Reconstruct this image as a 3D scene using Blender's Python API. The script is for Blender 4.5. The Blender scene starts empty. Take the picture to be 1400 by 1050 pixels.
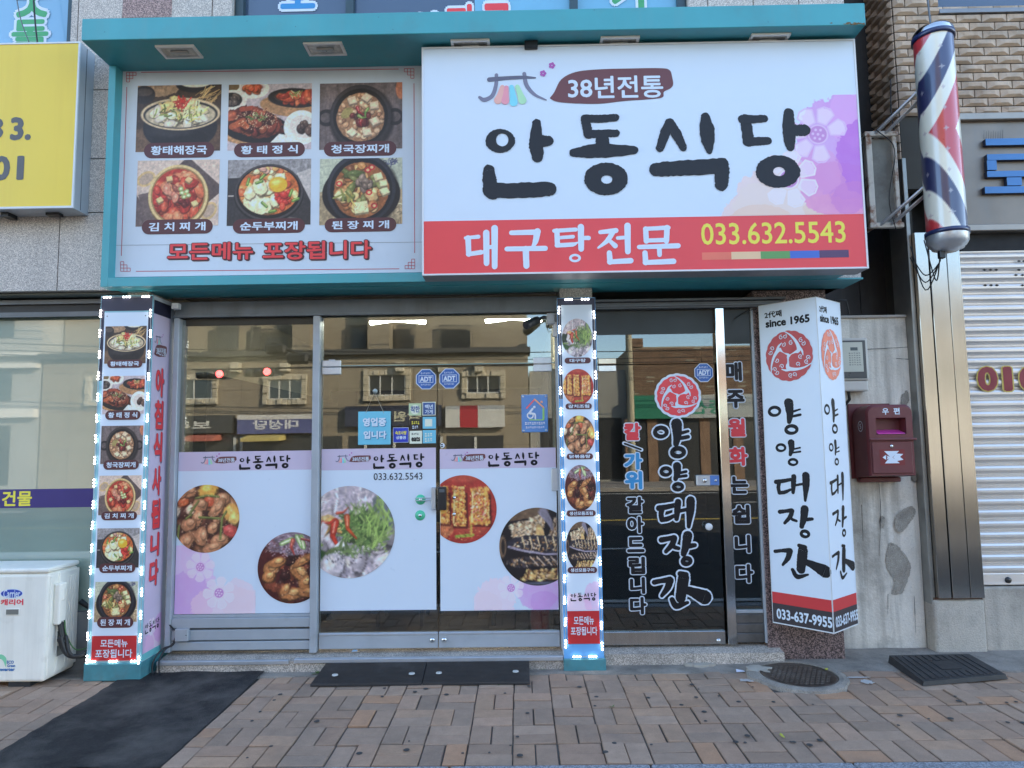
import bpy, bmesh, math, random
import numpy as np
from mathutils import Vector, Matrix
random.seed(7)
SC = bpy.context.scene
COL = SC.collection
rad = math.radians

# ------------------------------------------------------------------ camera
FPX = 920.0
def _basis(yaw, pitch, roll):
    cy, sy, cp, sp = math.cos(yaw), math.sin(yaw), math.cos(pitch), math.sin(pitch)
    f = Vector((sy*cp, cy*cp, sp)); r = Vector((cy, -sy, 0)); u = r.cross(f)
    r2 = r*math.cos(roll) + u*math.sin(roll)
    return r2, r2.cross(f), f
CR, CU, CF = _basis(rad(-0.57), rad(5.03), rad(-0.79))
CAM = Vector((0, -5.05, 1.6))
cd = bpy.data.cameras.new('camera'); cam = bpy.data.objects.new('camera', cd); COL.objects.link(cam)
cam.matrix_world = Matrix(((CR.x, CU.x, -CF.x, CAM.x), (CR.y, CU.y, -CF.y, CAM.y), (CR.z, CU.z, -CF.z, CAM.z), (0, 0, 0, 1)))
cd.sensor_fit = 'HORIZONTAL'; cd.sensor_width = 36; cd.lens = FPX/1400*36
cd.clip_start = 0.05; cd.clip_end = 2000
SC.camera = cam

# ------------------------------------------------------------------ light
SUN_EL, SUN_AZ = 24.0, 52.0          # azimuth from +Y (behind the shops) towards +X
w = bpy.data.worlds.new('World'); SC.world = w; w.use_nodes = True
nt = w.node_tree
bg = nt.nodes['Background']; sky = nt.nodes.new('ShaderNodeTexSky')
sky.sky_type = 'NISHITA'; sky.sun_disc = False
sky.sun_elevation = rad(SUN_EL); sky.sun_rotation = rad(SUN_AZ)
sky.air_density = 1.0; sky.dust_density = 0.5; sky.ozone_density = 1.6
nt.links.new(sky.outputs[0], bg.inputs[0]); bg.inputs[1].default_value = 0.15
sl = bpy.data.lights.new('sun', 'SUN'); sl.energy = 3.0; sl.angle = rad(0.5); sl.color = (1, .86, .66)
so = bpy.data.objects.new('sun', sl); COL.objects.link(so)
sd = Vector((math.sin(rad(SUN_AZ))*math.cos(rad(SUN_EL)), math.cos(rad(SUN_AZ))*math.cos(rad(SUN_EL)), math.sin(rad(SUN_EL))))
so.rotation_euler = sd.to_track_quat('Z', 'Y').to_euler(); so.location = sd*60
vs_ = SC.view_settings; vs_.view_transform = 'Standard'; vs_.look = 'None'; vs_.gamma = 1; vs_.use_curve_mapping = False
vs_.exposure = 2.36
SC.cycles.max_bounces = 8; SC.cycles.transparent_max_bounces = 16; SC.cycles.use_denoising = True

# ------------------------------------------------------------------ measuring: a line of sight of the photograph met with a real plane
def ray(px, py):
    return CR*((px-700)/FPX) - CU*((py-525)/FPX) + CF
def P(px, py, Y):
    d = ray(px, py); q = CAM + d*((Y-CAM.y)/d.y); return q.x, q.z
def G(px, py, Z=0.0):
    d = ray(px, py); q = CAM + d*((Z-CAM.z)/d.z); return q.x, q.y
def R(x0, y0, x1, y1, Y):
    ym, xm = (y0+y1)/2, (x0+x1)/2
    return P(x0, ym, Y)[0], P(xm, y1, Y)[1], P(x1, ym, Y)[0], P(xm, y0, Y)[1]   # X0,Z0,X1,Z1

# ------------------------------------------------------------------ colours
def lin1(c):
    c /= 255.0
    return c/12.92 if c <= .04045 else ((c+.055)/1.055)**2.4
def lin(r, g, b): return (lin1(r), lin1(g), lin1(b))
WREF = lin(178, 204, 242)
PAPER = (.70, .775, .865)                # brightened sign stock is faintly blue
def pc(r, g, b, k=1.0):
    "reflectance of a printed colour from how it looks next to white stock in the same light"
    return tuple(min(.88, max(.006, a/b_*k*p_)) for a, b_, p_ in zip(lin(r, g, b), WREF, PAPER))

# ------------------------------------------------------------------ materials
MATS = {}
def M(name, col, rough=.5, metal=0.0, var=.06, vsc=5.0, bump=0.0, bsc=90.0, coat=0.0, dirt=None, streak=None, emit=None, attr=None, spec=.5, grain=None, speck=None):
    if name in MATS: return MATS[name]
    m = bpy.data.materials.new(name); m.use_nodes = True; MATS[name] = m
    N = m.node_tree.nodes; L = m.node_tree.links; b = N['Principled BSDF']
    geo = N.new('ShaderNodeNewGeometry'); pos = geo.outputs['Position']
    b.inputs['Roughness'].default_value = rough; b.inputs['Metallic'].default_value = metal
    b.inputs['Specular IOR Level'].default_value = spec
    if coat: b.inputs['Coat Weight'].default_value = coat; b.inputs['Coat Roughness'].default_value = .06
    def noise(sc, det=4, vec=None, ro=.55):
        n = N.new('ShaderNodeTexNoise'); n.inputs['Scale'].default_value = sc; n.inputs['Detail'].default_value = det
        n.inputs['Roughness'].default_value = ro
        L.new(vec or pos, n.inputs['Vector']); return n.outputs['Fac']
    def ramp(fac, a, c, ca=(0, 0, 0, 1), cc=(1, 1, 1, 1)):
        r = N.new('ShaderNodeValToRGB'); e = r.color_ramp.elements
        e[0].position = a; e[1].position = c; e[0].color = ca; e[1].color = cc
        L.new(fac, r.inputs[0]); return r.outputs[0]
    def mix(mode, fac, A, B):
        x = N.new('ShaderNodeMix'); x.data_type = 'RGBA'; x.blend_type = mode
        for s, v in ((x.inputs['Factor'], fac), (x.inputs[6], A), (x.inputs[7], B)):
            if hasattr(v, 'is_linked') or hasattr(v, 'links'): L.new(v, s)
            elif isinstance(v, (int, float)): s.default_value = v
            else: s.default_value = (*v[:3], 1)
        return x.outputs[2]
    if attr:
        at = N.new('ShaderNodeAttribute'); at.attribute_name = attr; c = at.outputs['Color']
    else:
        rg = N.new('ShaderNodeRGB'); rg.outputs[0].default_value = (*col[:3], 1); c = rg.outputs[0]
    if grain:                                            # (scale, dark colour, light colour, amount)
        gs, gd, gl, ga = grain
        v = N.new('ShaderNodeTexVoronoi'); v.inputs['Scale'].default_value = gs; L.new(pos, v.inputs['Vector'])
        sep = N.new('ShaderNodeSeparateColor'); L.new(v.outputs['Color'], sep.inputs[0])
        f = ramp(sep.outputs[0], .25, .95)
        gc = mix('MIX', f, gd, gl); c = mix('MIX', ga, c, gc)
        f2 = ramp(noise(gs*.6, 3), .35, .7)
        c = mix('MULTIPLY', .15, c, mix('MIX', f2, (.55, .55, .55), (1.2, 1.2, 1.2)))
    if var:
        f = ramp(noise(vsc, 6), .3, .72)
        c = mix('MULTIPLY', 1.0, c, mix('MIX', f, (1-var,)*3, (1+var,)*3))
    if speck:                                            # (scale, amount): sand grains
        sc_, am = speck; f = ramp(noise(sc_, 2, ro=.8), .32, .68); c = mix('MULTIPLY', 1.0, c, mix('MIX', f, (1-am,)*3, (1+am,)*3))
        v = N.new('ShaderNodeTexVoronoi'); v.inputs['Scale'].default_value = sc_*.22; L.new(pos, v.inputs['Vector']); f = ramp(v.outputs['Distance'], .10, .16)
        c = mix('MULTIPLY', am*1.6, c, f)
    if dirt:                                             # (colour, scale, low, high, amount)
        dc, ds, lo, hi, am = dirt
        f = ramp(noise(ds, 8, ro=.65), lo, hi)
        mm = N.new('ShaderNodeMath'); mm.operation = 'MULTIPLY'; L.new(f, mm.inputs[0]); mm.inputs[1].default_value = am
        c = mix('MIX', mm.outputs[0], c, dc)
    if streak:                                           # (colour, xscale, low, high, amount): runs down the wall
        dc, ds, lo, hi, am = streak
        mp = N.new('ShaderNodeMapping'); L.new(pos, mp.inputs[0]); mp.inputs['Scale'].default_value = (ds, ds, ds*.06)
        f = ramp(noise(1.0, 6, mp.outputs[0], .6), lo, hi)
        mm = N.new('ShaderNodeMath'); mm.operation = 'MULTIPLY'; L.new(f, mm.inputs[0]); mm.inputs[1].default_value = am
        c = mix('MIX', mm.outputs[0], c, dc)
    L.new(c, b.inputs['Base Color'])
    if bump:
        bn = N.new('ShaderNodeBump'); bn.inputs['Strength'].default_value = bump; bn.inputs['Distance'].default_value = .01
        L.new(noise(bsc, 5), bn.inputs['Height']); L.new(bn.outputs[0], b.inputs['Normal'])
    if rough and rough < .9:
        f = noise(vsc*2.3, 5); mr = N.new('ShaderNodeMapRange'); L.new(f, mr.inputs[0])
        mr.inputs[3].default_value = max(.02, rough*.75); mr.inputs[4].default_value = min(1, rough*1.25)
        L.new(mr.outputs[0], b.inputs['Roughness'])
    if emit:
        b.inputs['Emission Color'].default_value = (*emit[0], 1); b.inputs['Emission Strength'].default_value = emit[1]
    return m
def glass_mat(name, tint, k, add):
    m = bpy.data.materials.new(name); m.use_nodes = True; MATS[name] = m
    N = m.node_tree.nodes; L = m.node_tree.links
    N.remove(N['Principled BSDF']); out = N['Material Output']
    fr = N.new('ShaderNodeFresnel'); fr.inputs[0].default_value = 1.5
    ma = N.new('ShaderNodeMath'); ma.operation = 'MULTIPLY_ADD'; L.new(fr.outputs[0], ma.inputs[0]); ma.inputs[1].default_value = k; ma.inputs[2].default_value = add
    cl = N.new('ShaderNodeClamp'); L.new(ma.outputs[0], cl.inputs[0])
    tr = N.new('ShaderNodeBsdfTransparent'); tr.inputs[0].default_value = (*tint, 1)
    gl = N.new('ShaderNodeBsdfGlossy'); gl.inputs['Roughness'].default_value = 0.0; gl.inputs[0].default_value = (1, 1, 1, 1)
    # the faint waviness of float glass
    geo = N.new('ShaderNodeNewGeometry'); n = N.new('ShaderNodeTexNoise'); n.inputs['Scale'].default_value = 1.6; n.inputs['Detail'].default_value = 1
    L.new(geo.outputs['Position'], n.inputs['Vector']); bn = N.new('ShaderNodeBump'); bn.inputs['Strength'].default_value = .014; bn.inputs['Distance'].default_value = .02
    L.new(n.outputs['Fac'], bn.inputs['Height']); L.new(bn.outputs[0], gl.inputs['Normal'])
    mx = N.new('ShaderNodeMixShader'); L.new(cl.outputs[0], mx.inputs[0]); L.new(tr.outputs[0], mx.inputs[1]); L.new(gl.outputs[0], mx.inputs[2])
    L.new(mx.outputs[0], out.inputs[0]); return m

# ------------------------------------------------------------------ mesh collector
class MB:
    def __init__(s): s.v = []; s.f = []; s.fm = []; s.ms = []; s.sm = []
    def mi(s, m):
        if m not in s.ms: s.ms.append(m)
        return s.ms.index(m)
    def add(s, vs, fs, m, smooth=False):
        o = len(s.v); k = s.mi(m); s.v += [tuple(x) for x in vs]
        for f in fs: s.f.append([i+o for i in f]); s.fm.append(k); s.sm.append(smooth)
    def bm(s, b, m, smooth=False):
        b.verts.index_update(); s.add([v.co[:] for v in b.verts], [[v.index for v in f.verts] for f in b.faces], m, smooth); b.free()
    def box(s, x0, x1, y0, y1, z0, z1, m, bev=0.0, seg=1):
        x0, x1 = sorted((x0, x1)); y0, y1 = sorted((y0, y1)); z0, z1 = sorted((z0, z1))
        vs = [(x, y, z) for x in (x0, x1) for y in (y0, y1) for z in (z0, z1)]
        fs = [(0, 1, 3, 2), (4, 6, 7, 5), (0, 4, 5, 1), (2, 3, 7, 6), (0, 2, 6, 4), (1, 5, 7, 3)]
        if not bev: s.add(vs, fs, m); return
        b = bmesh.new(); bv = [b.verts.new(v) for v in vs]
        for f in fs: b.faces.new([bv[i] for i in f])
        bmesh.ops.bevel(b, geom=list(b.edges), offset=min(bev, .49*min(x1-x0, y1-y0, z1-z0)), segments=seg, profile=.5, affect='EDGES')
        s.bm(b, m)
    def hexa(s, vs, m):
        "eight corners in the order of box()"
        s.add(vs, [(0, 1, 3, 2), (4, 6, 7, 5), (0, 4, 5, 1), (2, 3, 7, 6), (0, 2, 6, 4), (1, 5, 7, 3)], m)
    def prism(s, pts, d, m):
        "polygon of 3-D points swept by vector d"
        n = len(pts); a = [Vector(p) for p in pts]; b = [p+Vector(d) for p in a]
        s.add(a+b, [list(range(n))[::-1], [n+i for i in range(n)]] + [(i, (i+1) % n, n+(i+1) % n, n+i) for i in range(n)], m)
    def tube(s, pts, r, m, n=10, caps=True):
        pts = [Vector(p) for p in pts]; rs = r if isinstance(r, (list, tuple)) else [r]*len(pts)
        vs = []; up = Vector((0.31, .17, .93)).normalized()
        for i, p in enumerate(pts):
            t = (pts[min(i+1, len(pts)-1)]-pts[max(i-1, 0)]).normalized()
            a = t.cross(up)
            if a.length < .05: a = t.cross(Vector((1, 0, 0)))
            a.normalize(); b = t.cross(a)
            for k in range(n):
                th = 2*math.pi*k/n; vs.append(p+(a*math.cos(th)+b*math.sin(th))*rs[i])
        fs = [(i*n+k, i*n+(k+1) % n, (i+1)*n+(k+1) % n, (i+1)*n+k) for i in range(len(pts)-1) for k in range(n)]
        s.add(vs, fs, m, True)
        if caps: s.add(vs[:n], [list(range(n))], m); s.add(vs[-n:], [list(range(n))], m)
    def lathe(s, prof, c, m, n=32, axis='Z', smooth=True):
        vs = []
        for (r, h) in prof:
            for k in range(n):
                th = 2*math.pi*k/n; a, b = r*math.cos(th), r*math.sin(th)
                q = {'Z': (a, b, h), 'Y': (a, h, b), 'X': (h, a, b)}[axis]
                vs.append((c[0]+q[0], c[1]+q[1], c[2]+q[2]))
        fs = [(i*n+k, i*n+(k+1) % n, (i+1)*n+(k+1) % n, (i+1)*n+k) for i in range(len(prof)-1) for k in range(n)]
        s.add(vs, fs, m, smooth)
        for i in (0, len(prof)-1):
            if prof[i][0] > 1e-4: s.add(vs[i*n:(i+1)*n], [list(range(n))], m)
    def build(s, name, parent=None, recalc=True, origin=None):
        return mesh_obj(name, s.v, s.f, s.ms, s.fm, s.sm, parent, recalc, origin)

WORLD = {}
def mesh_obj(name, v, f, ms, fm=None, sm=None, parent=None, recalc=True, origin=None, cols=None):
    A = np.array(v, float)
    if origin is None:
        lo, hi = A.min(0), A.max(0); origin = Vector(((lo[0]+hi[0])/2, (lo[1]+hi[1])/2, lo[2] if parent is None else (lo[2]+hi[2])/2))
    origin = Vector(origin)
    me = bpy.data.meshes.new(name); me.from_pydata((A-np.array(origin)).tolist(), [], f)
    for m in ms: me.materials.append(m)
    if fm is not None: me.polygons.foreach_set('material_index', fm)
    if sm is not None: me.polygons.foreach_set('use_smooth', sm)
    if cols is not None:
        at = me.color_attributes.new('col', 'FLOAT_COLOR', 'POINT')
        c4 = np.ones((len(v), 4), np.float32); c4[:, :3] = cols; at.data.foreach_set('color', c4.ravel())
    if recalc:
        b = bmesh.new(); b.from_mesh(me); bmesh.ops.recalc_face_normals(b, faces=b.faces); b.to_mesh(me); b.free()
    me.update()
    o = bpy.data.objects.new(name, me); COL.objects.link(o); place(o, origin, parent); return o
def place(o, wloc, parent):
    WORLD[o.name] = Vector(wloc)
    if parent is not None: o.parent = parent; o.location = Vector(wloc)-WORLD[parent.name]
    else: o.location = wloc
def tag(o, label, cat, group=None):
    o['label'] = label; o['category'] = cat
    if group: o['group'] = group
    return o
def thing(name, label, cat, loc, group=None):
    o = bpy.data.objects.new(name, None); COL.objects.link(o); o.empty_display_size = .1
    place(o, loc, None); return tag(o, label, cat, group)
def kind(o, k='structure'): o['kind'] = k; return o

# ------------------------------------------------------------------ prints on flat faces
class Frame:
    def __init__(s, O, u, v=(0, 0, 1)):
        s.O = Vector(O); s.u = Vector(u).normalized(); s.v = Vector(v).normalized(); s.n = s.u.cross(s.v)
    def pt(s, a, b, h=0.0): return s.O + s.u*a + s.v*b + s.n*h
    def uv(s, px, py):
        d = ray(px, py); t = (s.O-CAM).dot(s.n)/d.dot(s.n); q = CAM+d*t-s.O; return q.dot(s.u), q.dot(s.v)
    def shift(s, h): return Frame(s.O+s.n*h, s.u, s.v)
def FY(Y): return Frame((0, Y, 0), (1, 0, 0))            # faces the street

_TG = {}
def textgeo(t, off=0.0, sp=1.0):
    k = (t, off, sp)
    if k in _TG: return _TG[k]
    cu = bpy.data.curves.new('lettering', 'FONT'); cu.body = t; cu.size = 1; cu.offset = off; cu.space_character = sp; cu.resolution_u = 3
    o = bpy.data.objects.new('lettering', cu); COL.objects.link(o)
    bpy.context.view_layer.update(); dg = bpy.context.evaluated_depsgraph_get()
    me = o.evaluated_get(dg).to_mesh()
    vs = np.array([v.co[:2] for v in me.vertices]); fs = [list(p.vertices) for p in me.polygons]
    o.evaluated_get(dg).to_mesh_clear(); bpy.data.objects.remove(o); bpy.data.curves.remove(cu)
    _TG[k] = (vs, fs); return _TG[k]

def crom(pts, n=6):
    P_ = [np.array(p, float) for p in pts]
    if len(P_) < 3: return [P_[0]+(P_[1]-P_[0])*t for t in np.linspace(0, 1, n*2)], np.linspace(0, 1, n*2)
    out, ts = [], []
    Q = [2*P_[0]-P_[1]]+P_+[2*P_[-1]-P_[-2]]
    for i in range(1, len(Q)-2):
        a, b, c, d = Q[i-1:i+3]
        for k in range(n):
            t = k/n; out.append(.5*((2*b)+(-a+c)*t+(2*a-5*b+4*c-d)*t*t+(-a+3*b-3*c+d)*t**3)); ts.append((i-1+t)/(len(P_)-1))
    out.append(P_[-1]); ts.append(1.0); return out, np.array(ts)

class PR(MB):
    "print: flat shapes stacked on one face, a fraction of a millimetre apart"
    def __init__(s, fr): super().__init__(); s.fr = fr; s.k = 0
    def H(s, h): s.k += 1; return h*.0011 + (s.k % 48)*.00002
    def poly(s, uv, m, h=1):
        hh = s.H(h); s.add([s.fr.pt(a, b, hh) for a, b in uv], [list(range(len(uv)))], m)
    def rect(s, u0, v0, u1, v1, m, h=1): s.poly([(u0, v0), (u1, v0), (u1, v1), (u0, v1)], m, h)
    def pxpoly(s, pp, m, h=1): s.poly([s.fr.uv(*p) for p in pp], m, h)
    def pxrect(s, x0, y0, x1, y1, m, h=1): 
        b = s.pxbox(x0, y0, x1, y1); s.rect(*b, m, h)
    def pxbox(s, x0, y0, x1, y1):
        ym, xm = (y0+y1)/2, (x0+x1)/2
        return s.fr.uv(x0, ym)[0], s.fr.uv(xm, y1)[1], s.fr.uv(x1, ym)[0], s.fr.uv(xm, y0)[1]
    def rrect(s, u0, v0, u1, v1, r, m, h=1, n=6):
        r = min(r, (u1-u0)/2, (v1-v0)/2); pts = []
        for cx, cy, a0 in ((u1-r, v1-r, 0), (u0+r, v1-r, 90), (u0+r, v0+r, 180), (u1-r, v0+r, 270)):
            for k in range(n+1):
                a = rad(a0+90*k/n); pts.append((cx+r*math.cos(a), cy+r*math.sin(a)))
        s.poly(pts, m, h)
    def ell(s, cu, cv, ru, rv, m, h=1, n=40, a0=0, jag=0.0):
        s.poly([(cu+ru*(1+random.uniform(-jag, jag))*math.cos(a0+2*math.pi*k/n), cv+rv*(1+random.uniform(-jag, jag))*math.sin(a0+2*math.pi*k/n)) for k in range(n)], m, h)
    def ring(s, cu, cv, ru, rv, ru2, rv2, m, h=1, n=44, jag=0.0, dc=(0, 0), cl=None):
        hh = s.H(h); vs = []
        for k in range(n):
            a = 2*math.pi*k/n; j = 1+random.uniform(-jag, jag)
            o = (cu+ru*j*math.cos(a), cv+rv*j*math.sin(a)); j = 1+random.uniform(-jag, jag)
            i = (cu+dc[0]+ru2*j*math.cos(a), cv+dc[1]+rv2*j*math.sin(a))
            vs += [s.fr.pt(*o, hh), s.fr.pt(*i, hh)]
        s.add(vs, [(2*k, 2*((k+1) % n), 2*((k+1) % n)+1, 2*k+1) for k in range(n)], m)
    def text(s, t, u0, v0, u1, v1, m, h=1, off=0.0, base=0.0, sp=1.0, rot=0.0, grow=0.0):
        vs, fs = textgeo(t, 0.0, sp); b = base if base else min(off, .05)
        lo, hi = vs.min(0)-b, vs.max(0)+b; n = 0 if off < .012 else (5 if off < .028 else (7 if off < .06 else 11))
        for i in range(n+1):
            a = 2*math.pi*i/max(n, 1); d = np.array((math.cos(a), math.sin(a)))*off*(i < n); hh = s.H(h)
            q = (vs+d-lo)/(hi-lo)*np.array((u1-u0, v1-v0))+np.array((u0, v0)); O = np.array(s.fr.pt(0, 0, hh)); U, V = np.array(s.fr.u), np.array(s.fr.v)
            s.add((O+q[:, :1]*U+q[:, 1:]*V).tolist(), fs, m)
    def pxtext(s, t, x0, y0, x1, y1, m, h=1, off=0.0, base=None, sp=1.0):
        s.text(t, *s.pxbox(x0, y0, x1, y1), m, h, off, off if base is None else base, sp)
    def ribbon(s, pts, ws, m, h=1, jag=0.0, n=6, grow=0.0, caps=True):
        "brush stroke through uv points with varying width"
        c, ts = crom(pts, n); ws = list(ws) if hasattr(ws, '__len__') else [ws, ws]
        W = np.interp(ts, np.linspace(0, 1, len(ws)), ws); hh = s.H(h); Lq, Rq = [], []
        for i, p in enumerate(c):
            t = c[min(i+1, len(c)-1)]-c[max(i-1, 0)]; l = np.hypot(*t) or 1e-9; nn = np.array((-t[1], t[0]))/l
            wl = W[i]/2*(1+random.uniform(-jag, jag))+grow; wr = W[i]/2*(1+random.uniform(-jag, jag))+grow
            Lq.append(p+nn*wl); Rq.append(p-nn*wr)
        vs = [s.fr.pt(*q, hh) for pr in zip(Lq, Rq) for q in pr]
        s.add(vs, [(2*i, 2*i+2, 2*i+3, 2*i+1) for i in range(len(c)-1)], m)
        if caps:
            for p, q, w_ in ((c[0], c[1], W[0]), (c[-1], c[-2], W[-1])):
                d = p-q; a = math.atan2(d[1], d[0]); rr = w_/2+grow
                pts_ = [(p[0]+rr*(1+random.uniform(-jag, jag))*math.cos(a+x), p[1]+rr*(1+random.uniform(-jag, jag))*math.sin(a+x)) for x in np.linspace(-math.pi/2, math.pi/2, 8)]
                s.poly(pts_, m, h)
    def build(s, name, parent=None, origin=None): return mesh_obj(name, s.v, s.f, s.ms, s.fm, s.sm, parent, False, origin)
# ------------------------------------------------------------------ printed food photographs, painted as per-vertex colour
def _h(ix, iy, seed):
    n = (ix*374761393 + iy*668265263 + seed*974711) & 0x7fffffff
    n = ((n ^ (n >> 13))*1274126177) & 0x7fffffff
    return ((n ^ (n >> 16)) & 0xffff)/65535.0
def vnoise(X, Y, sc, seed=0, octv=4):
    t = np.zeros_like(X); a = 1; tot = 0
    for o in range(octv):
        x, y = X*sc, Y*sc; ix, iy = np.floor(x).astype(np.int64), np.floor(y).astype(np.int64); fx, fy = x-ix, y-iy
        fx, fy = fx*fx*(3-2*fx), fy*fy*(3-2*fy)
        v = (_h(ix, iy, seed+o)*(1-fx)+_h(ix+1, iy, seed+o)*fx)*(1-fy)+(_h(ix, iy+1, seed+o)*(1-fx)+_h(ix+1, iy+1, seed+o)*fx)*fy
        t += a*v; tot += a; a *= .55; sc *= 2.1; seed += 17
    return t/tot
class Cv:
    def __init__(s, asp=1.27, n=104, bg=(128, 128, 128), seed=1, tex=.1):
        s.asp = asp; s.ny = n; s.nx = int(n*asp); s.r = np.random.RandomState(seed); s.seed = seed
        s.X, s.Y = np.meshgrid(np.linspace(0, asp, s.nx), np.linspace(0, 1, s.ny))
        s.px = 1.0/n; s.a = np.ones((s.ny, s.nx, 3))*np.array(bg, float)
        s.n1 = vnoise(s.X, s.Y, 9, seed); s.n2 = vnoise(s.X, s.Y, 26, seed+5)
        if tex: s.a *= (1+tex*4*(s.n2-.5))[..., None]
    def put(s, m, c, tex=0.0):
        c = np.array(c, float)
        if tex: c = c*(1+tex*4*(s.n2-.5)+tex*2*(s.n1-.5))[..., None]
        s.a = s.a*(1-m[..., None])+c*m[..., None]
    def de(s, cx, cy, rx, ry, rot=0.0, wob=0.0):
        x, y = s.X-cx, s.Y-cy; c, n = math.cos(rot), math.sin(rot); u, v = (x*c+y*n)/rx, (-x*n+y*c)/ry
        d = np.sqrt(u*u+v*v)
        if wob: d = d*(1+wob*(s.n1-.5)*2+wob*(s.n2-.5))
        return (1-d)*min(rx, ry)
    def ell(s, cx, cy, rx, ry, c, rot=0.0, tex=0.0, wob=0.0, soft=1.0, al=1.0, clip=None):
        m = np.clip(s.de(cx, cy, rx, ry, rot, wob)/(s.px*soft)+.5, 0, 1)*al
        if clip is not None: m = m*clip
        s.put(m, c, tex); return m
    def poly(s, pts, c, tex=0.0, clip=None, al=1.0, wob=0.0):
        d = np.full(s.X.shape, 9.0); n = len(pts)
        ar = sum(pts[i][0]*pts[(i+1) % n][1]-pts[(i+1) % n][0]*pts[i][1] for i in range(n))
        for i in range(n):
            (x0, y0), (x1, y1) = pts[i], pts[(i+1) % n]; l = math.hypot(x1-x0, y1-y0)
            e = ((x1-x0)*(s.Y-y0)-(y1-y0)*(s.X-x0))/l*(1 if ar > 0 else -1); d = np.minimum(d, e)
        if wob: d = d+wob*(s.n2-.5)
        m = np.clip(d/s.px+.5, 0, 1)*al
        if clip is not None: m = m*clip
        s.put(m, c, tex); return m
    def line(s, pts, w, c, tex=0.0, clip=None, al=1.0, taper=False):
        d = np.full(s.X.shape, 9.0); k = len(pts)-1
        for i in range(k):
            (x0, y0), (x1, y1) = pts[i], pts[i+1]; dx, dy = x1-x0, y1-y0; L2 = dx*dx+dy*dy+1e-9
            t = np.clip(((s.X-x0)*dx+(s.Y-y0)*dy)/L2, 0, 1)
            ww = w/2*(1-.75*((i+t)/k)) if taper else w/2
            d = np.minimum(d, np.hypot(s.X-x0-t*dx, s.Y-y0-t*dy)-ww)
        m = np.clip(-d/s.px+.5, 0, 1)*al
        if clip is not None: m = m*clip
        s.put(m, c, tex); return m
    def chunk(s, x, y, r, c, clip=None, el=1.0, rot=None, hi=.35):
        "one morsel: dark underside, body, glint"
        rot = s.r.uniform(0, 3.1) if rot is None else rot; c = np.array(c, float)
        s.ell(x+.1*r, y-.22*r, r*1.12*el, r*1.08, c*.38, rot, 0, .25, 1.6, .8, clip)
        s.ell(x, y, r*el, r, c, rot, .12, .3, 1.2, 1, clip)
        s.ell(x-.15*r, y+.3*r, r*.55*el, r*.42, np.minimum(255, c*1.25+18), rot, .1, .35, 2.5, .7, clip)
        if hi: s.ell(x-.2*r*s.r.rand(), y+.35*r, r*.2, r*.13, (250, 240, 225), rot, 0, .2, 1.4, hi, clip)
    def scatter(s, n, cx, cy, rx, ry, cols, r0, r1, clip=None, el=1.5, hi=.35):
        for _ in range(n):
            a, q = s.r.uniform(0, 6.283), math.sqrt(s.r.rand())
            c = np.array(cols[s.r.randint(len(cols))], float)*s.r.uniform(.85, 1.12)
            s.chunk(cx+rx*q*math.cos(a), cy+ry*q*math.sin(a), s.r.uniform(r0, r1), c, clip, s.r.uniform(1, el), None, hi)
    def specks(s, n, cx, cy, rx, ry, cols, r=.006, clip=None, al=.9):
        for _ in range(n):
            a, q = s.r.uniform(0, 6.283), math.sqrt(s.r.rand()); c = cols[s.r.randint(len(cols))]
            s.ell(cx+rx*q*math.cos(a), cy+ry*q*math.sin(a), r*s.r.uniform(.7, 1.5), r*s.r.uniform(.6, 1.1), c, s.r.uniform(0, 3), 0, 0, 1.2, al, clip)
    def strands(s, n, cx, cy, rx, ry, cols, w, ln, clip=None, dirs=(0, 3.14), taper=False):
        for _ in range(n):
            a, q = s.r.uniform(0, 6.283), math.sqrt(s.r.rand()); x, y = cx+rx*q*math.cos(a), cy+ry*q*math.sin(a)
            t = s.r.uniform(*dirs); l = ln*s.r.uniform(.6, 1.3); b = s.r.uniform(-.5, .5); c = np.array(cols[s.r.randint(len(cols))], float)*s.r.uniform(.8, 1.15)
            s.line([(x-l/2*math.cos(t-b), y-l/2*math.sin(t-b)), (x, y), (x+l/2*math.cos(t+b), y+l/2*math.sin(t+b))], w*s.r.uniform(.7, 1.2), c, 0, clip, 1, taper)
    def chili(s, x, y, l, t, c=(185, 35, 35), w=.035, clip=None):
        s.line([(x, y), (x+l*.5*math.cos(t), y+l*.5*math.sin(t)), (x+l*math.cos(t+.35), y+l*math.sin(t+.35))], w, np.array(c)*.55, 0, clip, .8, True)
        s.line([(x, y+.008), (x+l*.5*math.cos(t), y+l*.5*math.sin(t)+.008), (x+l*math.cos(t+.35), y+l*math.sin(t+.35)+.008)], w*.8, c, .1, clip, 1, True)
        s.line([(x, y+.014), (x+l*.4*math.cos(t), y+l*.4*math.sin(t)+.014)], w*.18, (240, 190, 175), 0, clip, .7)
    def rings(s, pts, r, c, inner):
        for x, y in pts: s.ell(x, y, r, r*.85, c, 0, .08); s.ell(x, y, r*.5, r*.42, inner, 0, .08)
    def tofu(s, x, y, a, t, c=(226, 208, 172), k=.7, clip=None):
        def q(o, f=1.0): return [(x+f*a*(math.cos(t+e)+0)*1.0, y+o+f*a*k*math.sin(t+e)) for e in (.78, 2.36, 3.93, 5.5)]
        s.poly(q(-.03), np.array(c)*.55, .05, clip); s.poly(q(0), c, .08, clip); s.poly(q(.004, .7), np.minimum(255, np.array(c)*1.06), .06, clip)
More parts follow.
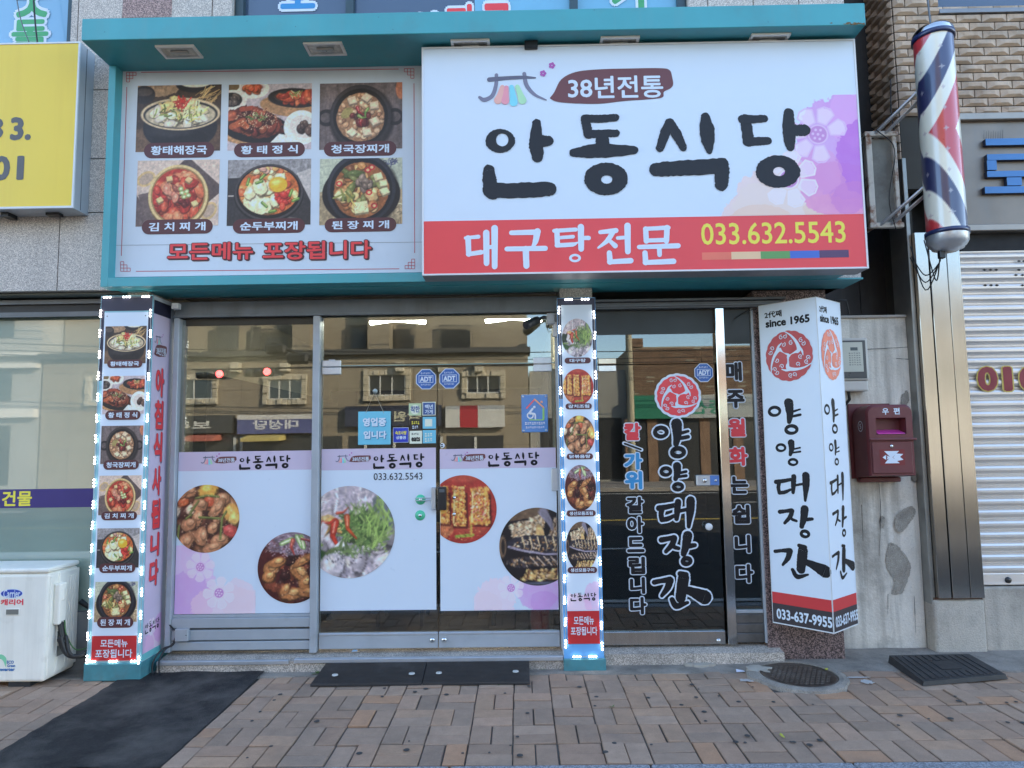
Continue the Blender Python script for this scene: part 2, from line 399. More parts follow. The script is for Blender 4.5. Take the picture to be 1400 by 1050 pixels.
    def sample(s, u, v):
        x = np.clip(np.asarray(u)*(s.nx-1), 0, s.nx-1.001); y = np.clip(np.asarray(v)*(s.ny-1), 0, s.ny-1.001)
        i, j = x.astype(int), y.astype(int); fx, fy = (x-i)[:, None], (y-j)[:, None]; a = s.a
        return (a[j, i]*(1-fx)+a[j, i+1]*fx)*(1-fy)+(a[j+1, i]*(1-fx)+a[j+1, i+1]*fx)*fy
WL = np.array(WREF)
def to_ref(srgb, k=1.0, fade=0.0):
    s_ = np.asarray(srgb, float); g_ = s_.mean(-1, keepdims=True); s_ = s_+(g_-s_)*fade*1.2; s_ = s_+(np.array((110, 112, 132.))-s_)*fade*.5
    c = np.clip(s_, 0, 255)/255.0; l = np.where(c <= .04045, c/12.92, ((c+.055)/1.055)**2.4)
    return np.clip(l/WL*k*np.array(PAPER), .005, .88)
Q = (1.27/2, .5)
def d_hwangtae_soup():
    c = Cv(bg=(58, 46, 42), seed=3, tex=.12)
    c.ell(.28, .98, .42, .16, (150, 122, 98), .1, .15, .2); c.ell(.88, 1.0, .3, .12, (34, 34, 42), 0); c.ell(.88, 1.02, .22, .06, (225, 222, 218))
    c.ell(.1, .86, .17, .14, (40, 38, 46)); c.ell(.1, .9, .13, .06, (70, 64, 66)); c.strands(26, 1.05, .83, .16, .12, [(170, 140, 90), (205, 178, 120)], .012, .2, None, (.2, 1.0))
    c.ell(.1, .15, .3, .2, (120, 92, 70), .3, .15, .2, 3, .7); c.ell(1.15, .2, .25, .2, (95, 70, 55), .2, .15, .2, 3, .7)
    c.ell(.66, .36, .56, .36, (30, 30, 38), 0, .08); c.ell(.66, .2, .42, .14, (24, 24, 30), 0); c.ell(.55, .32, .35, .1, (58, 58, 68), .05, 0, .2, 6, .5)
    c.ell(.66, .56, .6, .245, (200, 182, 152), 0, .05); c.ell(.66, .555, .56, .215, (38, 38, 44)); m = c.ell(.66, .545, .53, .19, (176, 168, 148), 0, .08)
    c.scatter(34, .64, .54, .4, .13, [(228, 218, 190), (214, 196, 150), (232, 228, 215), (200, 190, 160)], .03, .07, m, 2.2)
    c.scatter(16, .62, .62, .27, .12, [(226, 206, 150), (238, 226, 190), (220, 190, 120)], .04, .075, None, 2.4)
    for x, y, t in ((.3, .62, 1.2), (.36, .5, .4), (1.0, .5, 2.5), (.5, .42, .2)): c.ell(x, y, .09, .05, (186, 182, 190), t, .05); c.ell(x, y, .07, .035, (226, 220, 205), t, .05)
    c.strands(30, .78, .6, .26, .13, [(238, 226, 130), (222, 210, 110), (246, 240, 190)], .016, .16); c.strands(12, .62, .58, .35, .1, [(130, 150, 70), (90, 120, 50)], .02, .1)
    c.strands(26, .68, .72, .1, .07, [(196, 34, 34), (165, 22, 26), (220, 60, 50)], .018, .12); return c
def d_hwangtae_set():
    c = Cv(bg=(176, 170, 192), seed=5, tex=.05)
    c.ell(.36, .93, .26, .15, (226, 222, 226)); c.ell(.36, .95, .2, .1, (200, 196, 205)); c.scatter(14, .37, .94, .12, .05, [(190, 70, 40), (205, 95, 50)], .03, .05)
    c.ell(.06, .98, .1, .08, (110, 90, 60)); c.ell(.06, .76, .22, .16, (214, 210, 216)); c.ell(.05, .77, .16, .11, (30, 30, 36)); c.scatter(12, .05, .77, .12, .07, [(46, 44, 52), (70, 62, 62)], .02, .05)
    c.ell(1.0, .66, .52, .17, (168, 124, 84), -.08, .1); c.ell(1.02, .78, .42, .15, (30, 30, 36), -.05); c.ell(1.04, .79, .35, .1, (54, 48, 50), -.05)
    c.scatter(26, 1.06, .79, .26, .07, [(196, 70, 42), (214, 100, 60), (160, 44, 34)], .025, .05, None, 3); c.strands(10, 1.04, .84, .12, .04, [(120, 150, 70), (200, 205, 150)], .014, .08)
    c.ell(.4, .22, .55, .16, (178, 132, 88), -.1, .12); c.ell(.42, .34, .52, .24, (26, 24, 28), -.12); m = c.ell(.4, .42, .46, .22, (98, 40, 30), -.22, .16, .2)
    c.scatter(42, .36, .44, .38, .17, [(120, 46, 32), (96, 32, 26), (146, 64, 40), (70, 24, 22)], .04, .08, m, 2.2, .25)
    c.line([(.06, .36), (.2, .42), (.28, .36)], .09, (186, 84, 44), .1); c.line([(.2, .62), (.36, .64), (.5, .56)], .07, (160, 60, 40), .1)
    c.specks(130, .44, .46, .34, .15, [(236, 214, 180), (216, 180, 140)], .0065); c.strands(20, .42, .5, .16, .06, [(90, 140, 60), (60, 110, 50), (190, 205, 160)], .013, .06)
    c.ell(1.12, .33, .27, .26, (232, 230, 234), -.2); c.ell(1.14, .34, .2, .17, (206, 204, 212), -.2); c.scatter(18, 1.2, .34, .12, .1, [(60, 44, 44), (90, 66, 60), (40, 32, 36)], .03, .055)
    c.poly([(.52, -.02), (.78, .24), (1.0, .2), (1.2, -.02)], (228, 228, 234), .03); return c
def pot(c, cx, cy, R_, rim, soup, ins=.8, rough=.1):
    c.ell(cx+.02, cy-.05, R_*1.06, R_*1.05, np.array((22, 20, 24)), 0, 0, 0, 5, .8); c.ell(cx, cy, R_, R_, rim, 0, .06)
    c.ell(cx-.01, cy+.02, R_*.94, R_*.94, np.array(rim)*1.5, 0, .05, 0, 3, .5); c.ell(cx, cy-.01, R_*.9, R_*.9, np.array(rim)*.6, 0, 0, 0, 2); return c.ell(cx, cy-.02, R_*ins, R_*ins, soup, 0, rough, .04)
def d_cheonggukjang():
    c = Cv(bg=(92, 84, 92), seed=8, tex=.1); st = vnoise(c.X*14, c.Y*.8, 1.5, 4); c.a *= (.72+.6*st)[..., None]
    c.ell(1.26, .9, .09, .16, (190, 110, 80)); 
    for sx in (-1, 1): c.ell(.63+sx*.52, .48, .14, .13, (34, 32, 38)); c.ell(.63+sx*.53, .48, .085, .075, (84, 78, 86), 0, .1)
    m = pot(c, .63, .5, .47, (40, 38, 44), (156, 112, 80), .78, .12)
    c.scatter(90, .63, .48, .35, .34, [(176, 130, 96), (196, 150, 116), (150, 100, 70), (206, 168, 136)], .018, .04, m, 1.5)
    for x, y, t in ((.5, .74, .3), (.72, .78, .9), (.84, .66, .1), (.5, .26, .8), (.85, .42, .5), (.73, .26, .2)): c.tofu(x, y, .09, t, (222, 196, 170), .8)
    c.ell(.42, .55, .1, .07, (150, 140, 80), .6, .1, .2); c.scatter(10, .63, .5, .13, .12, [(96, 30, 34), (70, 40, 30)], .03, .05)
    c.chili(.58, .62, .14, -1.2, (170, 30, 44), .06); c.chili(.64, .44, .1, -1.9, (170, 34, 40), .06); c.chili(.74, .6, .13, -2.2, (90, 150, 60), .05); c.chili(.6, .5, .12, -.6, (110, 160, 70), .05); return c
def d_kimchi():
    c = Cv(bg=(198, 182, 180), seed=11, tex=.05); c.poly([(.78, 1.05), (1.35, .55), (1.05, .3), (.5, .8)], (80, 68, 74), .1); c.poly([(0, .48), (.3, .0), (-.2, -.2)], (92, 78, 84), .1); c.poly([(.02, .48), (.6, .6), (.6, .02), (.2, .0)], (98, 84, 88), .08)
    for x, y, t in ((.14, .72, .5), (1.12, .22, .9)):
        c.ell(x, y, .15, .11, (196, 170, 120), t); c.ell(x, y, .115, .075, (170, 150, 140), t)
    c.ell(.65, .43, .47, .47, (120, 96, 60)); c.ell(.64, .46, .46, .47, (212, 188, 134)); c.ell(.64, .46, .42, .43, (150, 118, 70)); m = c.ell(.64, .46, .395, .405, (176, 44, 34), 0, .14)
    c.scatter(70, .64, .46, .35, .35, [(206, 72, 46), (190, 48, 36), (220, 100, 64), (168, 36, 30), (226, 124, 84)], .04, .085, m, 2.0)
    for x, y, t in ((.36, .4, .6), (.5, .72, .2), (.9, .34, .5), (.8, .7, .9)): c.tofu(x, y, .065, t, (236, 186, 128), .8)
    c.scatter(12, .56, .52, .11, .1, [(176, 96, 78), (196, 120, 100), (150, 74, 60)], .035, .06); c.scatter(8, .72, .34, .08, .06, [(110, 26, 30)], .03, .045)
    c.rings([(.7, .5), (.77, .52), (.73, .44), (.8, .46), (.68, .56)], .04, (140, 170, 100), (220, 226, 190)); return c
def d_sundubu():
    c = Cv(bg=(44, 44, 52), seed=14, tex=.08); c.poly([(0, .72), (1.3, .76), (1.3, 1.1), (0, 1.1)], (132, 136, 152), .14); c.poly([(1.05, .78), (1.4, .1), (1.4, .9)], (176, 178, 190), .06)
    c.line([(.9, .12), (1.1, .08)], .03, (84, 82, 86)); c.line([(.02, .45), (.1, .45)], .02, (160, 160, 168))
    c.ell(.63, .46, .53, .42, (26, 26, 32)); c.ell(.63, .5, .52, .43, (58, 58, 68)); c.ell(.63, .5, .49, .4, (22, 22, 26)); m = c.ell(.63, .52, .455, .365, (206, 98, 44), 0, .16)
    c.scatter(60, .63, .54, .42, .33, [(224, 128, 60), (240, 176, 96), (196, 64, 40), (236, 196, 130), (210, 90, 50)], .03, .065, m, 1.8)
    for x, y, r in ((.42, .36, .17), (.55, .3, .12), (.35, .5, .08), (.62, .56, .1), (.5, .58, .1), (.8, .72, .07), (.72, .38, .08)): c.chunk(x, y, r, (240, 224, 178), m, 1.3)
    c.scatter(18, .6, .83, .3, .06, [(236, 206, 160), (226, 160, 90), (200, 150, 140)], .03, .05, m, 1.6); c.scatter(16, .86, .4, .13, .13, [(190, 34, 30), (214, 60, 40)], .03, .05, m)
    c.ell(.77, .6, .145, .12, (150, 70, 30), 0, 0, 0, 3, .7); c.ell(.77, .615, .14, .115, (240, 178, 28)); c.ell(.74, .65, .07, .04, (255, 226, 130), .2, 0, 0, 4, .8)
    for x, y, t in ((.5, .7, .8), (.44, .64, .3), (.95, .44, 1.2), (.6, .28, 2.4), (.65, .2, .2), (.3, .62, 1.3), (1.0, .36, .4)): c.line([(x, y), (x+.09*math.cos(t), y+.09*math.sin(t))], .045, (70, 120, 50), .1); c.line([(x, y+.01), (x+.08*math.cos(t), y+.01+.08*math.sin(t))], .02, (150, 190, 90))
    return c
def d_doenjang():
    c = Cv(bg=(168, 186, 176), seed=18, tex=.06); c.ell(1.1, .15, .5, .4, (176, 160, 130), 0, .12, .1); c.strands(60, 1.05, .16, .35, .25, [(206, 192, 160), (130, 112, 88)], .014, .12); c.strands(20, 1.1, .94, .12, .05, [(70, 80, 130)], .014, .06); c.ell(.05, .2, .2, .3, (150, 136, 110), 0, .12)
    c.ell(.64, .46, .6, .46, (24, 24, 30)); m = pot(c, .64, .54, .53, (32, 36, 50), (146, 84, 44), .8, .12)
    c.scatter(50, .64, .54, .38, .36, [(206, 160, 96), (226, 186, 124), (170, 104, 58), (190, 130, 70), (130, 70, 40)], .04, .075, m, 1.7)
    c.scatter(16, .64, .55, .34, .3, [(96, 110, 54), (70, 88, 44), (120, 130, 70)], .03, .06, m, 3); c.scatter(12, .66, .64, .12, .1, [(110, 94, 88), (140, 122, 112)], .03, .05)
    for x, y, t, a in ((.64, .26, .15, .15), (1.0, .5, .5, .09), (.3, .45, .9, .08), (.9, .72, .3, .09), (.98, .62, .2, .08)): c.tofu(x, y, a, t, (236, 214, 164), .8)
    c.specks(10, .64, .27, .1, .08, [(120, 90, 50)], .006); c.rings([(.74, .82), (.84, .28), (.76, .48), (.3, .62), (.8, .86)], .05, (190, 34, 40), (226, 180, 130))
    c.strands(8, .4, .4, .12, .1, [(190, 170, 80), (120, 130, 60)], .03, .16); return c
def d_cod():
    c = Cv(1.0, 112, (150, 148, 176), 21, .14)
    c.scatter(70, .5, .35, .5, .4, [(176, 174, 202), (200, 198, 222), (140, 138, 166), (120, 120, 140)], .04, .09, None, 1.8, .5)
    c.strands(60, .35, .82, .35, .16, [(214, 210, 232), (186, 182, 210), (160, 156, 186)], .02, .3, None, (.2, 2.2)); c.ell(.9, .72, .1, .2, (96, 110, 130), .6, .1, .1)
    c.ell(.08, .5, .14, .12, (40, 56, 40), .2, .2, .3); c.line([(0, .3), (.16, .26), (.28, .2)], .12, (44, 84, 44), .15); c.line([(.02, .36), (.2, .36)], .03, (110, 150, 70))
    c.scatter(10, .36, .55, .14, .12, [(206, 160, 90), (216, 186, 130)], .04, .07); c.ell(.66, .52, .24, .2, (52, 66, 40), 0, .25, .3)
    c.strands(190, .68, .54, .26, .2, [(98, 142, 70), (76, 116, 58), (136, 172, 96), (50, 82, 46), (120, 150, 90)], .013, .24, None, (.3, 2.6)); c.strands(14, .8, .62, .1, .22, [(142, 184, 92)], .013, .3, None, (1.2, 1.9))
    c.chili(.34, .6, .3, -1.75, (186, 44, 30), .1); c.chili(.2, .6, .16, -.1, (190, 50, 36), .05); c.chili(.47, .66, .26, -1.5, (190, 70, 34), .07); c.chili(.36, .7, .14, .1, (196, 60, 40), .03)
    c.poly([(.14, .46), (.2, .62), (.27, .56), (.2, .4)], (206, 206, 232)); c.poly([(.3, .32), (.42, .42), (.46, .36), (.36, .26)], (216, 216, 240)); c.strands(14, .42, .3, .14, .06, [(70, 100, 60), (100, 130, 80)], .03, .14)
    c.chunk(.3, .12, .13, (176, 178, 206), None, 1.2); c.specks(60, .45, .22, .2, .08, [(60, 58, 76), (226, 226, 246)], .008); return c
def d_hairtail():
    c = Cv(1.0, 112, (150, 34, 32), 24, .1); c.ell(.5, .5, .49, .49, (162, 40, 36), 0, .08); c.ell(.5, .96, .3, .06, (190, 80, 60), 0, 0, .2, 4, .6)
    c.ell(.14, .2, .22, .13, (176, 96, 60), -.1, .15, .1); c.ell(.62, .2, .24, .08, (176, 70, 50), 0, .12, .2, 3, .7)
    for x0, x1, yb, yt in ((-.02, .11, .33, .84), (.13, .3, .3, .84), (.33, .55, .26, .84), (.6, .9, .28, .82)):
        c.poly([(x0+.02, yb-.04), (x1+.03, yb-.05), (x1+.02, yt-.1), (x0+.03, yt-.1)], (70, 16, 16), 0, None, .8)
        m = c.poly([(x0, yb), (x1, yb-.02), (x1-.02, yt), (x0+.02, yt)], (206, 146, 62), .2, None, 1, .06)
        n = int(190*(x1-x0)/.2); xm, ym = (x0+x1)/2, (yb+yt)/2
        c.specks(n, xm, ym, (x1-x0)*.62, .36, [(230, 190, 100), (170, 50, 34), (120, 40, 26), (240, 214, 150), (196, 90, 44)], .012, m); c.line([(x0+.03, yb+.04), (x0+.05, yt-.06)], .02, (228, 206, 140), .1, m)
    c.specks(60, .74, .55, .12, .25, [(190, 60, 60), (210, 160, 150), (230, 214, 200)], .013); c.line([(.4, .1), (.64, .12)], .045, (130, 160, 50), .1); c.line([(.62, .1), (.62, .26)], .03, (190, 160, 60)); c.specks(60, .4, .14, .4, .1, [(226, 170, 110), (110, 20, 20)], .008); return c
def d_chicken():
    c = Cv(1.0, 112, (62, 34, 30), 27, .18); c.ell(.5, .5, .5, .5, (58, 30, 30), 0, .15)
    c.scatter(45, .5, .45, .46, .46, [(120, 74, 50), (146, 96, 66), (96, 54, 40), (70, 36, 30)], .05, .09, None, 1.7)
    for x, y, r, col in ((.52, .92, .12, (216, 160, 62)), (.88, .58, .12, (216, 156, 70)), (.92, .5, .08, (226, 176, 90)), (.03, .6, .07, (190, 176, 166)), (.27, .64, .07, (206, 176, 156)), (.16, .76, .07, (196, 92, 50)), (.55, .76, .09, (180, 72, 44)), (.86, .32, .085, (190, 66, 66))): c.chunk(x, y, r, col, None, 1.15)
    for x, y, r, e, t in ((.72, .78, .1, 1.2, .5), (.66, .66, .08, 2.0, 1.0), (.4, .7, .1, 1.1, .2), (.37, .52, .08, 1.7, 1.3), (.24, .42, .08, 1.4, .4), (.44, .24, .09, 1.6, 1.5), (.2, .16, .1, 1.3, .9), (.7, .18, .09, 1.5, .2), (.6, .07, .07, 2.2, .3), (.24, .9, .08, 1.3, .6), (.12, .88, .07, 1.2, .2), (.6, .36, .07, 1.4, .9)): c.chunk(x, y, r, (172, 116, 82), None, e, t, .5); c.chunk(x+.03, y+.03, r*.5, (196, 142, 106), None, e, t, .5)
    for a in (((.4, .52), (.7, .5)), ((.72, .2), (.74, .5), (.8, .6)), ((.34, .8), (.5, .84), (.68, .82)), ((.26, .58), (.38, .76)), ((.08, .1), (.1, .4)), ((.2, .5), (.28, .56))): c.line(a, .034, (70, 88, 40), .1); c.line([(p[0], p[1]+.008) for p in a], .012, (140, 156, 80))
    c.specks(90, .5, .5, .45, .45, [(236, 216, 190)], .005); return c
def d_braised():
    c = Cv(1.0, 112, (70, 22, 24), 30, .14); c.scatter(60, .55, .45, .42, .42, [(60, 20, 22), (96, 34, 26), (44, 18, 20), (120, 52, 34)], .04, .08, None, 1.8)
    c.ell(.55, .86, .42, .17, (120, 104, 130), .05, .3, .2); c.specks(240, .5, .8, .42, .17, [(176, 166, 200), (60, 40, 50), (206, 200, 226), (110, 50, 50)], .009)
    for x, y, r, e, t in ((.2, .5, .1, 1.3, .8), (.28, .58, .07, 1.8, .3), (.16, .38, .08, 1.3, .2), (.6, .44, .09, 1.8, 2.4), (.7, .3, .08, 1.5, .6), (.5, .14, .08, 2.0, .2), (.78, .16, .07, 2.6, .05), (.66, .6, .05, 3.5, .5), (.84, .66, .05, 3, .2), (.4, .2, .06, 1.5, .9)): c.chunk(x, y, r, (166, 104, 56), None, e, t, .5); c.chunk(x+.02, y+.02, r*.5, (206, 150, 90), None, e, t, .4)
    c.scatter(16, .86, .5, .14, .22, [(46, 18, 20), (80, 26, 26)], .05, .07); c.specks(130, .6, .4, .4, .36, [(214, 150, 110), (30, 12, 14), (236, 200, 170)], .007)
    for x, y, t in ((.34, .84, .4), (.56, .94, -1.1), (.66, .78, 1.8)): c.line([(x, y), (x+.16*math.cos(t), y+.16*math.sin(t))], .06, (120, 170, 90), .1); c.line([(x, y), (x+.14*math.cos(t), y+.14*math.sin(t))], .025, (226, 236, 210))
    c.chili(.5, .88, .2, -1.8, (180, 60, 50), .07); c.chili(.62, .9, .3, -.2, (150, 40, 50), .03); return c
def d_grilled():
    c = Cv(1.0, 112, (22, 18, 24), 33, .1); c.ell(.3, .95, .4, .1, (96, 76, 60), .15, .15, .2); c.ell(.04, .5, .05, .14, (120, 96, 76)); c.ell(.05, .5, .025, .1, (30, 24, 26))
    def fish(pts, col, dark, sl, n=9):
        m = c.poly(pts, col, .2, None, 1, .06); x0 = min(p[0] for p in pts); x1 = max(p[0] for p in pts); y0 = min(p[1] for p in pts); y1 = max(p[1] for p in pts)
        for i in range(n):
            x = x0+(x1-x0)*(i+.5)/n; c.line([(x, y0-.02), (x+sl, (y0+y1)/2), (x+sl*1.6, y1+.02)], .026, dark, .1, m, .9)
        c.specks(int(220*(x1-x0)*(y1-y0)/.15), (x0+x1)/2, (y0+y1)/2, (x1-x0)*.6, (y1-y0)*.55, [dark, (190, 140, 80), (240, 226, 200), (60, 40, 30)], .011, m)
    fish([(.12, .78), (.6, .92), (.58, .66), (.18, .62)], (206, 194, 176), (150, 120, 90), .03, 4); fish([(.62, .6), (1.02, .66), (1.02, .95), (.72, .86)], (196, 184, 170), (90, 70, 54), .08, 5)
    c.line([(.58, .94), (.66, .82), (.7, .72)], .12, (120, 120, 150), .1, None, 1, True); c.ell(.54, .66, .05, .12, (206, 170, 110), .3, .15, .2)
    c.ell(.6, .52, .5, .12, (40, 40, 58), -.05, .15); fish([(.1, .5), (.3, .6), (1.02, .58), (1.02, .42), (.4, .42)], (52, 52, 70), (26, 24, 34), -.05, 12)
    for i in range(7): x = .3+i*.1; c.line([(x, .62), (x+.03, .5), (x+.01, .44)], .022, (220, 200, 160), .1, None, .95, True)
    c.line([(.12, .5), (.3, .45), (.6, .4), (1.0, .4)], .025, (150, 150, 190), .1); fish([(.06, .28), (.2, .36), (1.02, .38), (1.02, .26), (.2, .24)], (50, 48, 62), (24, 22, 30), -.06, 10)
    for i in range(7): x = .4+i*.09; c.line([(x, .37), (x+.1, .26)], .016, (200, 186, 176), 0, None, .9)
    fish([(.28, .08), (.36, .2), (1.0, .22), (.96, .1), (.5, .06)], (206, 176, 110), (70, 34, 24), .04, 6); c.ell(.6, .03, .35, .02, (70, 80, 110), 0, .1); return c
DISH = {}
def dish(fn):
    if fn.__name__ not in DISH:
        c = fn(); n = vnoise(c.X, c.Y, 46, 77, 3); n2 = vnoise(c.X, c.Y, 22, 91, 3); c.a = np.clip(c.a*(1+.30*(n-.5)+.16*(n2-.5))[..., None], 0, 255); DISH[fn.__name__] = c
    return DISH[fn.__name__]
MAT_PRINT = None
def photo_rect(name, cv, fr, u0, v0, u1, v1, h, parent, step=1):
    nx, ny = cv.nx, cv.ny; U, V = np.meshgrid(np.linspace(0, 1, nx), np.linspace(0, 1, ny)); u, v = U.ravel(), V.ravel()
    vs = [fr.pt(u0+(u1-u0)*a, v0+(v1-v0)*b, h) for a, b in zip(u, v)]
    fs = [(j*nx+i, j*nx+i+1, (j+1)*nx+i+1, (j+1)*nx+i) for j in range(ny-1) for i in range(nx-1)]
    return mesh_obj(name, vs, fs, [MAT_PRINT], parent=parent, recalc=False, cols=to_ref(cv.a.reshape(-1, 3), 1.0, .16 if name == 'dish_photo' else 0))
def photo_disc(name, cv, fr, cu, cv_, ru, rv, h, parent, lim=None):
    nr, na = 46, 128; vs, uv = [], []
    for i in range(nr+1):
        for k in range(na):
            a = 2*math.pi*k/na; r = i/nr; x, y = cu+ru*r*math.cos(a), cv_+rv*r*math.sin(a)
            if lim: x = min(max(x, lim[0]), lim[1])
            vs.append(fr.pt(x, y, h)); uv.append(((x-cu)/ru*.5+.5, (y-cv_)/rv*.5+.5))
    fs = [(i*na+k, (i+1)*na+k, (i+1)*na+(k+1) % na, i*na+(k+1) % na) for i in range(nr) for k in range(na)]
    uv = np.array(uv); return mesh_obj(name, vs, fs, [MAT_PRINT], parent=parent, recalc=False, cols=to_ref(cv.sample(uv[:, 0], uv[:, 1]), 1.0, .14))
# ------------------------------------------------------------------ palette
granite = M('granite', (.55, .48, .42), .55, var=.05, vsc=2, grain=(230, (.32, .28, .25), (.88, .79, .70), .8), bump=.05, bsc=200, streak=((.2, .2, .19), 3, .55, .85, .35))
granite_red = M('granite_red', (.2, .13, .12), .4, var=.05, vsc=3, grain=(150, (.035, .025, .025), (.36, .25, .23), .95), bump=.04, bsc=200)
granite_pink = M('granite_pink', (.3, .2, .19), .5, var=.05, vsc=3, grain=(170, (.16, .10, .09), (.66, .44, .38), .9))
joint = M('mortar_joint', (.2, .18, .16), .9, var=.1)
teal = M('teal_paint', (.066, .36, .40), .40, var=.07, vsc=2.5, coat=.1, dirt=((.10, .24, .25), 4, .52, .8, .45), streak=((.12, .33, .35), 9, .52, .8, .5))
teal_base = M('teal_base_paint', (.07, .25, .28), .45, var=.12, vsc=12, dirt=((.12, .14, .13), 9, .5, .8, .5))
alu = M('grey_aluminium_paint', (.40, .43, .46), .42, metal=.15, var=.06, vsc=6, dirt=((.16, .165, .16), 5, .55, .85, .45))
alu_light = M('light_aluminium', (.55, .57, .6), .35, metal=.6, var=.06, vsc=12)
alu_dark = M('dark_frame_metal', (.14, .15, .16), .4, metal=.5, var=.1, vsc=9)
steel = M('brushed_steel', (.56, .55, .53), .24, metal=1, var=.10, vsc=1.6, streak=((.3, .29, .28), 26, .45, .8, .4))
chrome = M('polished_steel', (.68, .67, .65), .12, metal=1, var=.05)
white_gl = M('white_plastic', (.72, .72, .71), .35, var=.04)
paper = M('print_white', (.70, .775, .865), .42, var=.012, vsc=3)
paper_old = M('weathered_panel_white', (.66, .70, .75), .55, var=.03, vsc=4, dirt=((.5, .5, .48), 14, .62, .8, .35), streak=((.5, .5, .49), 10, .6, .9, .4))
flex = M('sign_flex_white', (.70, .775, .865), .36, var=.012, vsc=2)
film = M('window_film_white', (.70, .775, .865), .3, var=.012, vsc=2)
film_lav = M('film_lavender', pc(170, 172, 214), .3, var=.02)
black = M('black_rubber', (.022, .023, .026), .6, var=.2, vsc=20)
black_pl = M('black_plastic', (.02, .02, .022), .35, var=.1)
dark = M('dark_void', (.02, .02, .021), .8, var=.15, vsc=4)
ink = M('ink_black', pc(26, 29, 38), .5, var=.05, spec=.2)
ink_soft = M('ink_charcoal', pc(42, 48, 60), .5, var=.04, vsc=30, spec=.2)
red_band = M('print_red', pc(196, 66, 78), .42, var=.02)
red_deep = M('print_deep_red', pc(160, 40, 50), .42, var=.03)
red_txt = M('print_coral_red', pc(205, 62, 74), .42, var=.03)
maroon = M('print_maroon', pc(92, 56, 66), .42, var=.02)
maroon_dk = M('print_dark_maroon', pc(74, 44, 54), .42, var=.02)
line_red = M('print_line_red', pc(160, 62, 84), .42, var=.02)
yellow_tx = M('print_yellow', (.90, .76, .08), .42, var=.02)
navy = M('print_navy', pc(34, 38, 92), .42, var=.03)
navy_dk = M('print_dark_navy', pc(36, 40, 68), .42, var=.03)
blue_tx = M('print_blue', pc(44, 128, 205), .4, var=.03)
sky_pr = M('print_sky_blue', pc(88, 160, 236), .4, var=.02)
white_tx = M('print_pure_white', (.70, .775, .865), .42, var=.01)
wire_m = M('cable_black', (.02, .02, .02), .5, var=.1)
MAT_PRINT = M('food_photo_print', (.5, .5, .5), .4, var=0, attr='col')
led_m = M('led_lens', (.9, .9, .9), .3, var=0, emit=((1.0, 1.0, .98), 4.0))
led_body = M('led_module_body', (.55, .56, .57), .4, var=0, emit=((1.0, 1.0, .98), .08))
GL = glass_mat('shop_glass', (.78, .82, .79), 1.2, .055)
GLD = glass_mat('door_glass', (.50, .57, .55), 1.2, .055)

YG, YPIER, YWALL, YFRM, YSIGN, YFAS, YMID = 0.0, -.25, -.25, -.385, -.56, -.69, -.15
Z0 = .12                                         # the step in front of the doors

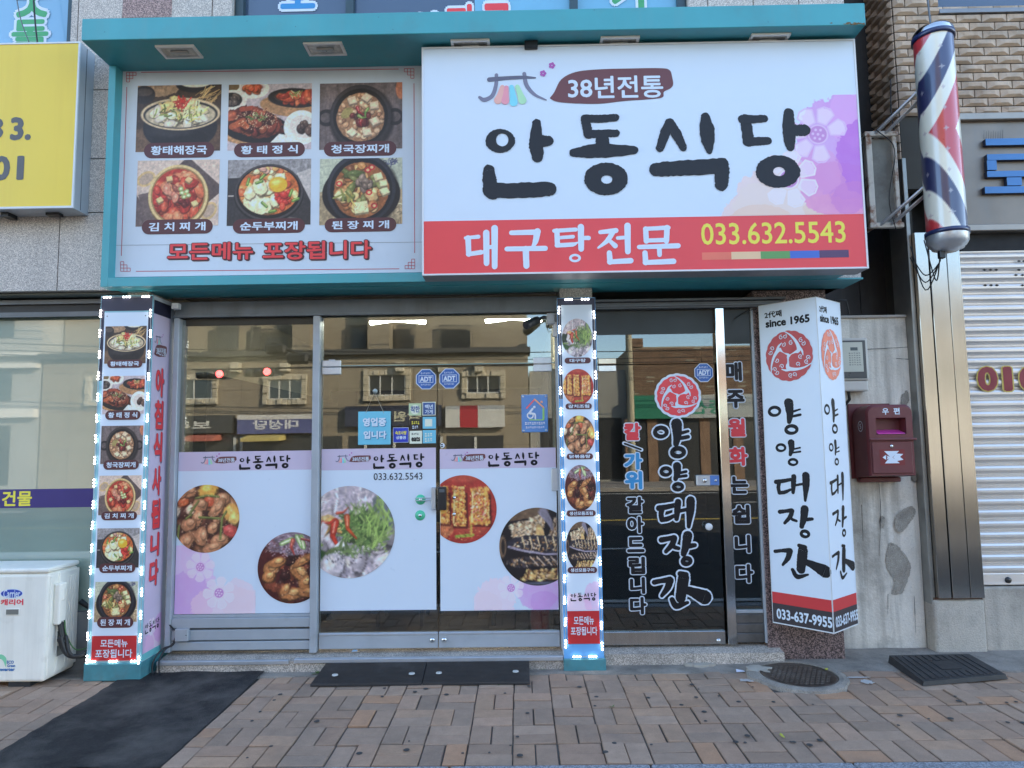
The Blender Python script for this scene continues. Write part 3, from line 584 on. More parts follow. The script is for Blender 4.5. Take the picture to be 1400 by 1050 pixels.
# ------------------------------------------------------------------ ground
def ground():
    # brick pavement: basket weave of 230 x 112 bricks, each slightly off level
    rs = random.Random(3); v, f, cols = [], [], []; pit = .237; YC = -1.535
    def brick(x0, x1, y0, y1, col, dz, tx, ty):
        b = .004; z = dz; zs = lambda x, y: z+tx*(x-(x0+x1)/2)+ty*(y-(y0+y1)/2)
        o = len(v)
        for (xx, yy, low) in ((x0, y0, 1), (x1, y0, 1), (x1, y1, 1), (x0, y1, 1)): v.append((xx, yy, -.06))
        for (xx, yy) in ((x0, y0), (x1, y0), (x1, y1), (x0, y1)): v.append((xx, yy, zs(xx, yy)-b))
        for (xx, yy) in ((x0+b, y0+b), (x1-b, y0+b), (x1-b, y1-b), (x0+b, y1-b)): v.append((xx, yy, zs(xx, yy)))
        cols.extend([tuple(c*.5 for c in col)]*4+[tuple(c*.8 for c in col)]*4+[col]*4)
        for k in range(4):
            j = (k+1) % 4; f.append((o+k, o+j, o+4+j, o+4+k)); f.append((o+4+k, o+4+j, o+8+j, o+8+k))
        f.append((o+8, o+9, o+10, o+11))
    base = [(.40, .26, .178), (.37, .25, .175), (.41, .263, .172), (.345, .24, .172), (.385, .265, .188)]
    for i in range(-46, 48):
        for j in range(-1, 7):
            cx, cy = (i+.5)*pit-.06, YC+(j+.5)*pit
            lift = 0
            for q in (0, 1):
                col = list(rs.choice(base)); k_ = rs.uniform(.88, 1.12); col = [c*k_ for c in col]
                if rs.random() < .05: col = [.45, .26, .155]
                if rs.random() < .004: col = [.13, .045, .04]
                h = rs.gauss(0, .0022)+(rs.random() < .04)*.008
                if (i+j) % 2: x0, x1, y0, y1 = cx-pit/2+.0034, cx+pit/2-.0034, cy-pit/2+.0030+q*pit/2, cy-.0030+q*pit/2
                else: x0, x1, y0, y1 = cx-pit/2+.0030+q*pit/2, cx-.0030+q*pit/2, cy-pit/2+.0034, cy+pit/2-.0034
                s_ = lambda: rs.gauss(0, .0012)
                x0 += s_(); x1 += s_(); y0 += s_(); y1 += s_()
                y1 = min(y1, -.215-rs.uniform(0, .012))
                if y0 < YC-.001: y0 = YC+.002
                if y1-y0 < .03: continue
                # the asphalt strip and the manhole are let into the bricks
                if x0 > -2.80 and x1 < -1.83: continue
                if x0 < -2.80 < x1: x1 = -2.802
                elif x0 < -1.83 < x1: x0 = -1.828
                if x1-x0 < .02: continue
                if math.hypot((x0+x1)/2-1.86, (y0+y1)/2+.33) < .33: continue
                brick(x0, x1, y0, y1, tuple(col), h, rs.gauss(0, .012), rs.gauss(0, .012))
    bm_ = M('paver_brick', (.2, .2, .2), .85, var=.10, vsc=14, bump=.5, bsc=170, attr='col', speck=(260, .16), dirt=((.17, .14, .115), 2.2, .50, .75, .5), spec=.3)
    kind(mesh_obj('brick_pavement', v, f, [bm_], parent=None, recalc=True, cols=np.array(cols), origin=(0, 0, 0)))
    m = MB(); m.box(-40, 40, YC+.002, .6, -.3, -.009, M('paving_sand', (.09, .078, .065), .95, var=.25, vsc=14, bump=.5, bsc=120)); kind(m.build('pavement_bed'))
    cem = M('cement_apron', (.30, .265, .225), .85, var=.14, vsc=5, bump=.6, bsc=60, speck=(200, .22), dirt=((.10, .09, .08), 3.6, .44, .70, .75), spec=.25)
    # cement apron between bricks and shop fronts, with a ragged edge
    m = MB(); n = 190; top = []; 
    for i in range(n+1):
        x = -11+22*i/n; top.append((x, -.222+random.uniform(-.012, .012)-.02*math.sin(x*1.7)-(.05 if 2.4 < x < 3.6 else 0), .0055))
    vs = top+[(p[0], .42, .012) for p in top]+[(p[0], p[1]-.004, -.02) for p in top]
    m.add(vs, [(i, i+1, n+1+i+1, n+1+i) for i in range(n)]+[(i+1, i, 2*n+2+i, 2*n+2+i+1) for i in range(n)], cem); kind(m.build('cement_apron'))
    # asphalt strip
    asp = M('asphalt_patch', (.027, .025, .025), .8, var=.25, vsc=5, bump=1.0, bsc=140, speck=(230, .4), dirt=((.17, .15, .13), 2.0, .45, .68, .6), spec=.3)
    m = MB(); n = 40; vs = []
    for i in range(n+1):
        y = -1.53+(1.53-.14)*i/n; t = i/n
        vs.append((-2.80+random.uniform(-.008, .008)+.0*t, y, .0005+.06*max(0, t-.75))); vs.append((-1.832+random.uniform(-.006, .006), y, .0005+.06*max(0, t-.75)))
    vs2 = []
    for i in range(n+1):                           # subdivided across so the surface may dip
        a, b = Vector(vs[2*i]), Vector(vs[2*i+1])
        for k in range(13): q = a.lerp(b, k/12); q.z += .004*math.sin(k*1.1+i*.35)*(0 < k < 12)+random.uniform(0, .0015); vs2.append(q)
    m.add(vs2, [(i*13+k, i*13+k+1, (i+1)*13+k+1, (i+1)*13+k) for i in range(n) for k in range(12)], asp, True); kind(m.build('asphalt_strip'))
    # curb, road
    gc = M('curb_granite', (.30, .30, .31), .6, var=.06, grain=(160, (.12, .13, .145), (.4, .43, .47), .8), bump=.1, bsc=150)
    m = MB(); x = -40.37
    while x < 40: m.box(x, x+.994, YC-.15, YC-.004, -.3, .002, gc, .012, 2); x += 1.0
    kind(m.build('curb'))
    ra = M('road_asphalt', (.033, .033, .034), .8, var=.15, vsc=3, bump=.5, bsc=120, spec=.3); m = MB(); m.box(-90, 90, -18.6, YC-.151, -.5, -.14, ra); kind(m.build('road'))
    lm = M('road_paint', (.6, .6, .58), .7, var=.15, vsc=20); m = MB()
    for y in (-2.4, -17.6): m.box(-60, 60, y-.06, y+.06, -.2, -.136, lm)
    for x in range(-50, 50, 8): m.box(x, x+4, -6.1, -5.98, -.2, -.136, lm); m.box(x, x+4, -14.1, -13.98, -.2, -.136, lm)
    kind(m.build('road_markings'))
    m = MB(); m.box(-60, 60, -10.15, -10.0, -.2, -.136, M('road_paint_yellow', (.55, .40, .08), .7, var=.15, vsc=20)); kind(m.build('road_centre_line'))
    m = MB(); m.box(-90, 90, -22.5, -18.6, -.4, 0, M('far_pavement_blocks', (.3, .27, .24), .85, var=.15, vsc=2)); kind(m.build('far_pavement'))
    m = MB(); m.box(-600, 600, -600, 600, -.9, -.6, M('far_ground', (.12, .115, .1), .95, var=.2, vsc=.2)); kind(m.build('ground'))
ground()

# ------------------------------------------------------------------ the restaurant's building
BLD = thing('commercial_building', 'grey granite building with teal trimmed restaurant front and two glass shop entrances', 'building', (0, 2, 0))
def building():
    m = MB(); g = .004
    def panel(x0, x1, z0, z1, y, mt): m.box(x0+g, x1-g, y, y+.04, z0+g, z1-g, mt)
    # granite cladding: bands above the ground floor and the upper storeys
    zt = P(70, 398, YWALL)[1]; xr = P(1171, 200, YWALL)[0]-.02
    zs = [zt]+[P(70, yy, YWALL)[1] for yy in (291.5, 218, 124, -12)]
    while zs[-1] < 13.3: zs.append(zs[-1]+.62)
    wz0, wz1 = 4.30, 5.9                                   # window openings of the first floor
    xw = [(P(-30, 30, YWALL)[0]-1.0, P(96, 40, YWALL)[0]), (P(318, 5, YWALL)[0], P(940, 5, YWALL)[0])]
    rs = random.Random(5)
    for k in range(len(zs)-1):
        z0, z1 = zs[k], zs[k+1]; x = -12.0
        cuts = [x+.93*i for i in range(20)]
        xs = [P(80, 345, YWALL)[0], P(270, 15, YWALL)[0], P(168, 15, YWALL)[0]]
        b = sorted([-12+.0]+[xs[0]+.93*i for i in range(-11, 8)]) if k == 0 else sorted([P(168, 15, YWALL)[0]+.34*i for i in range(-26, 17)])
        b = [q for q in b if -12 <= q <= xr]+[xr]
        for a, c in zip(b, b[1:]):
            segs = [(a, c)]
            zmid = (z0+z1)/2
            hole = [h for h in xw if wz0-.1 < zmid < wz1] + ([(-11, -9), (-7.5, -5.5), (-4, -2.6), (-1.5, .2), (.9, 1.9)] if (7.2 < zmid < 8.8 or 10.2 < zmid < 11.8) else [])
            for h0, h1 in hole:
                segs = [s for (p, q) in segs for s in ((p, min(q, h0)), (max(p, h1), q)) if s[1]-s[0] > .02]
            mt = granite_pink if (k > 3 and rs.random() < .16) else granite
            for p, q in segs: panel(p, q, z0, z1, YWALL, mt)
    # the pinkish stone seen above the canopy
    x0, x1 = P(168, 10, YWALL)[0], P(235, 10, YWALL)[0]; m.box(x0, x1, YWALL-.003, YWALL+.02, P(200, 24, YWALL)[1], zs[4], granite_pink)
    m.build('cladding', BLD)
    m = MB(); m.box(-12, xr-.01, YWALL+.045, .4, zt+.003, 4.25, joint); m.box(-12, xr-.01, .1, 9, 3.2, 13.4, joint); m.box(-12, xr-.01, YWALL+.045, .1, 5.95, 7.1, joint)
    m.box(-12, xr-.01, YWALL+.045, .1, 8.85, 10.1, joint); m.box(-12, xr-.01, YWALL+.045, .1, 11.85, 13.4, joint)
    m.box(xr-.18, xr-.01, YWALL+.045, 9, zt+.003, 13.4, joint); m.box(2.25, 2.335, .62, 9, 0, zt, joint); m.box(-12, -11.8, 0, 9, 0, 13.4, joint); m.box(-12, xr-.01, 8.8, 9, 0, 13.4, joint); m.box(-12.05, xr+.04, -.3, 9.05, 13.4, 13.55, joint)
    m.box(xw[0][1]+.005, xw[1][0]-.005, YWALL+.045, .1, 4.25, 5.95, joint); m.box(xw[1][1]+.005, xr-.01, YWALL+.045, .1, 4.25, 5.95, joint)
    m.build('core_wall', BLD)
    # upper windows with lettering
    fr_m = M('window_frame_green_grey', (.05, .085, .10), .4, metal=.3, var=.05)
    pane_m = M('tinted_window', pc(104, 156, 206), .12, var=.05, vsc=1, coat=.6); pane_d = M('dark_tinted_window', pc(56, 76, 108), .08, var=.05, vsc=1, coat=.8); pane_l = M('blue_film_window', pc(96, 160, 210), .12, var=.04, coat=.5)
    for wi, (a, c) in enumerate(xw):
        mm = MB(); yy = YWALL+.10; t = .06
        for z0, z1 in ((wz0, wz0+t), (wz1-t, wz1)): mm.box(a, c, YWALL+.05, yy+.06, z0, z1, fr_m)
        edges = [a, c-t] if wi == 0 else [a, P(470, 5, YWALL)[0], P(780, 5, YWALL)[0], c-t]
        for e in edges: mm.box(e, e+t, YWALL+.051, yy+.061, wz0+t, wz1-t, fr_m)
        win = mm.build('window', BLD)
        mm = MB()
        if wi == 0: mm.box(a+t, c-t, yy, yy+.02, wz0+t, wz1-t, pane_m)
        else:
            xs = P(648, 5, YWALL)[0]; mm.box(a+t, xs, yy, yy+.02, wz0+t, wz1-t, pane_d); mm.box(xs, c-t, yy-.001, yy+.019, wz0+t, wz1-t, pane_l)
        mm.build('pane', win)
        p = PR(FY(yy-.004)); green = M('print_green', pc(58, 150, 110), .4)
        if wi == 0:
            for tx, box in (('돌', (16, 27, 66, 70)), ('굿', (20, -32, 70, 24))):
                p.pxtext(tx, *box, white_tx, 1, .10, .03); p.pxtext(tx, *box, green, 2, .035, .03)
        else:
            for tx, box, mt in (('호', (384, -34, 431, 12), blue_tx), ('삼', (560, 17, 604, 60), red_txt), ('파', (610, 6, 652, 60), red_txt), ('크', (658, 5, 700, 58), red_txt), ('기', (836, -34, 880, 14), green)):
                p.pxtext(tx, *box, white_tx, 1, .10, .03); p.pxtext(tx, *box, mt, 2, .035, .03)
        p.build('window_lettering', win)
    for zz in (7.2, 10.2):
        for a, c in ((-11, -9), (-7.5, -5.5), (-4, -2.6), (-1.5, .2), (.9, 1.9)):
            mm = MB(); mm.box(a, c, -.1, -.08, zz, zz+1.6, pane_d)
            for e in (a, (a+c)/2, c-.05): mm.box(e, e+.05, -.13, -.06, zz, zz+1.6, fr_m)
            mm.build('window', BLD)
    # piers between shop fronts
    m = MB(); m.box(-2.86, -2.70, YPIER+.03, .3, 0, zt, granite); m.build('pier', BLD)
    m = MB(); m.box(.315, .555, YMID+.03, .3, 0, zt, granite); m.build('pier', BLD); m = MB()
    a, c = P(1040, 650, .02)[0], 2.345; m.box(a, c, 0.02, .6, 0, zt-.02, granite_red, .004); m.build('pier', BLD)
    # soffit under the sign box and the lintel beam
    m = MB(); zl = P(440, 409, YG)[1]
    m.box(-2.9, xr, YWALL-.02, YG+.03, zt-.012, zt+.0, teal)
    m.build('soffit', BLD)
    # step
    st = M('step_granite', (.55, .48, .41), .62, var=.08, vsc=6, grain=(200, (.2, .175, .15), (.82, .72, .62), .75), dirt=((.12, .11, .10), 3.5, .48, .74, .7), bump=.1)
    m = MB(); xs0, xs1 = -2.60, 2.02
    for a, b in ((xs0, -1.62), (-1.617, -.45), (-.447, .30), (.57, 1.22), (1.223, 1.87)):
        yf = -.14 if b < .5 else -.07
        m.hexa([(a, yf, -.02), (a, yf, .083), (a, .35, -.02), (a, .35, .125), (b, yf, -.02), (b, yf, .083), (b, .35, -.02), (b, .35, .125)], st)
    m.box(.3, .57, -.02, .35, -.02, .11, st)
    m.build('step', BLD)
    m = MB(); m.box(xs0+.002, -1.66, -.152, -.120, .062, .090, alu_light, .003); m.box(-1.62, .285, -.158, -.118, .070, .099, alu_light, .003); m.build('step_nosing', BLD)
    # shop interiors
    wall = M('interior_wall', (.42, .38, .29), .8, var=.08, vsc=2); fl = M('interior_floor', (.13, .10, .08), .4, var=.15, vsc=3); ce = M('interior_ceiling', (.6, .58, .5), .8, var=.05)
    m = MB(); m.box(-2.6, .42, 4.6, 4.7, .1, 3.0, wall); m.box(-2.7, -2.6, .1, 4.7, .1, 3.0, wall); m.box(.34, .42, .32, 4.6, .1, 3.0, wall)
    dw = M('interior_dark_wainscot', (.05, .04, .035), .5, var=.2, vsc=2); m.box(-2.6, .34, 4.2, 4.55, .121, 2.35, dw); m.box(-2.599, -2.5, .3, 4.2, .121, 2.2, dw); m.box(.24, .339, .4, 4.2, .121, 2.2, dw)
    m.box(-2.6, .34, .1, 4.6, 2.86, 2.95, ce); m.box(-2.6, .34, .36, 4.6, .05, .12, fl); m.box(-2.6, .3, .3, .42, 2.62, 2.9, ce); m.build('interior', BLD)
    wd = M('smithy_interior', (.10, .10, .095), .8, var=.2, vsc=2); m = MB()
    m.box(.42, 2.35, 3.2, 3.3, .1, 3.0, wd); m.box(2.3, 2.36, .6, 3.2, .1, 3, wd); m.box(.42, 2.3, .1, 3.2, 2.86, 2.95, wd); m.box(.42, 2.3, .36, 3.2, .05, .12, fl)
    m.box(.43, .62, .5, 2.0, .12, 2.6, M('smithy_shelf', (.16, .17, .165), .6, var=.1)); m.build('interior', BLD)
    # left shop window (frosted film) with its shutter box
    m = MB(); yL = -.02; zb = P(60, 762, yL)[1]; zt2 = P(60, 433, yL)[1]
    dk = M('shutter_box_dark', (.03, .03, .032), .5, var=.15, vsc=5)
    zA = P(70, 413, yL)[1]; m.box(-12, -2.88, YWALL+.06, yL+.1, zt-.012, zt, M('soffit_grey_green', (.17, .19, .17), .6, var=.06))
    m.box(-12, -2.885, yL-.06, yL+.08, zt2, zA, dk); m.box(-12, -2.885, yL-.085, yL-.06, P(60, 419, yL)[1], zA-.001, alu_dark); m.box(-12, -2.885, yL-.07, yL-.0605, zt2-.015, zt2+.022, alu_dark)
    win = m.build('window', BLD)
    ff = M('frosted_film', (.27, .34, .28), .10, var=.10, vsc=.8, coat=1.0, spec=1.0); b_ = ff.node_tree.nodes['Principled BSDF']; b_.inputs['Coat IOR'].default_value = 2.2; b_.inputs['Coat Roughness'].default_value = .015; m = MB(); m.box(-12, -2.885, yL, yL+.02, .42, zt2, ff)
    m.build('frosted_pane', win)
    p = PR(FY(yL-.001)); x0, z0, x1, z1 = p.pxbox(-10, 668.5, 125, 694); p.rect(-7, z0, -2.89, z1, M('band_purple', pc(52, 48, 120), .35), 1); p.pxtext('건물', 3, 671, 44, 692, yellow_tx, 2, .03)
    p.build('window_lettering', win)
    m = MB(); m.box(-12, -2.885, -.06, .3, -.02, .42, M('plinth_concrete', (.2, .2, .19), .85, var=.15, bump=.3)); m.build('plinth', BLD)
building()

# ------------------------------------------------------------------ calligraphy and emblems shared by several signs
JR = dict(jag=.075)
def andong(p, box, mt, h=1, jag=.05):
    "four brushed characters; design space 0..1010 x 0..262"
    x0, z0, x1, z1 = box
    def q(x, y): return x0+(x-200)/1012*(x1-x0), z1-(y-233)/260*(z1-z0)
    k = (x1-x0)/1012*1.07; kv = (z1-z0)/260
    def ln(pts, ws): p.ribbon([q(*a) for a in pts], [w_*k for w_ in ws], mt, h, jag, 9)
    def rg(cx, cy, rx, ry, ix, iy, dx=0, dy=0): c = q(cx, cy); p.ring(c[0], c[1], rx*k, ry*kv, ix*k, iy*kv, mt, h, 72, jag*.32, (dx*k, -dy*kv))
    rg(258, 315, 43, 37, 18, 20, 6, -3); ln([(372, 262), (369, 320), (373, 366)], [26, 36, 42, 34]); ln([(374, 318), (408, 318)], [34, 36, 30])
    ln([(222, 405), (224, 440), (232, 472)], [34, 42, 46]); ln([(226, 466), (300, 469), (408, 466)], [46, 44, 46, 42])
    ln([(522, 250), (570, 252), (618, 249)], [24, 24, 22]); ln([(523, 252), (532, 300)], [26, 28]); ln([(530, 299), (580, 298), (618, 298)], [24, 24, 22]); ln([(575, 318), (575, 345)], [40, 40])
    ln([(484, 356), (560, 352), (672, 351)], [24, 40, 42, 24]); rg(583, 438, 63, 50, 16, 13, 2, 2)
    ln([(784, 268), (770, 300), (752, 346)], [26, 30, 24]); ln([(786, 268), (805, 305), (824, 346)], [26, 30, 22]); ln([(896, 252), (900, 310), (904, 358)], [26, 44, 40, 18])
    ln([(738, 412), (800, 410), (930, 405)], [40, 44, 46, 46]); ln([(938, 402), (940, 430), (937, 462)], [46, 42, 38])
    ln([(1010, 262), (1050, 262), (1078, 261)], [26, 24, 22]); ln([(1020, 262), (1026, 330)], [32, 34]); ln([(1022, 332), (1055, 331), (1085, 330)], [26, 26, 24])
    ln([(1154, 245), (1152, 300), (1154, 350)], [30, 36, 38, 26]); ln([(1156, 299), (1200, 299)], [34, 34]); rg(1112, 425, 64, 50, 17, 14, 3, 0)
def smithy(p, f, k, mt, h=1, grow=0.0):
    "five brushed characters in a column; f maps design points, k scales widths"
    def ln(pts, ws): p.ribbon([f(*a) for a in pts], [w_*k*1.18 for w_ in ws], mt, h, .05, 8, grow)
    def rg(cx, cy, rx, ry, w_):
        pts = [(cx+rx*math.cos(a), cy-ry*math.sin(a)) for a in np.linspace(2.2, 2.2+6.5, 16)]; ln(pts, [w_*.8, w_*1.15, w_*.8, w_*1.1, w_])
    rg(118, 68, 23, 18, 11); ln([(180, 34), (183, 80), (178, 116)], [34, 26, 16]); ln([(184, 76), (205, 70), (226, 64)], [8, 8, 6]); ln([(184, 95), (205, 91), (226, 87)], [8, 10, 9]); rg(186, 150, 23, 16, 12)
    rg(138, 228, 18, 14, 9); ln([(182, 206), (183, 232), (176, 258)], [24, 20, 12]); ln([(184, 236), (218, 228)], [6, 6]); ln([(182, 250), (218, 245)], [6, 7]); rg(186, 290, 17, 12, 9)
    ln([(110, 377), (140, 372), (172, 365)], [16, 14, 12]); ln([(124, 378), (119, 400), (122, 424)], [14, 14, 13]); ln([(122, 424), (145, 420), (170, 408)], [13, 13, 9])
    ln([(186, 352), (183, 385), (180, 420)], [18, 18, 12]); ln([(186, 390), (212, 384), (232, 380)], [8, 9, 7]); ln([(236, 346), (234, 390), (228, 452)], [26, 24, 9])
    ln([(120, 506), (145, 501), (170, 496)], [15, 13, 14]); ln([(172, 498), (162, 525), (138, 553)], [16, 16, 10]); ln([(158, 524), (172, 535), (188, 540)], [8, 11, 9])
    ln([(224, 488), (218, 525), (208, 562)], [28, 24, 16]); ln([(216, 536), (235, 530), (252, 527)], [10, 13, 11]); rg(220, 592, 15, 12, 11)
    ln([(92, 678), (120, 672), (152, 668)], [13, 12, 18]); ln([(154, 670), (145, 700), (122, 732)], [22, 18, 9]); ln([(194, 643), (218, 647)], [14, 14])
    ln([(208, 662), (202, 700), (196, 742)], [34, 34, 30]); ln([(200, 704), (240, 716), (290, 738)], [18, 26, 44]); ln([(162, 748), (180, 774), (224, 760)], [13, 18, 7])
def emblem(p, c, ru, rv, red, white, h=1, halo=None):
    def q(x, y): return c[0]+x*ru, c[1]+y*rv
    n = 120; sc = lambda a: 1+.032*abs(math.sin(a*9))
    if halo: p.poly([q(1.09*sc(a)*math.cos(a), 1.09*sc(a)*math.sin(a)) for a in np.linspace(0, 2*math.pi, n, False)], halo, h)
    p.poly([q(.975*sc(a)*math.cos(a), .975*sc(a)*math.sin(a)) for a in np.linspace(0, 2*math.pi, n, False)], red, h+1)
    k = ru
    for t in (0, 120, 240):
        ct, s_ = math.cos(rad(t)), math.sin(rad(t)); r_ = lambda pts: [q(x*ct-y*s_, x*s_+y*ct) for x, y in pts]
        p.ribbon(r_([(-.16, 1.0), (.12, .80), (.34, .52), (.44, .22), (.30, .10), (.02, -.02)]), [.03*k, .07*k, .12*k, .17*k, .13*k, .09*k], white, h+2, 0, 8)
        p.ribbon(r_([(.42, .36), (.56, .16), (.60, -.02)]), [.10*k, .09*k, .04*k], white, h+2, 0, 6)
        a_ = rad(t+90); cc = (.36*math.cos(a_)-.03, .36*math.sin(a_)); p.poly([q(cc[0]+.27*(1+.05*abs(math.sin(b*3.5)))*math.cos(b), cc[1]+.25*(1+.05*abs(math.sin(b*3.5)))*math.sin(b)) for b in np.linspace(0, 2*math.pi, 60, False)], red, h+3)
        for sx, sy, d in ((.13, .50, 1), (-.19, .46, -1), (.55, .56, 1), (.64, .42, -1), (-.12, .78, -1), (-.28, .76, 1)):
            sp_ = [(sx+.095*(1-i/16)*math.cos(d*i*.62+1.2), sy+.095*(1-i/16)*math.sin(d*i*.62+1.2)) for i in range(13)]
            p.ribbon(r_(sp_), [.028*k], white, h+4, 0, 4, 0, False)
def roof_logo(p, box, h=1):
    "tiled-roof brush mark over four petals, two plum blossoms; design space 190..430 x 80..220"
    x0, z0, x1, z1 = box; q = lambda x, y: (x0+(x-190)/240*(x1-x0), z1-(y-80)/140*(z1-z0)); k = (x1-x0)/240
    gr = M('print_ink_wash', pc(104, 112, 148), .42); gr2 = M('print_ink_wash_dark', pc(84, 92, 124), .42)
    for pts, ws, mt in (([(246, 118), (244, 150), (232, 182), (208, 194), (193, 186)], [11, 12, 13, 14, 9], gr), ([(332, 116), (338, 150), (362, 180), (398, 198)], [12, 13, 10, 4], gr), ([(224, 132), (280, 128), (330, 127), (366, 129)], [15, 12, 11, 5], gr2)):
        p.ribbon([q(*a) for a in pts], [w_*k for w_ in ws], mt, h, .03)
    for pts, c_ in (([(264, 156), (256, 180), (250, 196)], (238, 160, 168)), ([(276, 158), (274, 180), (272, 198)], (228, 140, 172)), ([(292, 156), (296, 180), (298, 204)], (110, 196, 236)), ([(310, 156), (318, 178), (325, 198)], (150, 206, 186))):
        p.ribbon([q(*a) for a in pts], [14*k, 18*k, 25*k], M('petal_%d' % c_[0], pc(*c_), .42), h+1)
    fl = M('print_plum', pc(150, 84, 176), .42)
    for cx, cy in ((390, 116), (418, 92)):
        for a in range(5): c = q(cx+6*math.cos(a*1.257), cy+6*math.sin(a*1.257)); p.ell(c[0], c[1], 4.6*k, 4.6*k, fl, h, 10)
def badge38(p, box, h=1, txt=True):
    "brown brushed plaque with 38년전통; design space 408..795 x 98..208"
    x0, z0, x1, z1 = box; q = lambda x, y: (x0+(x-408)/387*(x1-x0), z1-(y-98)/110*(z1-z0))
    pts, _ = crom([(410, 186), (424, 168), (446, 130), (490, 108), (560, 101), (660, 100), (755, 101), (782, 108), (789, 130), (791, 152), (782, 164), (762, 174), (758, 190), (730, 195), (640, 200), (560, 207), (480, 204), (430, 198), (410, 188)], 5)
    p.poly([q(*a) for a in pts][::-1], maroon, h)
    if txt:
        a = q(466, 192); b = q(760, 122); p.text('38년전통', a[0], a[1], b[0], b[1], white_tx, h+1, .02)
def wash(name, fr, box, blobs, flowers, parent, h, base=(178, 204, 242), n=150, seed=3):
    "watercolour bleed of the print, painted per vertex"
    u0, v0, u1, v1 = box; asp = (u1-u0)/(v1-v0); c = Cv(asp, n, base, seed, 0); fine = vnoise(c.X, c.Y, 34, seed+3); mid = vnoise(c.X, c.Y, 10, seed+9)
    for cx, cy, rx, ry, col, al in blobs:
        d = np.hypot((c.X-cx)/rx, (c.Y-cy)/ry)+.30*(mid-.5)+.14*(fine-.5); m = np.clip((1-d)/.02+.5, 0, 1)*al*(.82+.36*(mid-.3)); c.put(np.clip(m, 0, 1), col)
    for cx, cy, r, lc, a0, a1 in flowers:
        for k in range(7):
            a = a0+k*2*math.pi/7
            if k >= a1: continue
            t = np.arctan2(c.Y-cy, c.X-cx)-a; t = (t+math.pi) % (2*math.pi)-math.pi; rr = np.hypot(c.X-cx, c.Y-cy)
            m = (np.abs(t) < .36-.05*rr/r)*(rr > .40*r)*(rr < r*(.93-.45*t*t)); c.put(m*.72, (208, 206, 238))
            pts = [(cx+rr_*r*math.cos(a+o), cy+rr_*r*math.sin(a+o)) for rr_, o in ((.42, -.36), (.86, -.34), (.97, -.12), (.97, .12), (.86, .34), (.42, .36))]; c.line(pts+pts[:1], .010*r/.2, lc)
        c.ell(cx, cy, r*.34, r*.34, np.array(lc)); c.ell(cx, cy, r*.29, r*.29, (170, 130, 206))
        for k in range(7): c.ell(cx+(k > 0)*r*.17*math.cos(k), cy+(k > 0)*r*.17*math.sin(k), r*.045, r*.045, lc)
    return photo_rect(name, c, fr, u0, v0, u1, v1, h, parent)
# ------------------------------------------------------------------ teal canopy with the menu box
def canopy():
    x0, zt = P(111.5, 38, YFAS)[0], P(650, 14.5, YFAS)[1]; x1 = P(1183, 18, YFAS)[0]; zb = P(650, 44.5, YFAS)[1]
    t = thing('sign_canopy', 'teal metal canopy with five recessed floodlights above both shop signs', 'canopy', (0, -.4, 2.7))
    m = MB(); m.box(x0, x1, YFAS, YWALL-.002, zb, zt, teal, .004); m.build('canopy_slab', t)
    p = PR(FY(YFAS-.0002)); rs = random.Random(8); ru_ = M('paint_rust', (.16, .10, .04), .8, var=.3, vsc=40)
    for i in range(16): x = x1-.005-abs(rs.gauss(0, .09)); a = rs.uniform(.006, .022); p.ell(x, zb+.005+rs.uniform(0, .012), a, rs.uniform(.003, .008), ru_, 0, 9, 0, .4)
    for i in range(7): x = x0+rs.uniform(.1, x1-x0-.1); p.ell(x, rs.uniform(zb+.01, zt-.01), .004, .004, M('screw_head', (.05, .2, .23), .4), 0, 8)
    p.build('rust_spots', t)
    m = MB(); fl = P(143, 240, YFRM)[0]; fz0 = P(360, 388.5, YFRM)[1]; w_ = .052; xe = P(1150, 300, YFRM)[0]
    m.box(fl, fl+w_, YFRM, YWALL-.002, fz0, zb-.001, teal, .002); m.box(fl+w_, xe, YFRM+.001, YWALL-.002, fz0, fz0+.066, teal, .002); m.box(fl+w_, xe, YFRM+.10, YWALL-.003, fz0+.067, zb-.001, teal)
    m.build('box_frame', t)
    # floodlights
    hs = M('floodlight_rim', (.88, .85, .80), .4, metal=.0, var=.08); ref = M('floodlight_reflector', (.5, .5, .46), .3, metal=.8, var=.1)
    gl_ = M('floodlight_lens', (.68, .64, .56), .12, var=.25, vsc=30, coat=.6)
    first = None
    for cx, cy in ((241, 64.5), (443, 62), (643, 57), (847, 54), (1053, 48)):
        d = ray(cx, cy); q = CAM+d*((zb-CAM.z)/d.z); X = q.x; Yc = -.545
        parts = []
        m = MB(); w2, d2 = .135, .075
        for a, b, c, e in ((-w2, w2, -d2, -d2+.018), (-w2, w2, d2-.018, d2), (-w2, -w2+.018, -d2+.018, d2-.018), (w2-.018, w2, -d2+.018, d2-.018)): m.box(X+a, X+b, Yc+c, Yc+e, zb-.014, zb+.001, hs)
        if first is None:
            fr_ = m.build('downlight', t); g_ = MB(); i = .018
            g_.hexa([(X-w2+i, Yc-d2+i, zb-.003), (X-w2+i, Yc-d2+i, zb), (X-w2+i, Yc+d2-i, zb-.003), (X-w2+i, Yc+d2-i, zb), (X+w2-i, Yc-d2+i, zb-.003), (X+w2-i, Yc-d2+i, zb), (X+w2-i, Yc+d2-i, zb-.003), (X+w2-i, Yc+d2-i, zb)], gl_)
            lens = g_.build('lens', fr_); r_ = MB(); r_.lathe([(.012, -.06), (.016, 0), (.012, .06)], (X, Yc, zb-.010), ref, 10, 'X'); lamp = r_.build('lamp', fr_); first = (fr_, lens, lamp, X)
        else:
            f = first[0].copy(); COL.objects.link(f); f.location.x += X-first[3]
            for ch in first[1:3]: c = ch.copy(); COL.objects.link(c); c.parent = f
canopy()

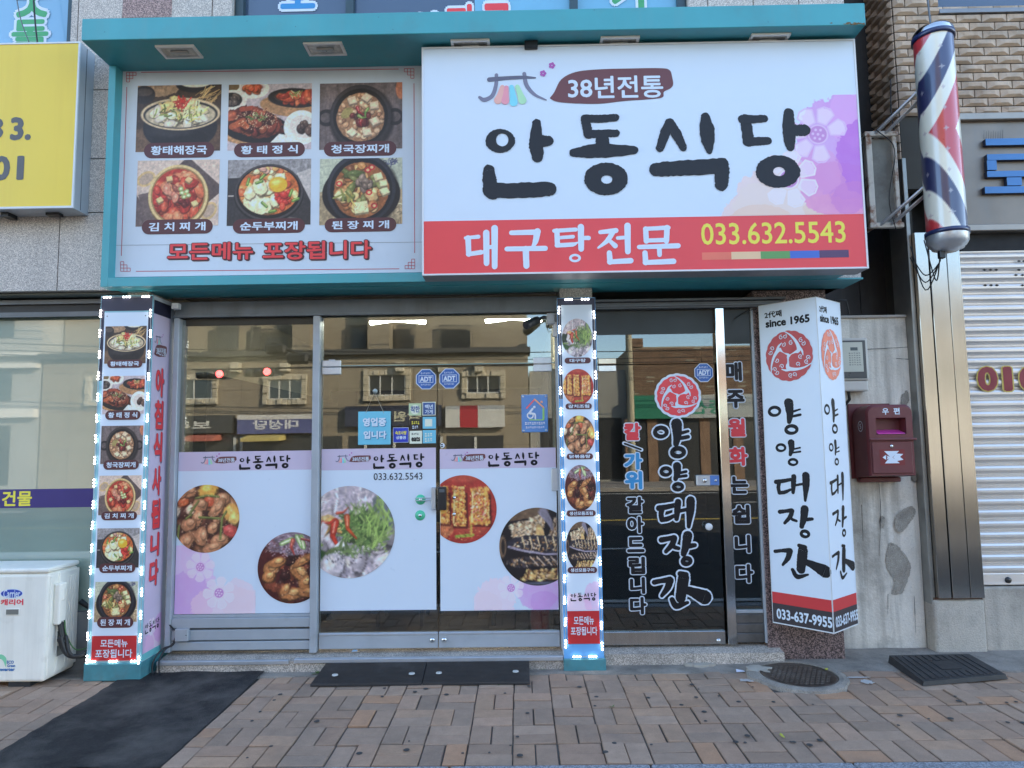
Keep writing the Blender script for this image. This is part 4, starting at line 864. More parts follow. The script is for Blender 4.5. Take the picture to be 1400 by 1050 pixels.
def corner_fret(p, cx, cy, sx, sy):
    s_ = 4.4
    for i, j in ((0, 0), (1, 0), (2, 0), (0, 1), (1, 1), (0, 2)):
        x0, y0 = cx+sx*i*s_, cy+sy*j*s_; x1, y1 = x0+sx*s_, y0+sy*s_
        for a, b in (((x0, y0), (x1, y0)), ((x1, y0), (x1, y1)), ((x1, y1), (x0, y1)), ((x0, y1), (x0, y0))): p.ribbon([p.fr.uv(*a), p.fr.uv(*b)], [.004, .004], line_red, 1, 0, 2, 0, False)
NAMES = ['황태해장국', '황태정식', '청국장찌개', '김치찌개', '순두부찌개', '된장찌개']
DFN = [d_hwangtae_soup, d_hwangtae_set, d_cheonggukjang, d_kimchi, d_sundubu, d_doenjang]
def caption(fr, text, u0, v0, u1, v1, parent, h=2, squeeze=.82, sp=1.0, off=.03):
    p = PR(fr); hh = v1-v0; p.rrect(u0, v0, u1, v1, hh*.5, maroon_dk, h); w_ = (u1-u0)*squeeze; c = (u0+u1)/2
    p.text(text, c-w_/2, v0+hh*.2, c+w_/2, v1-hh*.2, white_tx, h+1, off, off, sp); p.build('caption', parent)
def menu_board():
    t = thing('menu_board', 'white menu board of six stew photographs framed in teal left of the main sign', 'sign', (-1.3, YFRM+.08, 2.75))
    Y = YFRM+.085; fr = FY(Y); x0, z0, x1, z1 = P(162, 240, Y)[0], P(370, 374.5, Y)[1], P(580, 220, Y)[0], P(370, 88, Y)[1]
    m = MB(); m.box(x0-.01, x1, Y, Y+.012, z0-.005, z1+.05, paper_old); m.build('panel', t)
    p = PR(fr)
    p.ribbon([fr.uv(193, 99), fr.uv(545, 94.5)], [.005, .005], line_red, 1, 0, 2, 0, False); p.ribbon([fr.uv(186, 371), fr.uv(546, 367.5)], [.005, .005], line_red, 1, 0, 2, 0, False)
    p.ribbon([fr.uv(173.5, 119), fr.uv(166, 350)], [.005, .005], line_red, 1, 0, 2, 0, False); p.ribbon([fr.uv(566, 114), fr.uv(567, 346)], [.005, .005], line_red, 1, 0, 2, 0, False)
    corner_fret(p, 173, 99, 1, 1); corner_fret(p, 566, 94, -1, 1); corner_fret(p, 165, 371, 1, -1); corner_fret(p, 567, 367.5, -1, -1)
    seam = M('panel_seam', pc(96, 104, 116), .6); p.ribbon([fr.uv(155, 335.5), fr.uv(577, 331)], [.0025, .0025], seam, 1, 0, 2, 0, False); p.build('border_print', t)
    boxes = [((187, 116.5, 302, 207)), ((312, 115, 426, 205)), ((437, 113.5, 550, 204)), ((187, 219, 299.5, 309)), ((311, 218, 425, 308)), ((437, 216.5, 550, 307))]
    caps = [(197, 195, 293, 216), (320, 195, 417, 214.5), (443, 193.5, 542, 213.5), (194, 300, 291, 320), (318.5, 299, 417, 319), (444, 298, 542, 317)]
    for i in range(6):
        b = PR(fr).pxbox(*boxes[i]); ph = photo_rect('dish_photo', dish(DFN[i]), fr, *b, .0014, t)
        b = PR(fr).pxbox(*caps[i]); caption(fr, NAMES[i] if i not in (1, 3, 5) else ' '.join(NAMES[i]), *b, ph, 2, .80)
    p = PR(fr); dark_o = M('print_shadow_outline', pc(66, 40, 52), .42)
    for tx, bx in (('모든메뉴', (229, 331, 347, 356)), ('포장됩니다', (359, 329, 508, 355))):
        b = list(p.pxbox(*bx)); p.text(tx, b[0]+.008, b[1]-.007, b[2]+.008, b[3]-.007, dark_o, 2, .06, .04); p.text(tx, *b, dark_o, 2, .062, .04); p.text(tx, *b, red_txt, 3, .024, .04)
    p.build('slogan_lettering', t)
menu_board()

# ------------------------------------------------------------------ the big white and red light box
SERIF = {   # brush-cut strokes of the five characters on the red band, traced in the sign's own design space
 '대': [([(150, 622), (190, 618)], [9, 11]), ([(158, 622), (160, 672)], [15, 14]), ([(158, 672), (198, 666), (206, 662)], [12, 13, 5]), ([(214, 606), (215, 700)], [17, 15]), ([(214, 650), (240, 650)], [11, 11]), ([(240, 592), (240, 710)], [18, 15])],
 '구': [([(292, 606), (368, 604)], [13, 15]), ([(372, 602), (366, 632), (356, 652)], [18, 15, 7]), ([(278, 656), (396, 654)], [13, 14]), ([(336, 656), (338, 708)], [17, 16])],
 '탕': [([(424, 600), (490, 596)], [11, 11]), ([(432, 600), (434, 642)], [14, 14]), ([(430, 622), (482, 618)], [9, 10]), ([(432, 645), (480, 642), (496, 636)], [12, 12, 4]), ([(506, 588), (507, 656)], [17, 15]), ([(508, 622), (530, 622)], [11, 12])],
 '전': [([(566, 604), (614, 599)], [11, 14]), ([(606, 602), (588, 630), (560, 652)], [14, 13, 6]), ([(588, 624), (612, 646)], [8, 14]), ([(620, 622), (648, 620)], [10, 10]), ([(650, 584), (651, 664)], [17, 15]), ([(594, 668), (596, 696)], [14, 15]), ([(594, 696), (660, 692)], [13, 15])],
 '문': [([(706, 594), (708, 632)], [14, 14]), ([(704, 594), (776, 590)], [11, 12]), ([(772, 590), (770, 632)], [15, 14]), ([(706, 630), (772, 628)], [11, 12]), ([(686, 650), (806, 646)], [12, 14]), ([(748, 650), (749, 674)], [13, 12]), ([(704, 668), (706, 698)], [14, 15]), ([(704, 698), (792, 694)], [13, 15])]}
def big_sign():
    Y = YSIGN; fr = FY(Y); t = thing('main_signboard', 'large white and red lightbox sign with black brushed restaurant name', 'sign', (1, Y, 2.7))
    x0, x1 = P(577, 222, Y)[0], P(1178, 212, Y)[0]; z1, z0 = P(872, 59.5, Y)[1], P(880, 372, Y)[1]
    m = MB(); fm = M('sign_frame_white', (.74, .74, .75), .35, var=.02); e = .011
    m.box(x0, x1, Y+.006, YFRM-.002, z0, z1, M('sign_case_grey', (.36, .37, .39), .45, metal=.3, var=.08, vsc=7, dirt=((.15, .15, .15), 6, .55, .8, .5)))
    m.box(x0, x1, Y-.006, Y+.007, z0, z0+e, fm); m.box(x0, x1, Y-.006, Y+.007, z1-e, z1, fm); m.box(x0, x0+e, Y-.005, Y+.006, z0+e, z1-e, fm); m.box(x1-e, x1, Y-.005, Y+.006, z0+e, z1-e, fm); m.build('housing', t)
    zr = P(880, 297.5, Y)[1]
    m = MB(); m.box(x0+e, x1-e, Y, Y+.005, zr, z1-e, flex); face = m.build('white_face', t)
    m = MB(); m.box(x0+e, x1-e, Y, Y+.005, z0+e, zr, red_band); band = m.build('red_band', t)
    Z = lambda x, y: fr.uv(570+x/2.2581, 50+y/2.2581)
    zb = lambda a, b, c, d: (Z(a, (b+d)/2)[0], Z((a+c)/2, d)[1], Z(c, (b+d)/2)[0], Z((a+c)/2, b)[1])
    # watercolour corner behind the name
    xr = x1-e-.001; ul, vb = Z(940, 550)[0], zr+.001; vt = Z(1300, 180)[1]; H_ = vt-vb; asp = (xr-ul)/H_
    g = lambda x, y: ((Z(x, y)[0]-ul)/H_, (Z(x, y)[1]-vb)/H_)
    bl = []
    for x, y, rx, ry, c, a in ((1180, 560, 215, 175, (226, 190, 204), .85), (1090, 530, 110, 80, (232, 196, 208), .6), (1290, 545, 90, 70, (236, 180, 176), .6), (1060, 560, 90, 40, (236, 176, 170), .5), (1330, 340, 150, 165, (182, 140, 222), .95), (1380, 250, 110, 90, (190, 150, 228), .8), (1300, 470, 110, 80, (178, 122, 200), .8), (1390, 370, 90, 120, (160, 100, 212), .85), (1240, 420, 70, 70, (190, 140, 206), .6), (1350, 500, 70, 50, (176, 116, 200), .7)):
        q = g(x, y); bl.append((q[0], q[1], rx/2.26/188/H_, ry/2.26/188/H_, c, a))
    k = 1/2.26/188/H_; f1, f2 = g(1238, 302), g(1148, 440)
    wash('watercolour_print', fr, (ul, vb, xr, vt), bl, [(f1[0], f1[1], 88*k, (190, 176, 230), .3, 6), (f2[0], f2[1], 88*k, (226, 204, 232), -2.2, 6)], face, .0012, n=230)
    p = PR(fr); badge38(p, zb(408, 98, 795, 208), 2); roof_logo(p, zb(190, 80, 430, 220), 2); p.build('emblem_print', face)
    p = PR(fr); andong(p, zb(200, 233, 1212, 493), ink_soft, 3, .075); p.build('name_lettering', face)
    p = PR(fr)
    for ch, st in SERIF.items():
        for pts, ws in st: p.ribbon([Z(*a) for a in pts], [w_/2.26/188*1.1 for w_ in ws], white_tx, 1, .02)
    c = Z(488, 684); p.ring(c[0], c[1], .040, .029, .022, .013, white_tx, 1); p.build('band_lettering', band)
    p = PR(fr); p.text('033.632.5543', *zb(877, 573, 1323, 640), yellow_tx, 1, .013); p.build('phone_number', band)
    p = PR(fr)
    for i, c_ in enumerate(((224, 106, 96), (222, 178, 156), (84, 142, 90), (56, 96, 196), (72, 52, 96))): a, b = 880+i*90.6, 880+(i+1)*90.6; p.rect(*zb(a, 666-i*1.7, b, 689-i*1.7), M('bar_%d' % c_[0], pc(*c_), .42), 1)
    p.build('colour_bars', band)
    m = MB(); b = PR(fr).pxbox(717, 57, 735, 68); m.box(b[0], b[2], Y-.03, Y+.02, b[1], b[3], black_pl, .004); m.build('clamp', t)
big_sign()

# ------------------------------------------------------------------ yellow sign of the neighbour
def yellow_sign():
    Y = -.42; fr = FY(Y); t = thing('yellow_signboard', 'yellow sign box with grey digits left of the teal canopy', 'sign', (-3.5, Y, 3))
    x1 = P(105, 170, Y)[0]; z1, z0 = P(60, 58, Y)[1], P(50, 285, Y)[1]; x0 = x1-2.4
    yel = M('yellow_flex', pc(206, 186, 74), .4, var=.025, vsc=1.2, streak=(pc(184, 166, 66), 9, .5, .8, .35)); m = MB()
    m.box(x0+.015, x1-.012, Y, Y+.01, z0+.015, z1-.012, yel); face = m.build('face', t)
    m = MB(); cs = M('sign_case_aluminium', (.5, .53, .57), .4, metal=.35, var=.08, vsc=4); wf = M('sign_trim_white', (.72, .74, .76), .4, var=.03)
    m.box(x0, x1, Y+.011, YWALL-.002, z0, z1, cs); m.box(x0, x1, Y-.004, Y+.0105, z1-.012, z1, wf); m.box(x0, x1, Y-.004, Y+.0105, z0, z0+.015, wf); m.box(x1-.012, x1, Y-.003, Y+.010, z0+.015, z1-.012, wf); m.box(x0, x0+.015, Y-.003, Y+.010, z0+.015, z1-.012, wf)
    m.box(x1-.001, x1+.002, -.345, -.34, z0+.01, z1-.01, alu_dark); m.build('housing', t)
    p = PR(fr); dg = M('print_slate', pc(74, 80, 92), .42)
    p.pxtext('3.', 14, 160, 43, 192, dg, 1, .045); p.pxtext('3', -24, 160, 5, 192, dg, 1, .045); p.pxtext('1', 23, 213, 33, 246, dg, 1, .03); p.pxtext('0', -10, 213, 14, 247, dg, 1, .045); p.build('digits', face)
    m = MB(); m.box(P(10, 290, -.3)[0], P(20, 290, -.3)[0], -.36, -.27, z0-.03, z0-.001, black_pl); m.build('cable_gland', t); m = MB(); m.box(P(68, 285, -.3)[0], P(86, 285, -.3)[0], -.34, -.29, z0-.02, z0-.001, black_pl); m.build('cable_gland', t)
yellow_sign()

# ------------------------------------------------------------------ LED edged pillar signs
def led_proto(parent, loc, vertical):
    m = MB(); L_, W_ = .060, .010; a, b = (W_, L_) if vertical else (L_, W_); x, y, z = loc
    m.box(x-a/2, x+a/2, y-.006, y, z-b/2, z+b/2, led_body, .002)
    for k in (-1, 0, 1):
        cx, cz = (x, z+k*.022) if vertical else (x+k*.022, z)
        m.lathe([(.0062, -.006), (.0052, -.010), (.0025, -.012), (.0001, -.0124)], (cx, y, cz), led_m, 10, 'Y')
    return m.build('led_module', parent)
def led_rows(parent, fr, edges, horiz, dy=0):
    pv = ph = None
    for (a, b, n) in edges:
        for i in range(n):
            q = [a[j]+(b[j]-a[j])*i/(n-1) for j in (0, 1)]; loc = fr.pt(q[0], q[1], .002+dy)
            if pv is None: pv = led_proto(parent, loc, True); pl = Vector(loc)
            else: c = pv.copy(); COL.objects.link(c); c.location = pv.location+(Vector(loc)-pl)+Vector((random.uniform(-.003, .003), 0, random.uniform(-.006, .006))); c.rotation_euler.y = random.gauss(0, .05)
    ww = M('led_wire', (.5, .5, .5), .5)
    for (a, b, n) in list(edges)+list(horiz):
        mw = MB(); rs = random.Random(int(a[0]*1000)); N_ = 40; mw.tube([tuple(fr.pt(a[0]+(b[0]-a[0])*i/N_+rs.uniform(-.0035, .0035), a[1]+(b[1]-a[1])*i/N_, .004+dy)) for i in range(N_+1)], .0022, ww, 5); mw.build('led_wire', parent)
    for (a, b, n) in horiz:
        for i in range(n):
            q = [a[j]+(b[j]-a[j])*i/(n-1) for j in (0, 1)]; loc = fr.pt(q[0], q[1], .002+dy)
            if ph is None: ph = led_proto(parent, loc, False); hl = Vector(loc)
            else: c = ph.copy(); COL.objects.link(c); c.location = ph.location+(Vector(loc)-hl)
def left_column():
    Y = YPIER-.012; fr = FY(Y); t = thing('pillar_menu_sign', 'wide pillar menu edged in white LEDs, beside the air conditioner', 'sign', (-2.74, Y, 0), 'LED pillar signs')
    x0, x1 = P(128, 660, Y)[0], P(201, 660, Y)[0]; zt, zb = P(178, 404, Y)[1], P(155, 906, Y)[1]; yb = -.002
    m = MB(); m.box(x0, x1, Y+.012, yb+.25, zb, zt, paper_old); m.box(x0, x1, Y, Y+.011, zb, zt, M('column_edge_blue', pc(120, 178, 212), .4, var=.04)); m.build('casing', t)
    m = MB(); m.box(x0-.012, x1+.006, Y-.014, yb+.24, 0, zb-.001, teal_base, .006); m.build('plinth', t)
    p = PR(fr); p.rect(x0+.018, P(178, 425, Y)[1], x1-.004, zt-.004, navy_dk, 1); z_ = P(178, 520, Y)[1]; p.rect(x0+.004, z_, x0+.03, zt-.004, navy_dk, 1); p.rect(x1-.03, z_, x1-.003, zt-.004, navy_dk, 1); p.build('dark_header', t)
    m = PR(fr); xa, xb = x0+.032, x1-.03; m.rect(xa, zb+.03, xb, P(178, 427, Y)[1], paper, 2)
    for a in (xa+.02, xb-.02): m.ell(a, P(178, 432, Y)[1], .004, .004, dark, 3, 10)
    m.build('menu_sheet', t)
    rows = [(446, 497, 492, 503), (514, 566, 561, 574), (582, 634, 629, 642), (650, 704, 699, 711), (722, 776, 770, 783), (795, 850, 843, 858)]
    for i, (a, b, c, d) in enumerate(rows):
        za, zb2 = P(170, a, Y)[1], P(165, b, Y)[1]; ph = photo_rect('dish_photo', dish(DFN[i]), fr, xa+.012, zb2, xb-.008, za, .0042, t)
        z2, z1 = P(165, d, Y)[1], P(165, c, Y)[1]; caption(fr, NAMES[i] if i not in (1, 3, 5) else ' '.join(NAMES[i]), xa+.035, z2, xb-.03, z1, ph, 5, .82)
    p = PR(fr); za, zb2 = P(155, 869, Y)[1], P(155, 903, Y)[1]; p.rect(xa+.003, zb2, xb-.003, za, red_deep, 4); h_ = za-zb2
    p.text('모든메뉴', xa+.065, zb2+h_*.54, xb-.065, zb2+h_*.86, white_tx, 5, .02); p.text('포장됩니다', xa+.03, zb2+h_*.12, xb-.03, zb2+h_*.46, white_tx, 5, .02); p.build('takeaway_notice', t)
    zl, zh = P(120, 901, Y)[1], P(140, 428, Y)[1]
    led_rows(t, fr, [((x0+.008, zl), (x0+.008, zh), 17), ((x1-.010, zl-.01), (x1-.010, zh-.01), 17)], [((x0+.05, zt-.012), (x1-.05, zt-.012), 3), ((x0+.04, zb+.012), (x1-.04, zb+.012), 3)])
    # side towards the doors
    sf = Frame((x1+.0005, Y, 0), (0, 1, 0)); lav = M('print_pale_violet', pc(176, 178, 220), .42, var=.03); D = yb-Y-.012+.0
    m = PR(sf); m.rect(.012, zb+.05, D, zt-.03, lav, 1); m.rect(.012, zt-.13, D, zt-.03, navy_dk, 2); m.rect(.004, zb+.004, D, zb+.05, sky_pr if False else M('column_edge_teal', pc(96, 176, 200), .4), 2); side = m.build('side_sheet', t)
    p = PR(sf); zz = lambda y: P(228, y, -.12)[1]
    roof_logo(p, (.03, zz(474), .15, zz(456)), 3); badge38(p, (.03, zz(489), .205, zz(472)), 3)
    ys = [(503, 543), (547, 587), (590, 632), (636, 677), (681, 722), (727, 760), (764, 800)]
    for ch, (a, b) in zip('아침식사됩니다', ys):
        p.text(ch, .068, zz(b)-.006, .185, zz(a)-.006, M('print_shadow_grey', pc(96, 92, 128), .42), 3, .06, .05); p.text(ch, .06, zz(b), .177, zz(a), red_txt, 4, .045, .05)
    andong(p, (.03, zz(862), .215, zz(846)), ink, 3); p.build('side_lettering', side)
    wash('watercolour_print', sf, (.014, zb+.052, D-.002, zb+.34), [(.55, .1, .5, .45, (206, 190, 230), .8), (.7, .45, .25, .35, (182, 140, 214), .7), (.2, .1, .3, .3, (190, 150, 216), .5)], [(.35, .55, .22, (206, 196, 236), .2, 7)], side, .0025, base=(176, 178, 220), n=70)
left_column()
def mid_column():
    Y = YMID-.012; fr = FY(Y); t = thing('pillar_menu_sign', 'narrow pillar menu edged in white LEDs, between the two shop doors', 'sign', (.43, Y, 0), 'LED pillar signs')
    x0, x1 = P(766.5, 660, Y)[0], P(820, 660, Y)[0]; zt, zb = P(788, 407, Y)[1], P(798, 900, Y)[1]
    eb = M('column_edge_sky', pc(84, 150, 226), .4, var=.04)
    m = MB(); m.box(x0, x1, Y+.012, .09, zb, zt, paper_old); m.box(x0, x1, Y, Y+.011, zb, zt, eb); m.build('casing', t)
    m = MB(); m.box(x0-.004, x1+.012, Y-.012, .08, 0, zb-.001, teal_base, .006); m.build('plinth', t)
    p = PR(fr); z_ = P(790, 545, Y)[1]; p.rect(x0+.003, z_, x1-.003, zt-.004, navy_dk, 1); p.build('dark_header', t)
    xa, xb = x0+.028, x1-.026; p = PR(fr); p.rect(xa, P(795, 880, Y)[1], xb, P(788, 417, Y)[1], paper, 2); p.build('menu_sheet', t)
    c0 = (xa+xb)/2; rw = (xb-xa)/2-.002
    for fn, tx, cy, ry, a, b in ((d_cod, '대구탕', 462, 27, 489, 497), (d_hairtail, '갈치조림', 529, 25, 551.5, 559.5), (d_chicken, '닭볶음탕', 595, 27, 620, 628), (d_braised, '생선모듬조림', 667, 31, 697.5, 706), (d_grilled, '생선모듬구이', 747, 33, 775, 783.5)):
        cz = P(790, cy, Y)[1]; ph = photo_disc('dish_photo', dish(fn), fr, c0, cz, rw, ry/190, .004, t)
        w_ = .42 if len(tx) < 5 else .46; caption(fr, tx, c0-w_*(xb-xa), P(790, b, Y)[1], c0+w_*(xb-xa), P(790, a, Y)[1], ph, 5, .62 if len(tx) < 4 else .8)
    p = PR(fr); z1, z0 = P(797, 810, Y)[1], P(797, 822, Y)[1]; andong(p, (xa+.025, z0, xb-.02, z1), ink, 4); p.build('name_lettering', t)
    wash('watercolour_print', fr, (xa+.001, P(797, 834, Y)[1], xb-.001, P(797, 795, Y)[1]), [(.3, .1, .6, .5, (212, 186, 226), .7), (1.0, .4, .4, .6, (196, 160, 220), .6)], [], t, .0030, n=50)
    p = PR(fr); za, zb2 = P(798, 835, Y)[1], P(798, 880, Y)[1]; p.rect(xa+.001, zb2, xb-.001, za, red_deep, 4); h_ = za-zb2
    p.text('모든메뉴', xa+.045, zb2+h_*.58, xb-.04, zb2+h_*.84, white_tx, 5, .02); p.text('포장됩니다', xa+.022, zb2+h_*.26, xb-.018, zb2+h_*.52, white_tx, 5, .02); p.build('takeaway_notice', t)
    zl, zh = P(775, 880, Y)[1], P(765, 424, Y)[1]
    led_rows(t, fr, [((x0+.012, zl), (x0+.012, zh), 17), ((x1-.012, zl-.02), (x1-.012, zh-.04), 17)], [((x0+.085, zt-.014), (x1-.075, zt-.014), 2), ((x0+.09, zb+.014), (x1-.08, zb+.014), 2)])
mid_column()

# ------------------------------------------------------------------ shop front: window, double doors, smithy door
def film_header(p, x0, x1, z0, z1, logo, badge, name):
    p.rect(x0, z0, x1, z1, film_lav, 2); roof_logo(p, logo, 3); badge38(p, badge, 3); andong(p, name, ink, 3, .05)
def tiny(p, u0, v0, u1, v1, m, n, h):
    "a line of print too small to read"
    w_ = (u1-u0)/n
    for i in range(n):
        a = u0+i*w_; p.rect(a, v0+(v1-v0)*.1*(i % 3), a+w_*.7, v0+(v1-v0)*.35, m, h); p.rect(a+w_*.1*(i % 2), v0+(v1-v0)*.6, a+w_*.6, v1-(v1-v0)*.1*(i % 2), m, h)
def adt(p, cx, cy, r):
    c = p.fr.uv(cx, cy); k = r/184.0; bl = M('sticker_blue', pc(44, 92, 178), .35); p.ell(c[0], c[1], k*1.08, k*1.08, white_tx, 2, 8, math.pi/8); p.ell(c[0], c[1], k*1.0, k*1.0, bl, 3, 8, math.pi/8)
    p.rect(c[0]-k*.72, c[1]-k*.36, c[0]+k*.72, c[1]+k*.38, white_tx, 4); p.rect(c[0]-k*.67, c[1]-k*.31, c[0]+k*.67, c[1]+k*.33, bl, 5)
    p.text('ADT', c[0]-k*.6, c[1]-k*.26, c[0]+k*.6, c[1]+k*.26, white_tx, 6, .05); tiny(p, c[0]-k*.5, c[1]+k*.5, c[0]+k*.5, c[1]+k*.66, white_tx, 6, 6); tiny(p, c[0]-k*.5, c[1]-k*.62, c[0]+k*.5, c[1]-k*.48, white_tx, 8, 6)
def storefront():
    zt = P(590, 409, YG)[1]; zg = P(590, 430, YG)[1]; zs = Z0
    xl, xm0, xm1, xd, xr = P(236, 650, 0)[0], P(428.5, 650, 0)[0], P(438, 650, 0)[0], P(599, 680, 0)[0], P(762, 660, 0)[0]
    xg0 = P(243.5, 650, 0)[0]
    hb = M('header_beam_shaded', (.17, .19, .205), .45, var=.12, vsc=7, streak=((.08, .08, .08), 8, .5, .8, .5))  # frame grey made darker: the shade under the canopy is in this colour
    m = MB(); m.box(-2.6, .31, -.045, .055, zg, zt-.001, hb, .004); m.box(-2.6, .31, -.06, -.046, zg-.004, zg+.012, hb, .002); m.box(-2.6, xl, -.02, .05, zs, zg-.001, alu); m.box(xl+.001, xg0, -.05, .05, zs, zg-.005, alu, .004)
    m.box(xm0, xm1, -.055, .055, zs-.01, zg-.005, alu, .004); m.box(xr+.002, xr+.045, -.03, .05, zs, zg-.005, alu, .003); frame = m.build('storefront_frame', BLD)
    # louvred panel under the window
    za = P(330, 843, 0)[1]; m = MB(); zz = [P(330, y, 0)[1] for y in (887, 875, 873.5, 859, 856.5, 843)]
    for a, b in ((0, 1), (2, 3), (4, 5)): m.box(xg0+.001, xm0-.001, -.035-(a == 4)*.006, .03, zz[a]+.001, zz[b]-.001, alu, .004)
    m.box(xg0+.001, xm0-.001, .0, .03, zs-.005, za-.002, alu_dark); m.build('kick_panel', BLD)
    # window
    w = MB(); w.box(xg0-.002, xm0+.002, -.004, .004, za+.02, zg, GL); w.box(xg0, xm0, -.02, .02, za, za+.02, alu, .002); win = w.build('window', BLD)
    fr = FY(-.0055); zf1, zf0 = P(335, 617, 0)[1], P(335, 838.5, 0)[1]; a, b = P(241.5, 728, 0)[0], P(425, 728, 0)[0]
    a = xg0+.004; b = xm0-.012
    p = PR(fr); p.rect(a, zf0, b, zf1, film, 1); bx = p.pxbox
    film_header(p, a, b, P(335, 643, 0)[1], zf1, bx(292, 620, 320, 635), bx(295, 624, 324, 633), bx(327, 622, 397, 642)) if False else film_header(p, a, b, P(335, 643, 0)[1], zf1, bx(275, 619.5, 301, 636), bx(294, 624, 324, 633.5), bx(327, 622.5, 397, 642)); fm = p.build('printed_film', win)
    for fn, cx, cy, r in ((d_chicken, 282, 709, 46), (d_braised, 400, 776, 47.5)): c = fr.uv(cx, cy); photo_disc('dish_photo', dish(fn), fr, c[0], c[1], r/184.5, r/184.5, .004, fm, (a+.002, b-.002))
    wash('watercolour_print', fr, (a+.001, zf0+.001, fr.uv(350, 800)[0], fr.uv(300, 745)[1]), [(.1, .5, .5, .62, (196, 176, 234), .85), (.15, .2, .45, .4, (178, 148, 226), .7), (.75, .1, .5, .32, (212, 192, 226), .75), (.95, .2, .25, .3, (216, 190, 220), .5)], [(.37, .68, .22, (206, 200, 240), .2, 7), (.66, .30, .24, (214, 208, 240), .5, 7)], fm, .003, n=110)
    st_m = M('added_dark_strip', (.018, .022, .018), .4, var=.15, vsc=3); m = MB(); m.box(xg0+.03, xm0-.001, -.0075, -.0045, P(335, 445, 0)[1], zg-.001, st_m); m.build('added_dark_strip', win)  # added matte strip, imitates the dark band in the window's reflection
    # double doors: frameless glass with a bottom rail
    zr1 = P(590, 863, 0)[1]; zb = P(590, 885, 0)[1]; ztr = P(600, 500, 0)[1]
    m = MB(); m.box(xm1, xr, -.004, .004, ztr+.008, zg, GL); m.box(xm1, xr, -.007, .007, ztr+.006, ztr+.012, M('glass_edge', (.3, .42, .38), .2, var=.05)); tr = m.build('transom_glass', BLD)
    for side, (x0, x1) in enumerate(((xm1+.006, xd-.003), (xd+.003, xr-.004))):
        m = MB(); m.box(x0, x1, -.005, .005, zr1, ztr-.004, GL); m.box(x0, x1, -.022, .022, zb, zr1-.001, alu, .004); m.box(x0+.004, x1-.004, -.026, -.0225, zr1-.018, zr1-.006, alu_light, .002)
        door = m.build('glass_door', BLD)
        m = MB(); cx = x1-.04 if side == 0 else x0+.04; cz = (zb+zr1)/2; m.lathe([(.0001, -.034), (.016, -.032), (.020, -.024), (.020, -.02)], (cx, 0, cz), chrome, 20, 'Y'); m.lathe([(.0001, -.036), (.006, -.0355), (.006, -.03)], (cx, 0, cz), dark, 10, 'Y'); m.build('floor_lock', door)
        # patch fittings
        m = MB(); pm = M('patch_fitting', (.62, .64, .66), .35, metal=.3, var=.08, vsc=30); q = (441.5, 466.5) if side == 0 else (729, 754)
        u0, u1 = P(q[0], 500, 0)[0], P(q[1], 500, 0)[0]; m.box(u0, u1, -.02, .02, ztr-.056, ztr-.003, pm, .004); m.build('patch_fitting', door)
        m = MB(); m.box(u0, u1, -.02, .02, ztr+.003, ztr+.05, pm, .004)
        if side == 0: m.box((u0*2+u1)/3, (u0+2*u1)/3, -.012, .012, ztr+.05, ztr+.058, pm, .002)
        m.build('patch_fitting', tr)
        fr = FY(-.0065); x0f, x1f = (x0+.004, x1-.012) if side == 0 else (x0+.012, x1-.004); z1f, z0f = P(520 if side == 0 else 680, 613, 0)[1], P(520 if side == 0 else 680, 834, 0)[1]
        p = PR(fr); p.rect(x0f, z0f, x1f, z1f, film, 1); bx = p.pxbox
        if side == 0:
            film_header(p, x0f, x1f, P(520, 642, 0)[1], z1f, bx(459, 618, 482, 634), bx(477.5, 622.5, 507.5, 632), bx(510, 620, 580, 641)); p.pxtext('033.632.5543', 511, 646.5, 577.5, 656, ink, 3, .0)
        else: film_header(p, x0f, x1f, P(680, 640, 0)[1], z1f, bx(617, 617.5, 640, 632), bx(632, 620.5, 664, 631), bx(667, 618, 737, 638))
        fm = p.build('printed_film', door)
        for fn, cx, cy, r in (((d_cod, 478, 727, 62),) if side == 0 else ((d_hairtail, 633, 696, 46), (d_grilled, 735, 747, 52))): c = fr.uv(cx, cy); photo_disc('dish_photo', dish(fn), fr, c[0], c[1], r/184.5, r/184.5, .004, fm, (x0f+.002, x1f-.002))
        if side == 1:
            wash('watercolour_print', fr, (fr.uv(648, 800)[0], z0f+.001, x1f-.001, fr.uv(700, 782)[1]), [(.55, .1, .55, .75, (210, 196, 230), .75), (.3, .1, .45, .4, (214, 194, 226), .6), (1.75, .5, .55, .55, (184, 152, 226), .85), (1.9, .2, .4, .3, (176, 140, 222), .7)], [(1.0, .58, .36, (208, 204, 240), .3, 7)], fm, .003, n=90)
        # lock and handle
        hd = MB()
        if side == 0:
            h0 = fr.uv(593.5, 681); hd.box(h0[0]-.016, h0[0]+.016, -.05, -.012, h0[1]-.082, h0[1]+.082, alu_light, .005)
            for zz_ in (.012, -.006): c = fr.uv(568, 683); hd.tube([(c[0], -.03, c[1]+zz_), (h0[0]-.01, -.03, c[1]+zz_)], .0035, alu_light, 8)
        else:
            h0 = fr.uv(605, 681); hd.box(h0[0]-.032, h0[0]+.032, -.055, -.01, h0[1]-.085, h0[1]+.085, black_pl, .008, 2); hd.box(h0[0]-.02, h0[0]+.02, -.058, -.054, h0[1]+.045, h0[1]+.07, M('lock_display', (.10, .11, .12), .2, var=.1), .001)
        hd.build('door_lock', door)
        gst = M('green_sticker', pc(70, 182, 158), .3, var=.05); gd = M('green_badge', pc(64, 132, 100), .35, var=.08); m2 = MB()
